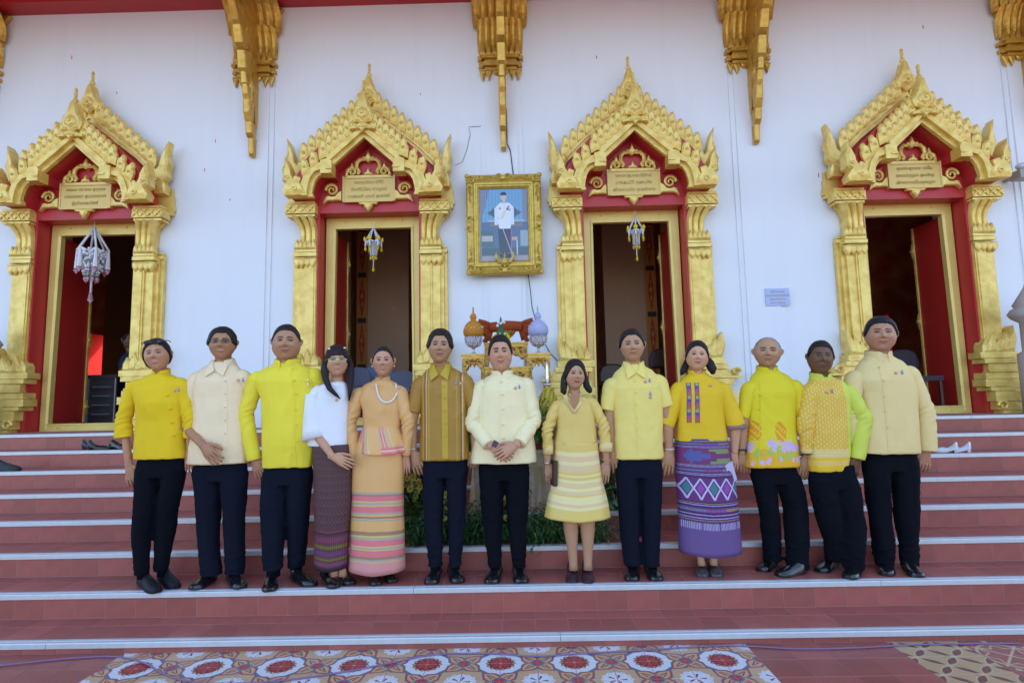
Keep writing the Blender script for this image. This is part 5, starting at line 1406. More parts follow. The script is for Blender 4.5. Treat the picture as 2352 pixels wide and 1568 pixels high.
# 3 stout man, lemon jacket
o = dict(Y=.53, fat=1.0, jaw=.30, brow=.026, smile=.1, lip=(.36, .15, .13), belly=.02, yaw=.0, ar=1.12, eye=.032, gaze=1)
P = person('stout man in long lemon yellow long sleeved jacket with a pen at the chest', 0, (661, 745), (658, 830), 35.5, [(1072, 603, 720), (1020, 602, 724), (965, 602, 728), (915, 600, 732), (885, 598, 736)], [(572, 851), (740, 844)],
  [arm((564, 950), (584, 1056), (602, 1106), [(568, 1058), (599, 1054)], long=True, curl=.35), arm((742, 950, .10), (738, 1040, .14), None, [(725, 1030, .12), (750, 1030, .12)], long=True)],
  [[(630, 1080), (622, 1151), (625, 1305)], [(688, 1080), (684, 1163), (677, 1300)]], None, SK['c'], dict(line={0: .62, .5: .60, .8: .50, 1.0: .3, 1.2: .15, 1.45: .02, 1.62: .2, 1.9: .05, 2.15: -.3, 3.15: -.42}, t=.06),
  dict(name='jacket', mat=LEMON, collar='stand', gap=.22, ch=.05, amp=.004, seed=31, slr=1.02, buttons=[(667, 846), (676, 873), (680, 904), (680, 940), (680.5, 975), (681, 1014)], placket=(.003, [(665, 850), (676, 900), (677, 1070)]), pockets=[(696, 874, 735, None)]), o)
trousers(P, (1070, 600, 720), [[(600, 662, 1085, 0), (594, 661, 1120, 0), (592, 656, 1155, -.02), (598, 651, 1230, -.04), (600, 648, 1310, -.05)], [(658, 720, 1085, 0), (657, 716, 1120, 0), (657, 711, 1163, 0), (657, 706, 1240, .02), (656, 698, 1303, .04)]], NAVY, 3, amp=.0045)
shoes(P, (619,.335,625,.58), (722,.44,675,.60), LEATHER)
PPL.append(P)
mb = MB(); W_ = o['_onf']; q = W_(*U_(808/1.0 if False else 699, 868, .4), .008); q2 = W_(*U_(699.5, 886, .4), .008); mb.tube([q, q2], .003, 6); mb.build('pen', SILV, P['root'])
# 4 woman in white
o = dict(Y=.47, f=True, skirt=True, smile=1, blush=.2, lip=(.60, .14, .16), brow=.018, brow_a=.5, jaw=.48, yaw=-.1, ar=.88, bust=.02, eye=.034)
P = person('woman with long dark hair and green tinted glasses in white top and dark woven skirt', 0, (775, 793), (776, 866), 30, [(1024, 705, 797), (985, 707, 797), (950, 710, 798), (915, 711, 800), (900, 712, 800)], [(714, 884), (806, 882)],
  [arm((722, 990, -.02), (764, 1048, -.11), (806, 1067, -.13), [(700, 1000, -.02), (740, 998, -.02)], curl=.5, th=(0, 0, 1), back=(-.3, -1, .4), L=.17), None],
  [[(745, 1040), (745, 1180), (768, 1320)], [(778, 1040), (776, 1180), (786, 1310)]], None, SK['d'],
  dict(line={0: .30, .3: .30, .55: .30, .75: .10, .95: -.1, 1.3: -.35, 1.7: -.6, 2.2: -.75, 3.15: -.8}, t=.10, col=(.016, .007, .010), soft=.10,
    locks=[[((-.50, -.10, .35), (.20, .12)), ((-.62, -.05, -.1), (.22, .12)), ((-.66, -.05, -.6), (.22, .14)), ((-.62, -.15, -1.15), (.20, .18)), ((-.40, -.45, -1.75), (.14, .18)), ((-.10, -.62, -2.15), (.10, .14)), ((.12, -.68, -2.42), (.03, .05))],
           [((.50, -.10, .35), (.20, .12)), ((.64, -.05, -.1), (.22, .12)), ((.70, -.05, -.6), (.22, .14)), ((.68, -.12, -1.2), (.20, .15)), ((.66, -.25, -1.9), (.14, .14)), ((.60, -.32, -2.55), (.04, .06))],
           [((0, .55, 0), (.25, .5)), ((0, .62, -.7), (.2, .55)), ((0, .6, -1.3), (.15, .5))]]),
  dict(name='blouse', mat=WHITE, collar='none', amp=.0025, seed=41, slr=1.1, pins=[(768, 918, 'r')]), o)
skirt(P, [(1303, 719, 797), (1230, 721, 799), (1150, 720, 806), (1080, 718, 807), (1020, 716, 801)], print_mat('dark_ikat', pat_ikat, 384, 768, rough=.6, bump=(300, .2)), seed=4)
shoes(P, (772,.385,745,.58), (807,.45,785,.62), LEATHER, .04, .042, .05, True)
glasses(P, .06, False, LGR, GLD, yy=-.92, sc=1.05, w=.21)
PPL.append(P)
mb = MB(); fr = P['fromh']
for x_ in (-.42, .40): mb.ell(fr((x_, -.42, .80 if x_ < 0 else .84)), (.010, .006, .006), 8, 5)
for s in (-1, 1): mb.ell(fr((s*.66, 0, -.26)), (.007, .007, .007), 8, 6)
mb.build('pearl_clip', PEARL, P['root'], smooth=True)
# flared sleeve of the white top and the gold bangle
mb = MB(); W = P['W']; S = [W(722, 905, 0), W(720, 950, 0), W(721, 985, -.01), W(724, 1008, -.02)]; mb.tube(S, [.058, .064, .074, (.082, .088)], 20); mb.build('sleeve', WHITE, P['root'], smooth=True)
def bangle(P, xy, r, t, m, ax=(0, 0, 1), dy=0.0, name='bracelet', n=16, beads=False):
    c = Vector(P['W'](xy[0], xy[1], dy)); a = Vector(ax).normalized(); u_ = a.orthogonal().normalized(); v_ = a.cross(u_); mb = MB()
    pts = [c+u_*r*math.cos(2*PI*i/n)+v_*r*math.sin(2*PI*i/n) for i in range(n)]
    if beads:
        for p in pts: mb.ell(tuple(p), (t, t, t), 6, 4)
    else: mb.tube(pts+[pts[0]], t, 6, cap=False)
    return mb.build(name, m, P['root'], smooth=True)
bangle(P, (758, 1043), .030, .0025, GLD, (.6, 0, -.8))
# 5 woman in tan silk
o = dict(Y=.52, f=True, skirt=True, smile=1, blush=.4, lip=(.42, .06, .10), brow=.020, jaw=.50, ar=.92, yaw=0, bust=.022)
P = person('woman in tan silk suit with pink striped hem and a long pearl necklace', 0, (881, 795), (881, 866), 28, [(985, 833, 918), (965, 832, 920), (940, 830, 922), (912, 829, 922), (900, 828, 921)], [(809, 888), (932, 884)],
  [arm((803, 968), (813, 1055), (834, 1117), [(798, 1056), (827, 1054)], long=True, curl=.4), arm((938, 968), (933, 1046), (929, 1100), [(922, 1046), (942, 1044)], long=True, curl=.5)],
  [[(850, 1050), (850, 1180), (862, 1325)], [(895, 1050), (895, 1180), (896, 1318)]], None, SK['e'], dict(line={0: .66, .5: .62, .8: .50, 1.05: .22, 1.3: .0, 1.5: -.15, 1.65: .10, 1.9: -.1, 2.2: -.45, 3.15: -.6}, t=.05, col=(.011, .009, .009)),
  dict(name='blouse', mat=TAN, collar='stand', gap=.12, ch=.035, amp=.004, seed=51, slr=1.0, pins=[(936-19, 890, 'r')]), o)
skirt(P, [(1307, 799, 929), (1230, 804, 927), (1150, 806, 925), (1085, 806, 925), (1035, 812, 922), (985, 832, 918)], print_mat('striped_tan_silk', pat_tan_skirt, 128, 1024, rough=.42, bump=(320, .15)), seed=5, amp=.005)
ob = skirt(P, [(1036, 818, 938), (1012, 824, 930), (980, 833, 918)], print_mat('peplum_silk', pat_peplum, 512, 128, rough=.42, bump=(320, .15)), name='peplum', waves=.07, seed=9, amp=.004, dep=.75)
shoes(P, (866,.42,855,.64), (903,.48,890,.68), LEATHER, .04, .042, .04, True)
mb = MB(); f_ = o['_onf']
for i in range(46):
    a = PI*(i+.5)/46*1.0+PI; X, Z = U_(884+24.5*math.cos(a), 882+42*math.sin(-a)*-1*-1, .4); X, Z = U_(884+24.5*math.cos(a), 882-42*math.sin(a), .4)
    p = f_(X, Z, .008); mb.ell(tuple(p), (.0065,)*3, 6, 5)
mb.build('pearl_necklace', PEARL, P['root'], smooth=True)
mb = MB(); 
for s in (-1, 1): mb.ell(P['fromh']((s*.64, .02, -.28)), (.006,)*3, 8, 6)
mb.build('earrings', PEARL, P['root'], smooth=True)
PPL.append(P)
# 6 man, brown gold brocade shirt
o = dict(Y=.55, jaw=.42, brow=.028, smile=.1, lip=(.34, .15, .13), yaw=.0, ar=.95, eye=.032)
P = person('slim man in mustard brown patterned short sleeved shirt with a pen in its pocket', 0, (1012, 757), (1010, 836), 32, [(1056, 964, 1078), (1015, 964, 1076), (965, 966, 1076), (915, 964, 1074), (888, 962, 1072)], [(948, 864), (1084, 857)],
  [arm((947, 968), (949, 1038), (968, 1096), [(933, 946), (967, 946)], curl=.4, L=.19), arm((1092, 966), (1090, 1035), (1082, 1082), [(1076, 940), (1106, 940)], curl=.5)],
  [[(996, 1060), (997, 1205), (1000, 1300)], [(1046, 1060), (1048, 1205), (1045, 1300)]], None, SK['f'], dict(line=MEN, t=.11, vol=.2),
  dict(name='shirt', mat=BROC, trim=MUST, collar='shirt', amp=.0035, seed=61, placket=(.020, [(1020, 872), (1022, 1054)]), buttons=[(1019, 886), (1021, 914), (1022, 943), (1022.5, 972), (1023, 1001)], pins=[(1046, 880, 't'), (1056, 880, 'r')], pockets=[(1041, 887, 1066, MUST)]), o)
trousers(P, (1054, 966, 1078), [[(967, 1022, 1075, 0), (968, 1022, 1110, 0), (972, 1019, 1205, 0), (977, 1020, 1250, -.01), (981, 1016, 1303, 0)], [(1020, 1077, 1075, 0), (1022, 1074, 1110, 0), (1025, 1070, 1205, 0), (1029, 1066, 1245, -.01), (1029, 1060, 1303, 0)]], NAVY, 6, amp=.0045)
shoes(P, (989,.435,1003,.68), (1054,.45,1040,.68), LEATHER, .06, .050)
bangle(P, (949, 1030), .030, .003, SILV)
PPL.append(P)
# 7 man in the middle, pale cream jacket, hands folded
o = dict(Y=.55, fat=.9, jaw=.33, brow=.036, smile=.7, lip=(.44, .17, .16), blush=.2, yaw=.0, eye=.026, ar=1.05)
P = person('man in the middle in pale cream silk jacket holding his hands folded in front', 0, (1148, 770), (1151, 855), 30.5, [(1062, 1080, 1233), (1030, 1083, 1230), (975, 1092, 1222), (925, 1094, 1220), (893, 1092, 1220)], [(1088, 872), (1226, 866)],
  [arm((1086, 972, -.02), (1130, 1026, -.15), (1180, 1054, -.18), [(1112, 1034, -.13), (1132, 1010, -.13)], long=True, curl=.6, th=(0, 0, 1), back=(.2, -1, .2), L=.17),
   arm((1226, 965, -.02), (1184, 1022, -.18), (1134, 1050, -.205), [(1204, 1030, -.15), (1182, 1006, -.15)], long=True, curl=.75, th=(0, 0, 1), back=(-.2, -1, .2), L=.18)],
  [[(1128, 1070), (1130, 1200), (1137, 1300)], [(1186, 1070), (1188, 1200), (1192, 1300)]], None, SK['g'], dict(line={0: .60, .4: .60, .8: .54, 1.0: .28, 1.2: .05, 1.45: -.12, 1.62: .12, 1.9: -.05, 2.15: -.35, 3.15: -.45}, t=.10),
  dict(name='jacket', mat=PALE, collar='stand', gap=.10, ch=.050, amp=.004, seed=71, slr=1.0, buttons=[(1151, 876), (1154, 905), (1155, 938), (1155.5, 974), (1157, 1006)], br=.009, placket=(.003, [(1147, 872), (1149, 1010)]), pins=[(1184, 891, 'r'), (1193, 889, 't')]), o)
o7 = o
trousers(P, (1060, 1094, 1220), [[(1096, 1160, 1085, 0), (1099, 1159, 1120, 0), (1106, 1156, 1200, 0), (1111, 1154, 1250, -.01), (1119, 1154, 1304, 0)], [(1156, 1220, 1085, 0), (1158, 1219, 1120, 0), (1163, 1213, 1200, 0), (1168, 1212, 1250, -.01), (1176, 1210, 1304, 0)]], BLACK, 7, amp=.0045)
shoes(P, (1127,.42,1142,.68), (1199,.42,1190,.68), LEATHER, .06, .052)
mb = MB(); c = Vector(P['W'](1137, 1019, -.20)); mb.raised([(c.x-.018, c.z-.021), (c.x+.018, c.z-.021), (c.x+.018, c.z+.021), (c.x-.018, c.z+.021)], c.y-.008, c.y+.004, .9, .004)
a_ = math.radians(-28); mb.v = [(c.x+(x-c.x)*math.cos(a_)-(z-c.z)*math.sin(a_), y, c.z+(x-c.x)*math.sin(a_)+(z-c.z)*math.cos(a_)) for x, y, z in mb.v]
mb.build('watch', mat('watch_glass', (.01, .015, .04), .1, spec=.8), P['root'])
PPL.append(P); P7 = P
# 8 woman in golden dress
o = dict(Y=.52, f=True, smile=.4, blush=.2, lip=(.42, .10, .12), brow=.022, brow_a=.6, jaw=.46, yaw=-.18, ar=.9, bare=True, bust=.02, fat=.3)
P = person('short woman in golden silk dress with pale striped skirt and bare calves', 0, (1320, 826), (1320, 895), 27, [(1020, 1273, 1373), (985, 1280, 1370), (955, 1281, 1368), (935, 1280, 1368), (925, 1279, 1367)], [(1268, 918), (1372, 910)],
  [arm((1257, 985), (1258, 1064), (1268, 1118), [(1248, 1040), (1270, 1040)], long=True, curl=.3), arm((1386, 975), (1393, 1062), (1386, 1118), [(1378, 1034), (1405, 1034)], long=True, curl=.3)],
  [[(1305, 1100), (1310, 1185), (1318, 1298)], [(1350, 1100), (1350, 1185), (1351, 1298)]], None, SK['h'],
  dict(line={0: .60, .3: .56, .6: .40, .85: .10, 1.1: -.15, 1.4: -.4, 1.8: -.6, 2.3: -.8, 3.15: -.9}, t=.11, soft=.12,
    locks=[[((-.52, 0, .30), (.16, .12)), ((-.66, .02, -.2), (.20, .13)), ((-.70, .02, -.75), (.22, .16)), ((-.72, -.02, -1.15), (.20, .17)), ((-.62, -.05, -1.32), (.08, .10))],
           [((.52, 0, .30), (.16, .12)), ((.66, .02, -.2), (.20, .13)), ((.74, .02, -.70), (.22, .17)), ((.92, -.02, -1.02), (.20, .20)), ((1.0, -.05, -1.20), (.08, .14))],
           [((0, .55, 0), (.25, .5)), ((0, .6, -.7), (.2, .6)), ((0, .55, -1.1), (.12, .6))]]),
  dict(name='dress_top', mat=GOLDS, collar='none', amp=.003, seed=81, slr=.80), o)
skirt(P, [(1186, 1250, 1404), (1150, 1258, 1396), (1105, 1268, 1384), (1060, 1271, 1378), (1015, 1273, 1373)], print_mat('striped_gold_silk', pat_yellow_dress, 64, 512, rough=.45, bump=(320, .2)), seed=8, amp=.005, dep=.60)
shoes(P, (1314,.42,1316,.66), (1351,.40,1349,.66), PLUM, .035, .040, .05, True)
f_ = o['_onf']; W = P['W']
mb = MB()
for s in (-1, 1):
    pts = [f_(*U_(1320+s*22, 908, .4), .006), f_(*U_(1320+s*14, 926, .4), .008), f_(*U_(1321, 948, .4), .008)]
    mb.tube(pts, [(.006, .013), (.006, .013), (.006, .010)], 8)
mb.build('collar', STRAW, P['root'], smooth=True)
mb = MB(); a, b, c = f_(*U_(1307, 906, .4), .004), f_(*U_(1334, 906, .4), .004), f_(*U_(1321, 940, .4), .004); mb.add([tuple(a), tuple(b), tuple(c), tuple(a+Vector((0, .01, 0))), tuple(b+Vector((0, .01, 0))), tuple(c+Vector((0, .01, 0)))], [(0, 2, 1), (3, 4, 5), (0, 1, 4, 3), (1, 2, 5, 4), (2, 0, 3, 5)])
mb.build('neckline', mat('neck_skin', SK['h'], .5), P['root'])
mb = MB()
for i in range(18):
    t = i/17; p = f_(*U_(lerp(1308, 1334, t), 905+8*math.sin(t*PI), .4), .008); mb.ell(tuple(p), (.0035,)*3, 6, 4)
mb.build('necklace', PEARL, P['root'], smooth=True)
mb = MB()
for s in (-1, 1): mb.ell(P['fromh']((s*.66, -.05, -.42)), (.007,)*3, 8, 6)
mb.build('earrings', PEARL, P['root'], smooth=True)
for s, (xa, xb, y_) in ((0, (1248, 1271, 1030)), (1, (1377, 1406, 1024))):
    ca, cb = W((xa+xb)/2, y_-8), W((xa+xb)/2+(0), y_+12); r = (W(xb, y_)[0]-W(xa, y_)[0])/2
    MB().tube([ca, cb], r*1.04, 16).build('cuff', STRAW, P['root'], smooth=True)
bangle(P, (1257, 1062), .026, .004, SILV, (0, 0, 1)); bangle(P, (1393, 1056), .028, .0045, mat('coral_bead', (.7, .25, .15), .4), (.2, 0, 1), beads=True)
PPL.append(P); P8 = P
# 9 tall man, light yellow short sleeves
o = dict(Y=.56, jaw=.50, brow=.026, smile=0, lip=(.38, .18, .15), yaw=.0, ar=1.0, eye=.030)
P = person('tall man in light yellow short sleeved shirt with two pins and a badge', 0, (1448, 757), (1454, 832), 32, [(1054, 1411, 1525), (1015, 1410, 1524), (965, 1408, 1524), (915, 1406, 1524), (885, 1402, 1520)], [(1388, 866), (1530, 858)],
  [arm((1398, 970), (1404, 1032), (1416, 1092), [(1379, 941), (1410, 943)], curl=.4, L=.19), arm((1533, 965), (1537, 1035), (1532, 1094), [(1514, 935), (1547, 933)], curl=.35, L=.195)],
  [[(1440, 1060), (1444, 1180), (1453, 1295)], [(1498, 1060), (1498, 1180), (1498, 1295)]], None, SK['i'], dict(line={0: .62, .3: .64, .5: .62, .8: .46, 1.0: .25, 1.2: .0, 1.45: -.15, 1.62: .05, 1.9: -.1, 2.15: -.38, 3.15: -.5}, t=.10, vol=.3, side=-1),
  dict(name='shirt', mat=LIGHTY, collar='shirt', amp=.003, seed=91, slr=1.05, placket=(.003, [(1457, 850), (1465, 1056)]), buttons=[(1460, 875), (1462, 901), (1462.5, 929), (1464, 958), (1466, 987)], br=.005, pins=[(1484, 876, 'r'), (1494, 874, 't'), (1495, 912, 'r'), (1495, 905, 't')], pockets=[(1478, 889, 1508, None)]), o)
trousers(P, (1054, 1412, 1526), [[(1412, 1470, 1075, 0), (1414, 1470, 1110, 0), (1419, 1471, 1180, 0), (1425, 1472, 1240, 0), (1431, 1476, 1298, 0)], [(1466, 1526, 1075, 0), (1468, 1525, 1110, 0), (1473, 1523, 1180, 0), (1475, 1521, 1240, 0), (1477, 1518, 1300, 0)]], NAVY, 9, amp=.003)
shoes(P, (1450,.43,1458,.68), (1510,.42,1493,.68), LEATHER, .055, .050)
bangle(P, (1538, 1031), .031, .0028, mat('white_thread', (.8, .8, .8), .6))
PPL.append(P)
# 10 woman, amber blouse and purple skirt
o = dict(Y=.58, f=True, skirt=True, smile=.8, blush=.3, lip=(.48, .13, .16), brow=.018, brow_a=.6, jaw=.38, fat=.9, yaw=0, ar=1.05, bust=.03, gaze=0)
P = person('woman in amber blouse with embroidered front and purple woven wrap skirt', 0, (1600, 783), (1600, 852), 28.5, [(1012, 1551, 1672), (985, 1553, 1668), (950, 1554, 1664), (915, 1552, 1664), (898, 1550, 1664)], [(1542, 876), (1676, 876)],
  [arm((1528, 955), (1524, 1010), None, [(1510, 975), (1548, 978)], long=False), arm((1690, 965), (1687, 1036), (1684, 1092), [(1668, 982), (1711, 974)], curl=.5, L=.17, th=(-1, 0, 0))],
  [[(1590, 1050), (1595, 1180), (1614, 1300)], [(1632, 1050), (1640, 1180), (1642, 1300)]], None, SK['j'],
  dict(line={0: .62, .25: .60, .5: .54, .8: .38, 1.0: .15, 1.3: -.1, 1.5: -.22, 1.7: .0, 2.0: -.2, 2.3: -.6, 3.15: -.7}, t=.09,
    locks=[[((-.45, .35, -.2), (.2, .12)), ((-.66, .3, -.7), (.22, .20)), ((-.80, .15, -1.05), (.18, .22)), ((-.92, .05, -1.28), (.06, .12))], [((.50, .35, 0), (.2, .14)), ((.72, .3, -.45), (.28, .26)), ((.88, .2, -.85), (.26, .28)), ((.90, .1, -1.15), (.12, .18))]]),
  dict(name='blouse', mat=AMBER, collar='stand', gap=.45, ch=.04, amp=.0035, seed=101, slr=1.08, buttons=[(1603, 884), (1598, 902), (1597, 924), (1597.5, 947), (1597, 973)], bmat=SILV, br=.005, pins=[(1636, 884, 'r')]), o)
BAND = print_mat('woven_band', pat_band, 64, 512, rough=.7)
f_ = o['_onf']
for x_ in (1589, 1606):
    P_ = [U_(x_-(0 if x_ < 1600 else -1), y, .45) for y in np.linspace(877, 971, 14)]; vs = []; pw = .014
    for X, Z in P_: vs += [tuple(f_(X-pw, Z, .004)), tuple(f_(X+pw, Z, .004)), tuple(f_(X+pw, Z, -.004)), tuple(f_(X-pw, Z, -.004))]
    mb = MB(); mb.add(vs, [(k*4+q, k*4+(q+1) % 4, (k+1)*4+(q+1) % 4, (k+1)*4+q) for k in range(13) for q in range(4)]+[(0, 1, 2, 3), (52, 55, 54, 53)])
    ob = mb.build('embroidered_band', BAND, P['root'], fix=True); at = ob.data.attributes.new('pc', 'FLOAT_VECTOR', 'POINT'); c_ = np.array(vs)
    at.data.foreach_set('vector', np.stack([np.tile([0, 1, 1, 0], 14), (c_[:, 2]-c_[:, 2].min())/(np.ptp(c_[:, 2])), c_[:, 2]*0], 1).astype(np.float32).ravel())
skirt(P, [(1266, 1561, 1705), (1200, 1559, 1699), (1130, 1556, 1692), (1080, 1553, 1688), (1040, 1553, 1680), (1006, 1554, 1672)], print_mat('purple_weave', pat_purple_skirt, 512, 1024, rough=.7, bump=(300, .2)), seed=10, amp=.004)
W = P['W']; MB().tube([W(1689, 976), W(1690, 984)], .071, 18).build('cuff', mat('plaid_cuff', (.30, .12, .15), .7, var=(40, 1, (.1, .25, .2))), P['root'], smooth=True)
shoes(P, (1613,.49,1616,.71), (1647,.48,1643,.70), PEWTER, .035, .043, .012, True)
PPL.append(P); P10 = P
# 11 balding man, floral shirt
o = dict(Y=.60, jaw=.46, brow=.034, smile=-.2, lip=(.34, .18, .15), yaw=.05, ar=1.0, eye=.024, beard=.15)
P = person('balding grey haired man in bright yellow shirt printed with lilac flowers', 0, (1761, 774), (1761, 845), 35, [(1072, 1711, 1838), (1030, 1714, 1834), (975, 1718, 1829), (925, 1719, 1829), (895, 1720, 1829)], [(1706, 874), (1842, 870)],
  [arm((1705, 985), (1703, 1040), (1708, 1092), [(1694, 958), (1720, 960)], curl=.4), arm((1849, 990), (1851, 1048), (1849, 1110), [(1828, 962), (1862, 960)], curl=.5, L=.185)],
  [[(1745, 1080), (1762, 1170), (1775, 1280)], [(1810, 1080), (1830, 1170), (1835, 1300)]], None, SK['k'], dict(line={0: 1.25, .6: 1.2, .9: .95, 1.05: .62, 1.2: .25, 1.45: .0, 1.62: .18, 1.9: .0, 2.15: -.3, 3.15: -.40}, t=.035, grey=.8, col=(.07, .07, .075), soft=.25),
  dict(name='shirt', mat=FLOR, trim=YPL, collar='stand', gap=.20, ch=.045, amp=.003, seed=111, slr=1.0, buttons=[(1751, 907), (1749, 939), (1748.5, 972), (1749, 1004)], placket=(.002, [(1752, 872), (1747, 1074)]), pockets=[(1781, 910, 1811, None)]), o)
trousers(P, (1070, 1724, 1836), [[(1724, 1786, 1090, 0), (1735, 1790, 1130, 0), (1744, 1793, 1170, 0), (1749, 1796, 1220, .02), (1753, 1800, 1288, .05)], [(1778, 1840, 1090, 0), (1790, 1852, 1130, 0), (1802, 1858, 1170, 0), (1806, 1861, 1240, -.02), (1808, 1861, 1308, -.03)]], BLACK, 11, amp=.0045)
shoes(P, (1748,.60,1778,.74), (1786,.49,1846,.56), LEATHER, .055, .048)
bangle(P, (1851, 1044), .031, .0045, mat('black_bead', (.02, .02, .02), .3), (0, .2, 1), beads=True); bangle(P, (1703, 1034), .030, .006, mat('black_strap', (.02, .02, .02), .5), (0, .2, 1), name='watch')
PPL.append(P)
# 12 dark skinned man, leaf print vest with lime sleeves
o = dict(Y=.55, fat=.6, jaw=.36, brow=.032, smile=.1, lip=(.18, .08, .065), yaw=-.08, ar=1.1, eye=.03)
P = person('dark haired tanned man in orange printed jacket with lime green sleeves', 0, (1883, 783), (1881, 861), 31, [(1082, 1862, 1950), (1040, 1860, 1954), (985, 1858, 1956), (930, 1856, 1956), (900, 1854, 1956)], [(1846, 876), (1966, 880)],
  [arm((1850, 975), (1852, 1040), None, [(1842, 1040), (1866, 1040)], long=True), arm((1982, 960), (1968, 1050), (1958, 1096), [(1951, 1050), (1985, 1056)], long=True, curl=.95, L=.18, th=(-1, 0, 0))],
  [[(1890, 1090), (1905, 1200), (1920, 1290)], [(1930, 1090), (1960, 1200), (1965, 1300)]], None, SK['l'], dict(line={0: .60, .5: .60, .85: .55, 1.0: .30, 1.2: .12, 1.45: -.05, 1.62: .12, 1.9: 0, 2.15: -.35, 3.15: -.48}, t=.085),
  dict(name='jacket', mat=VEST, trim=LIME, collar='stand', gap=.22, ch=.048, amp=.0035, seed=121, slr=1.12, buttons=[(1876, 884), (1871, 915), (1868.5, 949), (1867, 982), (1867, 1017)], br=.009, bmat=YPL, pins=[(1906, 900, 'r'), (1917, 899, 't')], pockets=[(1893, 908, 1933, LIME)]), o)
trousers(P, (1080, 1858, 1972), [[(1858, 1922, 1100, 0), (1864, 1932, 1140, 0), (1880, 1940, 1200, 0), (1893, 1944, 1240, .02), (1899, 1942, 1290, .05)], [(1905, 1975, 1100, 0), (1915, 1984, 1140, 0), (1930, 1992, 1205, 0), (1936, 1993, 1245, -.02), (1941, 1989, 1306, -.03)]], BLACK, 12, amp=.005)
shoes(P, (1884,.56,1918,.72), (1950,.40,1975,.62), LEATHER, .055, .050)
PPL.append(P)
# 13 man at the right end, straw jacket
o = dict(Y=.58, fat=.5, jaw=.38, brow=.024, smile=0, lip=(.36, .15, .14), yaw=-.02, ar=1.0, eye=.026, gaze=-.5)
P = person('tall man at the right end in plain straw yellow long sleeved jacket', 0, (2019, 728), (2021, 810), 37, [(1040, 1975, 2113), (1000, 1975, 2110), (950, 1977, 2107), (900, 1977, 2106), (870, 1975, 2106)], [(1946, 849), (2108, 838)],
  [arm((1950, 950), (1960, 1030), None, [(1948, 1030), (1975, 1030)], long=True), arm((2126, 945), (2128, 1035), (2124, 1086), [(2111, 1036), (2150, 1034)], long=True, curl=.8, L=.18, th=(-1, 0, 0))],
  [[(2015, 1050), (2026, 1199), (2035, 1290)], [(2075, 1050), (2087, 1199), (2093, 1290)]], None, SK['m'], dict(line={0: .58, .5: .56, .85: .46, 1.0: .22, 1.2: .0, 1.45: -.12, 1.62: .12, 1.9: -.05, 2.15: -.35, 3.15: -.48}, t=.095, col=(.008, .008, .011)),
  dict(name='jacket', mat=STRAW, collar='stand', gap=.22, ch=.046, amp=.0032, seed=131, slr=1.1, buttons=[(2027, 842), (2031, 873), (2033, 909), (2036, 945), (2039.5, 980)], placket=(.002, [(2025, 845), (2037, 960), (2041, 1038)]), pins=[(2061, 856, 'r'), (2076, 856, 't')], pockets=[(1998, 972, 2026, None), (2072, 971, 2106, None)]), o)
trousers(P, (1040, 1984, 2112), [[(1984, 2048, 1060, 0), (1989, 2050, 1110, 0), (2000, 2052, 1199, 0), (2006, 2058, 1245, 0), (2012, 2058, 1298, .02)], [(2046, 2112, 1060, 0), (2050, 2114, 1110, 0), (2061, 2113, 1199, 0), (2069, 2113, 1245, 0), (2073, 2115, 1300, 0)]], BLACK, 13, amp=.005)
shoes(P, (2037,.46,2042,.70), (2112,.41,2085,.64), LEATHER, .055, .050)
PPL.append(P)
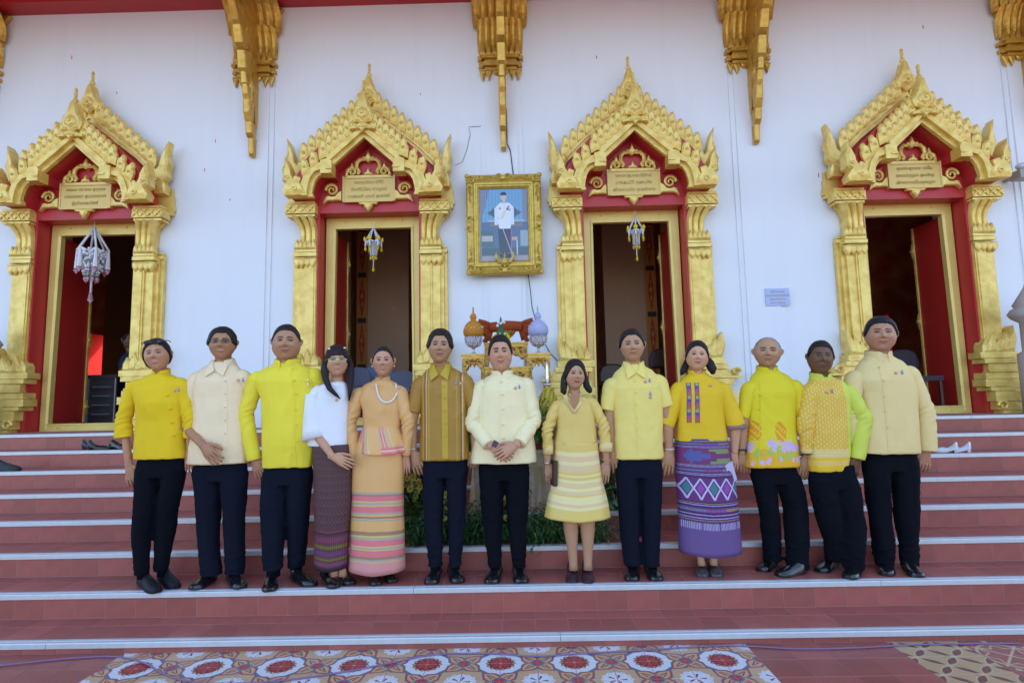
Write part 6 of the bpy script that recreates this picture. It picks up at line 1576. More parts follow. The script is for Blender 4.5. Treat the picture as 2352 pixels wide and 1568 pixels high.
# ------------------------------------------------------------------ portrait in carved frame
def portrait(u, v):
    img = np.ones(u.shape+(3,))*np.array([.15, .34, .55]); y = 1-v
    img *= (1+.10*np.sin(u*90))[..., None]
    img[y > .46] = (.08, .14, .26); img[y > .82] = (.05, .10, .12); img[y > .93] = (.35, .30, .34)
    cl = u < .19-.16*np.clip((y-.05)/.4, 0, 1); img[cl] = (.14, .17, .26); img[cl & (np.sin(u*160) > .2)] = (.24, .28, .38); img[(u > .90) & (y < .45)] = (.20, .22, .32)
    for c in ((.30, .33), (.72, .33)):
        d = np.abs(u-c[0])/.14+np.abs(y-c[1])/.07+.25*np.sin(u*120)*np.sin(y*130); img[d < 1] = (.05, .09, .13)
    img[(np.abs(y-.445) < .012) & (np.abs(u-.55) < .38)] = (.45, .42, .42); img[(np.abs(y-.50) < .02) & (np.abs(u-.55) < .34)] = (.22, .18, .16)
    for x0, x1, c in ((.02, .28, (.06, .13, .13)), (.84, 1.0, (.30, .38, .44))): img[(u > x0) & (u < x1) & (y > .58) & (y < .80)] = c
    img[(u > .03) & (u < .26) & (y > .65) & (y < .73)] = (.45, .42, .42); img[(u > .66) & (u < .78) & (y > .67) & (y < .72)] = (.50, .34, .28); img[(np.abs(u-.77) < .012) & (y > .72) & (y < .92)] = (.6, .58, .55)
    # standing figure in a white tunic and dark trousers
    b = (y > .19) & (y < .56) & (np.abs(u-.52) < np.where(y < .25, .09+(y-.19)*1.6, .185-.10*np.clip((y-.25)/.3, 0, 1)+.03*(y > .42))); img[b] = (.72, .76, .84)
    b2 = (y > .26) & (y < .50) & (np.abs(np.abs(u-.51)-.17) < .035) ; img[b2] = (.66, .71, .80)
    img[(y > .555) & (y < .97) & (np.abs(u-.52) < .145-.03*np.clip((y-.56)/.4, 0, 1))] = (.035, .04, .07); img[(y > .56) & (y < .95) & (np.abs(u-.655+.02*(y-.56)) < .008)] = (.55, .10, .35)
    img[(np.hypot((u-.50)/.062, (y-.105)/.052) < 1)] = (.62, .46, .40); img[(np.hypot((u-.50)/.068, (y-.075)/.040) < 1) & (y < .085)] = (.02, .02, .03); img[(np.abs(u-.51) < .03) & (y > .14) & (y < .20)] = (.60, .46, .42)
    for a, c in (((.42, .27), (.5, .3, .1)), ((.60, .25), (.5, .2, .3)), ((.58, .28), (.1, .1, .15)), ((.62, .29), (.45, .3, .45))): img[np.hypot(u-a[0], (y-a[1])*1.4) < .025] = c
    t = (y-.30)/.12; img[(t > 0) & (t < 1) & (np.abs(u-(.53-.08*t)) < .03)] = (.72, .62, .38)
    t = (y-.56)/.37; img[(t > 0) & (t < 1) & (np.abs(u-(.48+.19*t)) < .008)] = (.45, .52, .65)
    return img
PM_ = img_mat('painted_portrait', make_image('portrait_picture', 256, 384, portrait), 'pc', rough=.08, ext='EXTEND', spec=.6)
pr = empty('portrait', (-.155, 3.30, 2.93), 'large gold carved frame with a full length portrait of a man in white uniform', 'picture')
x0, x1, z0, z1 = -.614, .303, 2.935, 4.175; FGOLD = mat('carved_gilt', (.66, .47, .09), .35, .35, bump=(45, .5), var=(20, .6, (.42, .27, .04)))
LEAN = .07
mb = MB(); ix0, ix1, iz0, iz1 = x0+.165, x1-.17, z0+.175, z1-.18
P0 = [(0, 0, 0), (.03, -.045, 0), (.075, -.03, 0), (.105, -.05, 0), (.118, -.035, 0), (.150, -.045, 0), (.163, -.02, 0), (.168, -.005, 0)]
def fr_ring(d, y): return [(x0+d*.99, y, z0+d*1.05), (x1-d*1.01, y, z0+d*1.05), (x1-d*1.01, y, z1-d*1.08), (x0+d*.99, y, z1-d*1.08)]
vs = []; fs = []
prof = [(0, 3.345), (0, 3.315), (.02, 3.295), (.05, 3.285), (.085, 3.305), (.10, 3.290), (.118, 3.290), (.122, 3.302), (.140, 3.300), (.148, 3.312), (.163, 3.325), (.165, 3.338)]
for d, y in prof: vs += fr_ring(d, y)
for k in range(len(prof)-1):
    for i in range(4): fs.append((k*4+i, k*4+(i+1) % 4, (k+1)*4+(i+1) % 4, (k+1)*4+i))
mb.add(vs, fs); mb.build('frame', FGOLD, pr, fix=True)
rng = random.Random(5); mb = MB()
def orn(cx, cz, r, sx, sz):
    sp = spiral((cx, cz), r, 1.4, sx, 12); mb.tube([(a, 3.283, cz+(b-cz)*sz) for a, b in sp], [r*.33*(1-i/18) for i in range(len(sp))], 6)
for cx, cz in ((x0+.06, z0+.07), (x1-.06, z0+.07), (x0+.06, z1-.06), (x1-.06, z1-.06)):
    sx = 1 if cx < -.15 else -1; sz = 1 if cz < 3.5 else -1
    orn(cx, cz, .055, -sx, sz); orn(cx+sx*.11, cz-sz*.02, .035, sx, sz); orn(cx-sx*.015, cz+sz*.12, .035, -sx, -sz); mb.ell((cx-sx*.045, 3.30, cz-sz*.045), (.03, .025, .03), 8, 6)
    for j in range(7):
        t = j/7; orn(cx+sx*(.16+.11*t), cz-sz*.012+rng.uniform(-.012, .012), .018-.007*t, rng.choice((-1, 1)), 1); orn(cx-sx*.01+rng.uniform(-.01, .01), cz+sz*(.17+.13*t), .018-.007*t, rng.choice((-1, 1)), 1)
for cx, cz, h in ((-.155, z1-.045, 0), (-.155, z0+.05, 0), (x0+.035, 3.55, 1), (x1-.035, 3.55, 1)):
    for s in (-1, 1): orn(cx+(0 if h else s*.05), cz+(s*.06 if h else .0), .045, s, 1)
    mb.ell((cx, 3.285, cz), (.03, .02, .035), 8, 6)
mb.build('carving', FGOLD, pr, fix=True)
# winged emblem at the lower edge
mb = MB(); c = (-.155, 3.275, z0+.16)
for s in (-1, 1):
    mb.tube([(c[0]+s*.02, c[1], c[2]-.02), (c[0]+s*.06, c[1], c[2]-.01), (c[0]+s*.095, c[1], c[2]+.035), (c[0]+s*.105, c[1], c[2]+.085), (c[0]+s*.098, c[1], c[2]+.115)], [.022, .024, .02, .013, .004], 8)
    mb.tube([(c[0]+s*.02, c[1], c[2]-.03), (c[0]+s*.05, c[1], c[2]-.055), (c[0]+s*.075, c[1], c[2]-.085), (c[0]+s*.03, c[1], c[2]-.095)], [.014, .012, .01, .008], 6)
    mb.ell((c[0]+s*.055, c[1]-.01, c[2]+.09), (.016, .008, .006), 6, 4)
mb.ell((c[0], c[1]-.01, c[2]), (.03, .02, .045), 10, 6); mb.ell((c[0], c[1]-.012, c[2]+.055), (.015, .014, .018), 8, 6); mb.tube([(c[0], c[1]-.012, c[2]+.065), (c[0], c[1]-.012, c[2]+.10)], [.012, .002], 6)
mb.tube([(c[0]-.012, c[1], c[2]-.04), (c[0], c[1], c[2]-.09), (c[0]+.012, c[1], c[2]-.04)], .008, 6)
mb.build('winged_emblem', FGOLD, pr, fix=True)
ob = pc_quad('picture', ix0, ix1, 3.330, 3.344, iz0, iz1, PM_, pr)
pr.rotation_euler = (R(1.8), 0, 0)

# ------------------------------------------------------------------ hanging garlands
def col_m(n, c, r=.7): return mat(n, c, r, bump=(120, .4))
FW, FP, FG, FY = col_m('jasmine_white', (.70, .70, .74)), col_m('pink_petal', (.60, .30, .42)), col_m('leaf_green', (.08, .17, .04)), col_m('yellow_pompom', (.78, .55, .01))
def garland(x, z, sc, label, big=False):
    g = empty('garland', (x, FR-.10, z), label, 'garland', 'flower garlands hanging in the doorways'); y = FR-.10; k = sc
    s_ = MB(); s_.tube([(x, y, z+.08), (x, y, z)], .004, 5)
    n = 6; R_ = .115*k; zt = z-.20*k
    for i in range(n):
        a = 2*PI*i/n+.3; px, py = x+R_*math.cos(a), y+R_*math.sin(a)
        s_.tube([(x, y, z), (px, py, zt)], .0085*k, 6)
        a2 = a+2*PI/n; qx, qy = x+R_*math.cos(a2), y+R_*math.sin(a2)
        for dr in (.03, .065): s_.tube([(px, py, zt), ((px+qx)/2, (py+qy)/2, zt-dr*k), (qx, qy, zt)], .0075*k, 6)
    for i in range(8):
        a = 2*PI*i/8; r2 = .050*k; s_.tube([(x+r2*math.cos(a), y+r2*math.sin(a), zt-.02*k), (x+r2*.9*math.cos(a), y+r2*.9*math.sin(a), zt-.24*k)], .0075*k, 5)
    s_.tube([(x, y, zt-.05*k), (x, y, zt-.42*k)], .008*k, 5)
    s_.build('string', FW, g, smooth=True)
    t_ = MB(); f_ = MB(); gr = MB()
    def tassel(px, py, pz, L, w):
        for j in range(4):
            t = j/3; m_ = (f_ if big else t_)
            f_.ell((px, py, pz-L*t), (w*(.5+.5*t), w*(.5+.5*t), .011*k), 8, 4)
            if j: gr.ell((px, py, pz-L*t+.014*k), (w*(.42+.4*t), w*(.42+.4*t), .008*k), 8, 4)
        f_.tube([(px, py, pz-L), (px, py, pz-L-.03*k)], [w*.8, .002], 7)
    for i in range(n):
        a = 2*PI*i/n+.3; px, py = x+R_*math.cos(a), y+R_*math.sin(a)
        L = (.17 if big else .10)*k
        s2 = MB().tube([(px, py, zt), (px, py, zt-L)], [.010*k, .020*k if big else .012*k], 7); s2.build('string', FW, g)
        tassel(px, py, zt-L*.75, .06*k, .022*k)
        if not big:
            h = MB(); 
            for q in range(14):
                b = q*2.4; rr = .030*k*math.sqrt(q/14); h.ell((px*1.0+.012*math.cos(a)+rr*math.cos(b)*abs(math.sin(a)), py+.012*math.sin(a), zt+.02*k+rr*math.sin(b)), (.011*k, .011*k, .011*k), 6, 4)
            if i % 2 == 0 or True: h.build('pompom', FY, g, smooth=True)
    for i in range(8):
        a = 2*PI*i/8; tassel(x+.045*k*math.cos(a), y+.045*k*math.sin(a), zt-.24*k, .02*k, .015*k)
    tassel(x, y, zt-.38*k, .06*k, .024*k)
    f_.build('bud', FP if big else FY, g, smooth=True); gr.build('leaf_ring', FG, g, smooth=True)
    if big:
        w = MB(); rngg = random.Random(2)
        for q in range(160):
            a = rngg.uniform(0, 2*PI); zz = rngg.uniform(0, 1); rr = R_*(1.0-.45*zz)*rngg.uniform(.85, 1.05); w.ell((x+rr*math.cos(a), y+rr*math.sin(a), zt-.02-zz*.20*k), (.012*k, .012*k, .014*k), 5, 3)
        w.build('blossom_cluster', FW, g, smooth=True)
    return g
gx, gz = U_(217, 522, FR-.1); garland(gx, gz, 1.45, 'large white and pink blossom garland hanging in the leftmost doorway', True)
gx, gz = U_(858, 523, FR-.1); garland(gx, gz, .84, 'white garland with yellow pompoms hanging in the doorway left of the portrait')
gx, gz = U_(1459, 498, FR-.1); garland(gx, gz, .84, 'white garland with yellow pompoms hanging in the doorway right of the portrait')

# ------------------------------------------------------------------ altar behind the middle of the group
LACE = mat('gilt_lacquer', (.66, .46, .07), .3, .4, bump=(90, .7), var=(38, 1.0, (.30, .02, .02)))
def gstand(xa, xb, ytop, zb, Y, d, label, apron=.10):
    """gilt offering table: slab, fretted apron, four legs"""
    a, z = U_(xa, ytop, Y); b, _ = U_(xb, ytop, Y)
    t = empty('offering_table', ((a+b)/2, Y, zb), label, 'table', 'gilt offering tables')
    MB().box(a-.01, b+.01, Y-.01, Y+d+.01, z-.016, z).box(a, b, Y, Y+d, z-.045, z-.0165).build('table_top', GOLD2, t)
    lw = .035
    for x_ in (a, b-lw):
        for y_ in (Y, Y+d-lw):
            MB().box(x_, x_+lw, y_, y_+lw, zb, z-.0455).build('leg', LACE, t)
    n = 12; w = b-a-2*lw
    for yy in (Y+d-.014, Y+.004):
        mb = MB()
        A = [(a+lw+w*i/n, z-.046) for i in range(n+1)]; B = [(a+lw+w*i/n, z-.046-apron*(.30+.70*abs(2*i/n-1)**1.6)-(.02 if i % 2 else 0)-(.05 if i == n//2 else 0)) for i in range(n+1)]
        mb.band(A, B, yy, yy+.012)
        if yy > Y+.01: mb.build('apron', LACE, t, fix=True)
    for i in range(5):
        cx = a+lw+w*(i+.5)/5; sp = spiral((cx, z-.075), w*.08, 1.2, 1 if i < 3 else -1, 8); mb.tube([(p, Y, q) for p, q in sp], .005, 4)
    mb.build('apron', LACE, t, fix=True); return t, (a, b, z)
zb5 = step_z(5)
tL, L_ = gstand(1061, 1112, 813, step_z(5), 2.0, .16, 'gilt table at left of the altar carrying the orange covered goblet')
tR, R_ = gstand(1213, 1263, 811, step_z(5), 2.0, .16, 'gilt table at right of the altar carrying the lavender covered goblet')
tC, C_ = gstand(1113, 1211, 787, step_z(6), 2.38, .22, 'tall gilt table at the back of the altar under the rust brown cloth roll', .12)
tF, Fq = gstand(1114, 1214, 843, step_z(4), 1.72, .20, 'wide low gilt table at the front of the altar behind the cream jacket', .08)
GL = bpy.data.materials.new('cut_crystal'); GL.use_nodes = True; b_ = GL.node_tree.nodes['Principled BSDF']; b_.inputs['Base Color'].default_value = (.82, .80, .86, 1); b_.inputs['Transmission Weight'].default_value = .75; b_.inputs['Roughness'].default_value = .08; b_.inputs['IOR'].default_value = 1.45
def phum(T, colr, nm, label):
    a, b, z = T; cx = (a+b)/2; Y = 2.08
    p = empty('covered_goblet', (cx, Y, z+.001), label, 'goblet', 'covered crystal goblets on the altar'); k = 1.0
    mb = MB(); mb.lathe([(.034, 0), (.036, .006), (.012, .022), (.010, .05), (.020, .062), (.060, .080), (.083, .115), (.088, .17), (.082, .173), (.076, .12), (.055, .09), (.001, .082)], (cx, Y, z+.001), 20)
    mb.build('crystal_bowl', GL, p, smooth=False)
    mb = MB()
    for j in range(10):
        for e in (-1, 1):
            A = 2*PI*j/10; mb.tube([(cx+r*math.cos(A+e*t), Y+r*math.sin(A+e*t), z+h) for r, h, t in ((.066, .083, 0), (.088, .13, .3), (.090, .168, .55))], .0022, 4)
    mb.build('cut_facet', mat('crystal_edge', (.75, .72, .8), .1, spec=.9), p)
    M_ = mat(nm, colr, .6, bump=(140, .8)); mb = MB()
    mb.lathe([(.080, .170), (.098, .20), (.100, .235), (.090, .27), (.066, .305), (.036, .33), (.020, .336), (.030, .35), (.034, .37), (.024, .395), (.010, .408), (.006, .42), (.011, .43), (.006, .44), (.008, .452), (.001, .475)], (cx, Y, z), 24)
    mb.build('knitted_cover', M_, p, smooth=True)
    mb = MB()
    for j in range(22):
        A = 2*PI*j/22; h = .262+.012*math.sin(j*2.2); r = .096; mb.ell((cx+r*math.cos(A), Y+r*math.sin(A), z+h), (.0045,)*3, 6, 4)
    mb.build('bead', PEARL, p)
phum(L_, (.55, .22, .01), 'orange_knit', 'crystal goblet with an orange knitted onion shaped cover'); phum(R_, (.42, .44, .70), 'lavender_knit', 'crystal goblet with a lavender knitted onion shaped cover')
# cloth roll on a gilt pedestal bowl
a, b, z = C_; cx = (a+b)/2; Yc = 2.48
bw = MB(); bw.lathe([(.05, 0), (.055, .01), (.03, .025), (.035, .045), (.075, .075), (.105, .115), (.11, .12)], (cx, Yc, z+.001), 24)
o_ = bw.build('pedestal_bowl', LACE, None, smooth=True, org=(cx, Yc, z)); tag(o_, 'gilt pedestal bowl under the rust brown cloth roll', 'bowl')
RB = cloth_mat('rust_robe', (.32, .055, .015), .8); cr = empty('cloth_roll', (cx, Yc, z+.12), 'rust brown monk robe folded into a tied roll on the pedestal bowl', 'robe')
mb = MB(); zc = z+.175
mb.tube([(cx-.17, Yc, zc-.005), (cx-.08, Yc, zc), (cx, Yc, zc+.006), (cx+.08, Yc, zc+.004), (cx+.17, Yc, zc-.002)], [(.05, .052), (.058, .056), (.060, .058), (.058, .056), (.05, .052)], 24); mb.build('roll', RB, cr, smooth=True)
for s in (-1, 1):
    mb = MB()
    for i in range(9):
        t = i/8; a1 = lerp(.25, -1.25, t); L = .15+.03*math.sin(i*2)
        p0 = Vector((cx+s*.14, Yc-.02+.04*t, zc+.02-.03*t)); p1 = p0+Vector((s*L*math.cos(a1), -.03+.03*t, L*math.sin(a1))); mb.tube([p0, p0.lerp(p1, .5)+Vector((0, -.01, .005)), p1], [.016, .022, .027], 7)
    mb.build('fan_fold', RB, cr, smooth=True)
# leaf cone with jasmine
cy = 1.80; cxx, cz = U_(1151, 778, cy); cn = empty('leaf_cone', (cxx, cy, Fq[2]), 'small green folded leaf cone with white and yellow blossoms', 'flower offering'); 
mb = MB(); mb.lathe([(.075, 0), (.075, cz-Fq[2]-.02), (.06, cz-Fq[2])], (cxx, cy, Fq[2]), 12); mb.build('stand', GOLD2, cn)
GRN = mat('folded_leaf_green', (.02, .09, .04), .5, bump=(60, .4)); mb = MB()
for j in range(5): mb.lathe([(.052-.009*j, .0+.034*j), (.042-.009*j, .036+.034*j)], (cxx, cy, cz), 16)
mb.lathe([(.012, .17), (.001, .215)], (cxx, cy, cz), 8); mb.build('leaf_tier', GRN, cn)
mb = MB()
for j in range(26): A = j*.9; mb.ell((cxx+.055*math.cos(A), cy+.055*math.sin(A), cz+.04+.006*math.sin(j)), (.011, .011, .011), 6, 4)
mb.build('blossom', mat('lime_blossom', (.50, .62, .18), .7), cn); mb = MB()
for q in ((-.022, .15), (.018, .155), (.0, .14), (.03, .15), (-.03, .12)): mb.ell((cxx+q[0], cy-.03, cz+q[1]), (.014, .012, .014), 7, 5)
mb.build('blossom', FW, cn); mb = MB()
for j in range(20): A = j*2.4; mb.ell((cxx+.075*math.cos(A), cy+.06*math.sin(A), cz-.02+.02*(j % 3)), (.014,)*3, 6, 4)
mb.build('blossom', FY, cn)
# woven golden cone standing on the cloth table
Yv = 1.55; vx, vz = U_(1259, 948, Yv); SCL = mat('woven_gold_scale', (.58, .42, .03), .35, .35)
ws = empty('scaled_cone', (vx, Yv, vz-.02), 'yellow cone covered in overlapping gold scales beside the cream jacket', 'ornament'); mb = MB()
pf = [(.060, -.02), (.085, .02), (.088, .06), (.072, .12), (.045, .18), (.028, .225), (.022, .25)]
mb.lathe(pf, (vx, Yv, vz), 20); mb.build('core', SCL, ws, smooth=True); mb = MB()
for r_ in range(13):
    t = r_/12; zz = lerp(-.01, .215, t); rr = float(np.interp(zz, [p[1] for p in pf], [p[0] for p in pf])); n = max(7, int(rr*190))
    for j in range(n):
        A = 2*PI*(j+.5*(r_ % 2))/n; c_, s_ = math.cos(A), math.sin(A); w = PI*rr/n*.95
        P4 = [(rr*c_-w*s_, rr*s_+w*c_, zz+.018), (rr*c_+w*s_, rr*s_-w*c_, zz+.018), ((rr+.010)*c_+w*.5*s_, (rr+.010)*s_-w*.5*c_, zz-.002), ((rr+.012)*c_, (rr+.012)*s_, zz-.010), ((rr+.010)*c_-w*.5*s_, (rr+.010)*s_+w*.5*c_, zz-.002)]
        mb.add([(vx+a_, Yv+b_, vz+c__) for a_, b_, c__ in P4], [(0, 1, 2, 3, 4)])
o_ = mb.build('scale', SCL, ws); o_['kind'] = 'stuff'
MB().lathe([(.03, .235), (.038, .245), (.03, .255), (.018, .26), (.014, .31), (.012, .40), (.004, .47)], (vx, Yv, vz), 14).build('spire', SILV, ws, smooth=True)
# draped table
DR_ = mat('gold_sequin_cloth', (.50, .38, .20), .4, .2, bump=(55, .9), var=(6, 1.0, (.70, .60, .50)))
mb = MB(); tx0, tz = U_(1085, 1036, 1.35); tx1, _ = U_(1262, 1036, 1.35); n = 90
per = []
for i in range(n):
    t = i/n; 
    if t < .40: p = (lerp(tx0, tx1, t/.40), 1.35, (0, -1))
    elif t < .5: p = (tx1, lerp(1.35, 1.9, (t-.4)/.1), (1, 0))
    elif t < .9: p = (lerp(tx1, tx0, (t-.5)/.4), 1.9, (0, 1))
    else: p = (tx0, lerp(1.9, 1.35, (t-.9)/.1), (-1, 0))
    per.append(p)
rings = []
for k in range(9):
    f = k/8; z = lerp(tz, .40, f); rings.append([(x+nn[0]*(f*.05+.016*f*math.sin(i*1.9)), y+nn[1]*(f*.05+.022*f*math.sin(i*1.9)+.012*f*math.sin(i*.7)), z) for i, (x, y, nn) in enumerate(per)])
mb.loft(rings); o_ = mb.build('draped_table', DR_, None, smooth=True, org=(0, 1.6, .5)); smooth_angle(o_, 60); tag(o_, 'altar table draped in crumpled gold brown cloth', 'table')

# ------------------------------------------------------------------ plants round the altar
def blades(mb, c, n, rad, ln, wd, rng, up=.4, droop=.6):
    for _ in range(n):
        a = rng.uniform(0, 2*PI); e = rng.uniform(-.3, 1.2)*up+rng.uniform(-.2, .3)
        b = Vector((c[0]+rng.gauss(0, rad[0]), c[1]+rng.gauss(0, rad[1]), c[2]+rng.gauss(0, rad[2])))
        d = Vector((math.cos(a)*math.cos(e), math.sin(a)*math.cos(e)-.25, math.sin(e))).normalized(); s = d.cross(Vector((0, 0, 1))).normalized(); L = ln*rng.uniform(.6, 1.2); w = wd*rng.uniform(.7, 1.2)
        m = b+d*L*.5+Vector((0, 0, .0)); t = b+d*L-Vector((0, 0, L*droop*rng.uniform(.2, 1)))
        mb.add([tuple(b), tuple(m+s*w-Vector((0, 0, w*.3))), tuple(t), tuple(m-s*w-Vector((0, 0, w*.3))), tuple(m+Vector((0, 0, w*.2)))], [(0, 1, 4), (1, 2, 4), (2, 3, 4), (3, 0, 4)])
LG = [mat('leaf_dark', (.035, .10, .035), .4, var=(30, .5, (.05, .14, .04)), spec=.5), mat('leaf_mid', (.07, .18, .045), .4, var=(30, .5, (.11, .22, .05))), mat('leaf_light', (.16, .24, .03), .5, var=(30, .5, (.22, .28, .04)))]
PET = mat('yellow_petal', (.85, .74, .14), .6); EYE_ = mat('flower_eye', (.55, .40, .02), .7)
def daisy(parent, p, r=.030, d=(0, -1, .3)):
    d = Vector(d).normalized(); u_ = d.orthogonal().normalized(); v_ = d.cross(u_); mb = MB(); mb.cur = 0; P = Vector(p)
    for i in range(11):
        A = 2*PI*i/11; e = u_*math.cos(A)+v_*math.sin(A); s = u_*-math.sin(A)+v_*math.cos(A)
        mb.add([tuple(P+e*r*.2), tuple(P+e*r*.7+s*r*.2+d*.004), tuple(P+e*r*1.05+d*.001), tuple(P+e*r*.7-s*r*.2+d*.004)], [(0, 1, 2, 3)])
    mb.cur = 1; mb.ell(tuple(P+d*.004), (r*.28, r*.28, r*.28), 6, 4); return mb.build('flower', [PET, EYE_], parent)
def plant(name, label, cat, c, rad, nl, ln, wd, seed, flowers=(), mats=(0, 1), droop=.6, kind=None):
    rng = random.Random(seed); r = empty(name, (c[0], c[1], max(.1, c[2]-rad[2]*1.6)), label, cat)
    for k, mi in enumerate(mats):
        mb = MB(); blades(mb, c, nl//len(mats), rad, ln, wd*(1 if k == 0 else .8), rng, droop=droop); o_ = mb.build('foliage', LG[mi], r); o_['kind'] = 'stuff'
    mb = MB()
    for i in range(10): 
        q = (c[0]+rng.gauss(0, rad[0]*.8), c[1], c[2]+rng.uniform(0, rad[2])); mb.tube([(c[0]+rng.gauss(0, rad[0]*.4), c[1]+.02, c[2]-rad[2]*1.6), q], .003, 4)
    mb.build('stem', LG[1], r)
    for (x, y) in flowers:
        Yf = c[1]-rad[1]*1.6-.02; X, Z = U_(x, y, Yf); daisy(r, (X, Yf, Z), rng.uniform(.022, .032), (rng.uniform(-.4, .4), -1, rng.uniform(0, .6)))
    return r
def cpt(x, y, Y): a, b = U_(x, y, Y); return (a, Y, b)
plant('flowering_plant', 'leafy arrangement with yellow daisies left of the brocade shirted man', 'plant', cpt(945, 1130, 1.05), (.085, .07, .14), 900, .11, .017, 1, [(935, 1098), (950, 1108), (962, 1105), (942, 1122), (958, 1126), (930, 1112), (948, 1095), (955, 1140), (965, 1118)], (0, 1, 2))
plant('flowering_plant', 'yellow daisies and leaves seen between the brocade shirted man\'s legs', 'plant', cpt(1022, 1165, .98), (.05, .06, .17), 600, .09, .015, 2, [(1022, 1148), (1022, 1168), (1021, 1190), (1025, 1135)], (0, 1))
plant('flowering_plant', 'yellow daisies and leaves seen between the cream jacketed man\'s legs', 'plant', cpt(1160, 1170, .98), (.05, .06, .15), 500, .09, .015, 3, [(1163, 1188), (1160, 1150), (1164, 1135)], (0, 1))
plant('fern', 'dark fern spilling over the step left of centre', 'plant', cpt(985, 1215, .95), (.11, .07, .05), 900, .09, .010, 4, (), (0, 1))
plant('fern', 'dark fern on the step behind the cream jacketed man', 'plant', cpt(1085, 1205, .95), (.09, .07, .06), 1000, .09, .010, 5, (), (0, 1))
plant('fern', 'dense fern mat between the middle man and the short woman', 'plant', cpt(1240, 1215, .95), (.10, .07, .06), 1300, .09, .010, 6, (), (0, 1))
plant('fern', 'fern fronds behind the calves of the short woman', 'plant', cpt(1345, 1215, .95), (.09, .07, .055), 1000, .09, .010, 7, [(1337, 1203)], (0, 1))
plant('trailing_vine', 'broad leaved vine hanging beside the golden dress', 'plant', cpt(1400, 1115, 1.3), (.03, .04, .17), 160, .13, .026, 8, (), (1, 0), .9)
plant('potted_shrub', 'feathery bright green shrub right of the cream jacket', 'plant', cpt(1243, 985, 1.45), (.06, .07, .10), 1300, .07, .007, 9, (), (2, 1))
plant('potted_shrub', 'green shrub half hidden between brocade shirt and cream jacket', 'plant', cpt(1086, 1000, 1.45), (.045, .07, .12), 700, .08, .010, 10, (), (1, 0))
for (x, y) in ((1243, 1030), (1086, 1040)):
    c = cpt(x, y, 1.45); o_ = MB().lathe([(.05, -.06), (.075, .03), (.08, .035), (.08, .045), (.06, .045)], c, 16).build('flower_pot', mat('red_pot', (.30, .03, .03), .4), None, org=c); o_.location = c
    tag(o_, 'red pot under the feathery shrub right of centre' if x > 1200 else 'red pot under the half hidden shrub left of centre', 'pot')

# ------------------------------------------------------------------ things on steps and ground, wall, hall
def loose_shoe(x, y, k, label, m, dirx=(1, 0), L=.25, **kw):
    Yk = step_y(k)+kw.pop('back', .12); X, _ = U_(x, y, Yk); global FLOOR
    keep = FLOOR; FLOOR = step_z(k)+.003
    r = empty('shoe', (X, Yk, FLOOR), label, 'shoe', kw.pop('group', None)); Pq = dict(root=r)
    shoe(Pq, (X+dirx[0]*L/2, Yk+dirx[1]*L/2), (X-dirx[0]*L/2, Yk-dirx[1]*L/2), m, name='upper', **kw); FLOOR = keep; return r
HEEL = mat('black_patent', (.006, .006, .009), .2, spec=.6, coat=.4); WSH = mat('white_sandal_leather', (.72, .72, .76), .45)
loose_shoe(218, 1030, 6, 'black heeled shoe on the upper left step, nearer the left edge', HEEL, (.93, .2), .24, heelh=.05, hgt=.045, open_=True, back=.14)
loose_shoe(230, 1030, 6, 'black heeled shoe on the upper left step, second of its pair', HEEL, (.93, .05), .24, heelh=.05, hgt=.045, open_=True, back=.06)
loose_shoe(275, 1030, 6, 'black shoe on the upper left step half hidden by the deep yellow jacket', HEEL, (.9, -.3), .26, hgt=.06, back=.10)
loose_shoe(15, 1072, 5, 'black sneaker with white sole at the left edge of the steps', mat('sneaker_cloth', (.02, .025, .03), .7), (.97, -.1), .29, hgt=.075, back=.10)
loose_shoe(2172, 1030, 5, 'white sandal on the right hand steps, left one of the pair', WSH, (-.7, .6), .20, heelh=.035, hgt=.05, open_=True, back=.14)
loose_shoe(2202, 1030, 5, 'white sandal on the right hand steps, right one of the pair', WSH, (-.7, .6), .20, heelh=.035, hgt=.05, open_=True, back=.14)
# purple cable on the paving
CB = mat('purple_cable', (.22, .13, .24), .5)
pts = [(-40, 1532), (60, 1521), (160, 1511), (265, 1507), (330, 1521), (380, 1548), (450, 1566), (560, 1568), (680, 1558), (800, 1540), (910, 1519), (1000, 1502), (1130, 1500), (1230, 1506), (1330, 1500), (1480, 1492), (1640, 1482), (1720, 1483), (1830, 1489), (1960, 1487), (2120, 1479), (2380, 1476)]
def gpt(x, y):
    lo, hi = -2.5, 0
    for _ in range(40):
        m_ = (lo+hi)/2
        if U_(x, y, m_)[1] < 0.006: hi = m_
        else: lo = m_
    return lo
P_ = []
for x, y in pts:
    lo, hi = -3.2, -.004
    for _ in range(40):
        m_ = (lo+hi)/2
        if U_(x, y, m_)[1] > .006: lo = m_
        else: hi = m_
    P_.append((U_(x, y, m_)[0], min(m_, -.02), .006))
Q_ = []
for i in range(len(P_)-1):
    a0, a1, a2, a3 = [Vector(P_[min(max(j, 0), len(P_)-1)]) for j in (i-1, i, i+1, i+2)]
    for t in (0, .2, .4, .6, .8): q = .5*((2*a1)+(a2-a0)*t+(2*a0-5*a1+4*a2-a3)*t*t+(3*a1-a0-3*a2+a3)*t**3); q.y = min(q.y, -.012); q.z = .006; Q_.append(q)
o_ = MB().tube(Q_, .0045, 6).build('cable', CB, None, smooth=True); tag(o_, 'thin purple cable snaking across the patterned floor tiles', 'cable')
BC = mat('black_cable', (.02, .02, .025), .5)
def wcable(pts, r, label, Y=WY-.045, m=BC):
    P = []
    for x, y in pts: a, b = U_(x, y, Y); P.append((a, Y, b))
    o_ = MB().tube(P, r, 6).build('wall_cable', m, None, smooth=True); tag(o_, label, 'cable')
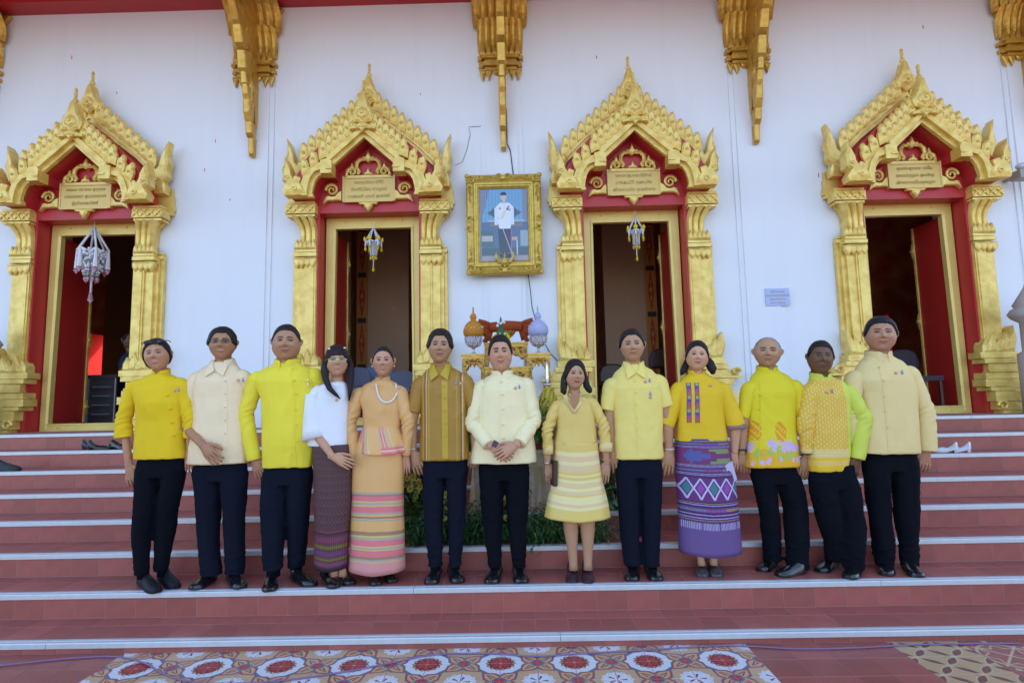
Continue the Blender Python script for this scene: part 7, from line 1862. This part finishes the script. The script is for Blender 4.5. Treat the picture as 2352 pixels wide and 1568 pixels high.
wcable([(1163, 250), (1165, 330), (1172, 345), (1180, 410)], .006, 'black cable running down the wall from the central bracket to the portrait')
wcable([(1213, 630), (1218, 665), (1222, 705), (1238, 765), (1262, 808), (1290, 840), (1320, 862)], .006, 'black cable hanging from the portrait down behind the altar')
wcable([(1105, 290), (1077, 292), (1080, 310), (1072, 345), (1062, 372), (1045, 380)], .0025, 'hair thin dark wire on the wall left above the portrait', WY-.006)
PQ = WY-.038
a, b = U_(1756, 663, PQ); c, d_ = U_(1814, 701, PQ)
pq = empty('wall_plaque', ((a+c)/2, WY-.01, d_), 'small pale blue inscribed stone plaque on the white wall', 'plaque')
MB().box(a, c, PQ-.014, PQ, d_, b).build('plate', mat('plaque_stone', (.44, .52, .78), .5), pq)
for i, s_ in enumerate(('สร้างถวาย', 'คณะศิษยานุศิษย์', 'พุทธศักราช', 'พ.ศ. ๒๕๓๘')):
    cu = bpy.data.curves.new('lettering', 'FONT'); cu.body = s_; cu.size = .042; cu.align_x = 'CENTER'; cu.extrude = .001
    t_ = bpy.data.objects.new('tmp', cu); COL.objects.link(t_); me = bpy.data.meshes.new_from_object(t_.evaluated_get(bpy.context.evaluated_depsgraph_get())); bpy.data.objects.remove(t_)
    o_ = bpy.data.objects.new('lettering', me); COL.objects.link(o_); o_.parent = pq; me.materials.clear(); me.materials.append(mat('faded_letter', (.52, .42, .42), .6)); o_['kind'] = 'stuff'
    o_.location = ((a+c)/2-pq.location.x, PQ-.0165-pq.location.y, b-.055-.045*i-pq.location.z); o_.rotation_euler = (PI/2, 0, 0)
# floodlight and stone finials at the picture edges
a, b = U_(2343, 390, 3.2); fl = empty('floodlight', (a, 3.2, b), 'small wall floodlight at the right edge', 'lamp')
MB().box(a-.045, a+.12, 3.15, 3.30, b-.11, b-.01).build('housing', mat('lamp_housing', (.35, .32, .28), .5), fl); MB().ell((a+.03, 3.2, b+.04), (.075, .06, .045), 12, 8).build('lens', mat('lamp_glass', (.55, .62, .72), .1, spec=.8), fl, smooth=True); MB().box(a+.0, a+.05, 3.3, WY, b-.06, b-.03).build('arm', mat('lamp_housing', (.35, .32, .28)), fl)
STN = mat('grey_stone', (.42, .36, .33), .8, bump=(20, .3))
for x, y, lb in ((2362, 720, 'grey stone finial post at the right edge'), (-42, 790, 'grey stone finial post at the left edge')):
    Yq = 3.0; a, b = U_(x, y, Yq); o_ = MB().lathe([(.14, ZP-b), (.14, -.45), (.09, -.42), (.09, -.10), (.16, -.05), (.19, .0), (.16, .05), (.12, .07), (.14, .10), (.08, .20), (.02, .30), (.005, .36)], (a, Yq, b), 24).build('stone_finial', STN, None, smooth=True, org=(a, Yq, b)); tag(o_, lb, 'stone post')
# sound rack in the leftmost doorway
Yr = 4.15; a, b = U_(172, 975, Yr); c, d_ = U_(268, 868, Yr); rk = empty('sound_rack', ((a+c)/2, Yr, ZP), 'black sound equipment flight case inside the leftmost doorway', 'equipment rack')
BK = mat('rack_black', (.008, .008, .012), .5); AL = mat('rack_aluminium', (.30, .32, .38), .35, .6)
MB().box(a, c, Yr+.02, Yr+.5, ZP, d_).build('case', BK, rk)
for k in range(5):
    z_ = lerp(ZP+.04, d_-.1, k/4.4); MB().box(a+.17, c-.02, Yr-.002, Yr+.02, z_, z_+.10).build('unit', BK, rk)
    mb = MB(); 
    for j in range(9): mb.box(a+.22+.028*j, a+.232+.028*j, Yr-.008, Yr-.003, z_+.03, z_+.042)
    mb.build('knobs', mat('led_knob', (.18, .25, .25) if k < 2 else (.4, .12, .05), .4), rk)
for x_ in (a+.145, c-.018): MB().box(x_, x_+.014, Yr-.006, Yr+.019, ZP, d_).build('rail', AL, rk)
MB().box(a-.02, c+.0, Yr+.0, Yr+.45, d_+.001, d_+.05).build('mixer', BK, rk)
# chairs in the doorways
GRY = mat('grey_chair_cover', (.13, .14, .20), .8, bump=(60, .3)); BLU = mat('blue_grey_cover', (.20, .25, .42), .8, bump=(60, .3)); BRN = mat('dark_wood_chair', (.05, .018, .012), .4)
def chair(x, y, Y, w, m, label):
    a, z = U_(x, y, Y); r = empty('chair', (a, Y, ZP), label, 'chair', 'chairs just inside the doorways'); rb = []
    mb = MB(); pts = [(a-w, z-.28), (a-w*1.02, z-.14), (a-w*.8, z-.04), (a-w*.4, z-.005), (a, z), (a+w*.4, z-.005), (a+w*.8, z-.04), (a+w*1.02, z-.14), (a+w, z-.28)]
    mb.raised(pts, Y, Y+.04, .8, .02); mb.build('backrest', m, r)
    MB().box(a-w*.95, a+w*.95, Y-.42, Y-.001, ZP+.40, ZP+.46).build('seat', m, r)
    for dx in (-.85, .85):
        for dy in (-.38, -.03): MB().box(a+w*dx-.015, a+w*dx+.015, Y+dy-.015, Y+dy+.015, ZP, ZP+.399).build('leg', BRN, r)
        MB().box(a+w*dx-.012, a+w*dx+.012, Y+.005, Y+.03, ZP+.40, z-.20).build('back_post', BRN, r)
chair(822, 843, 4.1, .17, GRY, 'grey covered chair behind the woman in white'); chair(868, 838, 4.5, .22, BLU, 'blue grey chair behind the head of the woman in tan silk'); chair(925, 850, 4.1, .18, GRY, 'grey covered chair behind the shoulder of the woman in tan silk')
chair(1405, 835, 4.6, .20, BRN, 'dark wooden chair in the doorway left of the tall man\'s head'); chair(1520, 800, 4.6, .18, BRN, 'dark wooden chair in the doorway right of the tall man\'s head'); chair(2073, 802, 3.95, .19, mat('plum_black_cover', (.03, .02, .035), .7), 'dark round backed chair behind the man in straw jacket')
# helper standing in the leftmost doorway
FK = FLOOR; FLOOR = ZP+.01
o = dict(Y=4.4, jaw=.45, brow=.03, smile=0, yaw=-.3)
P = person('person in dark blue T-shirt standing in the shade of the leftmost doorway', 0, (298, 762), (296, 800), 15, [(900, 280, 318), (870, 280, 318), (845, 281, 318), (830, 281, 318)], [(278, 814), (322, 812)],
  [arm((280, 850), (290, 885), (302, 895), [(272, 842), (290, 846)], curl=.5, L=.17), None], [], None, (.20, .11, .07), dict(line=MEN, t=.10),
  dict(name='t_shirt', mat=cloth_mat('navy_tshirt', (.02, .035, .09), .85), collar='none', amp=.003, seed=3), o)
trousers(P, (900, 281, 318), [[(281, 298, 910, 0), (281, 298, 940, 0), (282, 297, 970, 0)], [(300, 318, 910, 0), (300, 318, 940, 0), (301, 317, 970, 0)]], BLACK, 3)
FLOOR = FK
# phone and purse held in hands
W = P10['W']; c = Vector(W(1679, 1085, -.06)); ph = MB(); ph.box(-.035, .035, -.004, .004, -.07, .07); o_ = ph.build('phone', mat('lilac_phone', (.55, .52, .72), .25), None); o_.location = c; o_.rotation_euler = (.1, R(-22), .5); tag(o_, 'lilac white phone held by the woman in purple skirt', 'phone')
c = Vector(P8['W'](1272, 1085, -.01)); ph = MB(); ph.box(-.012, .012, -.05, .05, -.085, .085); o_ = ph.build('purse', mat('dark_brown_purse', (.05, .018, .015), .4), None); o_.location = c; o_.rotation_euler = (0, R(3), .2); tag(o_, 'slim dark brown purse in the right hand of the short woman', 'purse')

# flecks of red paint and small marks left on the plaster
mb = MB(); rng = random.Random(3)
for x, y in ((268, 212), (610, 180), (495, 322), (528, 458), (966, 215), (1624, 536), (165, 130), (470, 388), (1560, 350), (1370, 130), (905, 705), (2120, 60), (700, 690), (1880, 400)):
    a, b = U_(x, y, WY-.002); h = rng.uniform(.015, .045); w = rng.uniform(.003, .006); mb.box(a-w, a+w, WY-.003, WY-.0006, b-h, b+h*.3)
o_ = mb.build('paint_flecks', RED, T_); o_['kind'] = 'stuff'

for o_ in COL.objects:
    b_ = o_.name.split('.')[0]
    if b_ in ('carving', 'blossom_cluster', 'knobs', 'bead', 'buttons', 'pearl_clip', 'earrings', 'pearl_necklace', 'necklace', 'cut_facet', 'bud', 'blossom', 'stem', 'carved_crest', 'pompom', 'leaf_ring'): o_['kind'] = 'stuff'
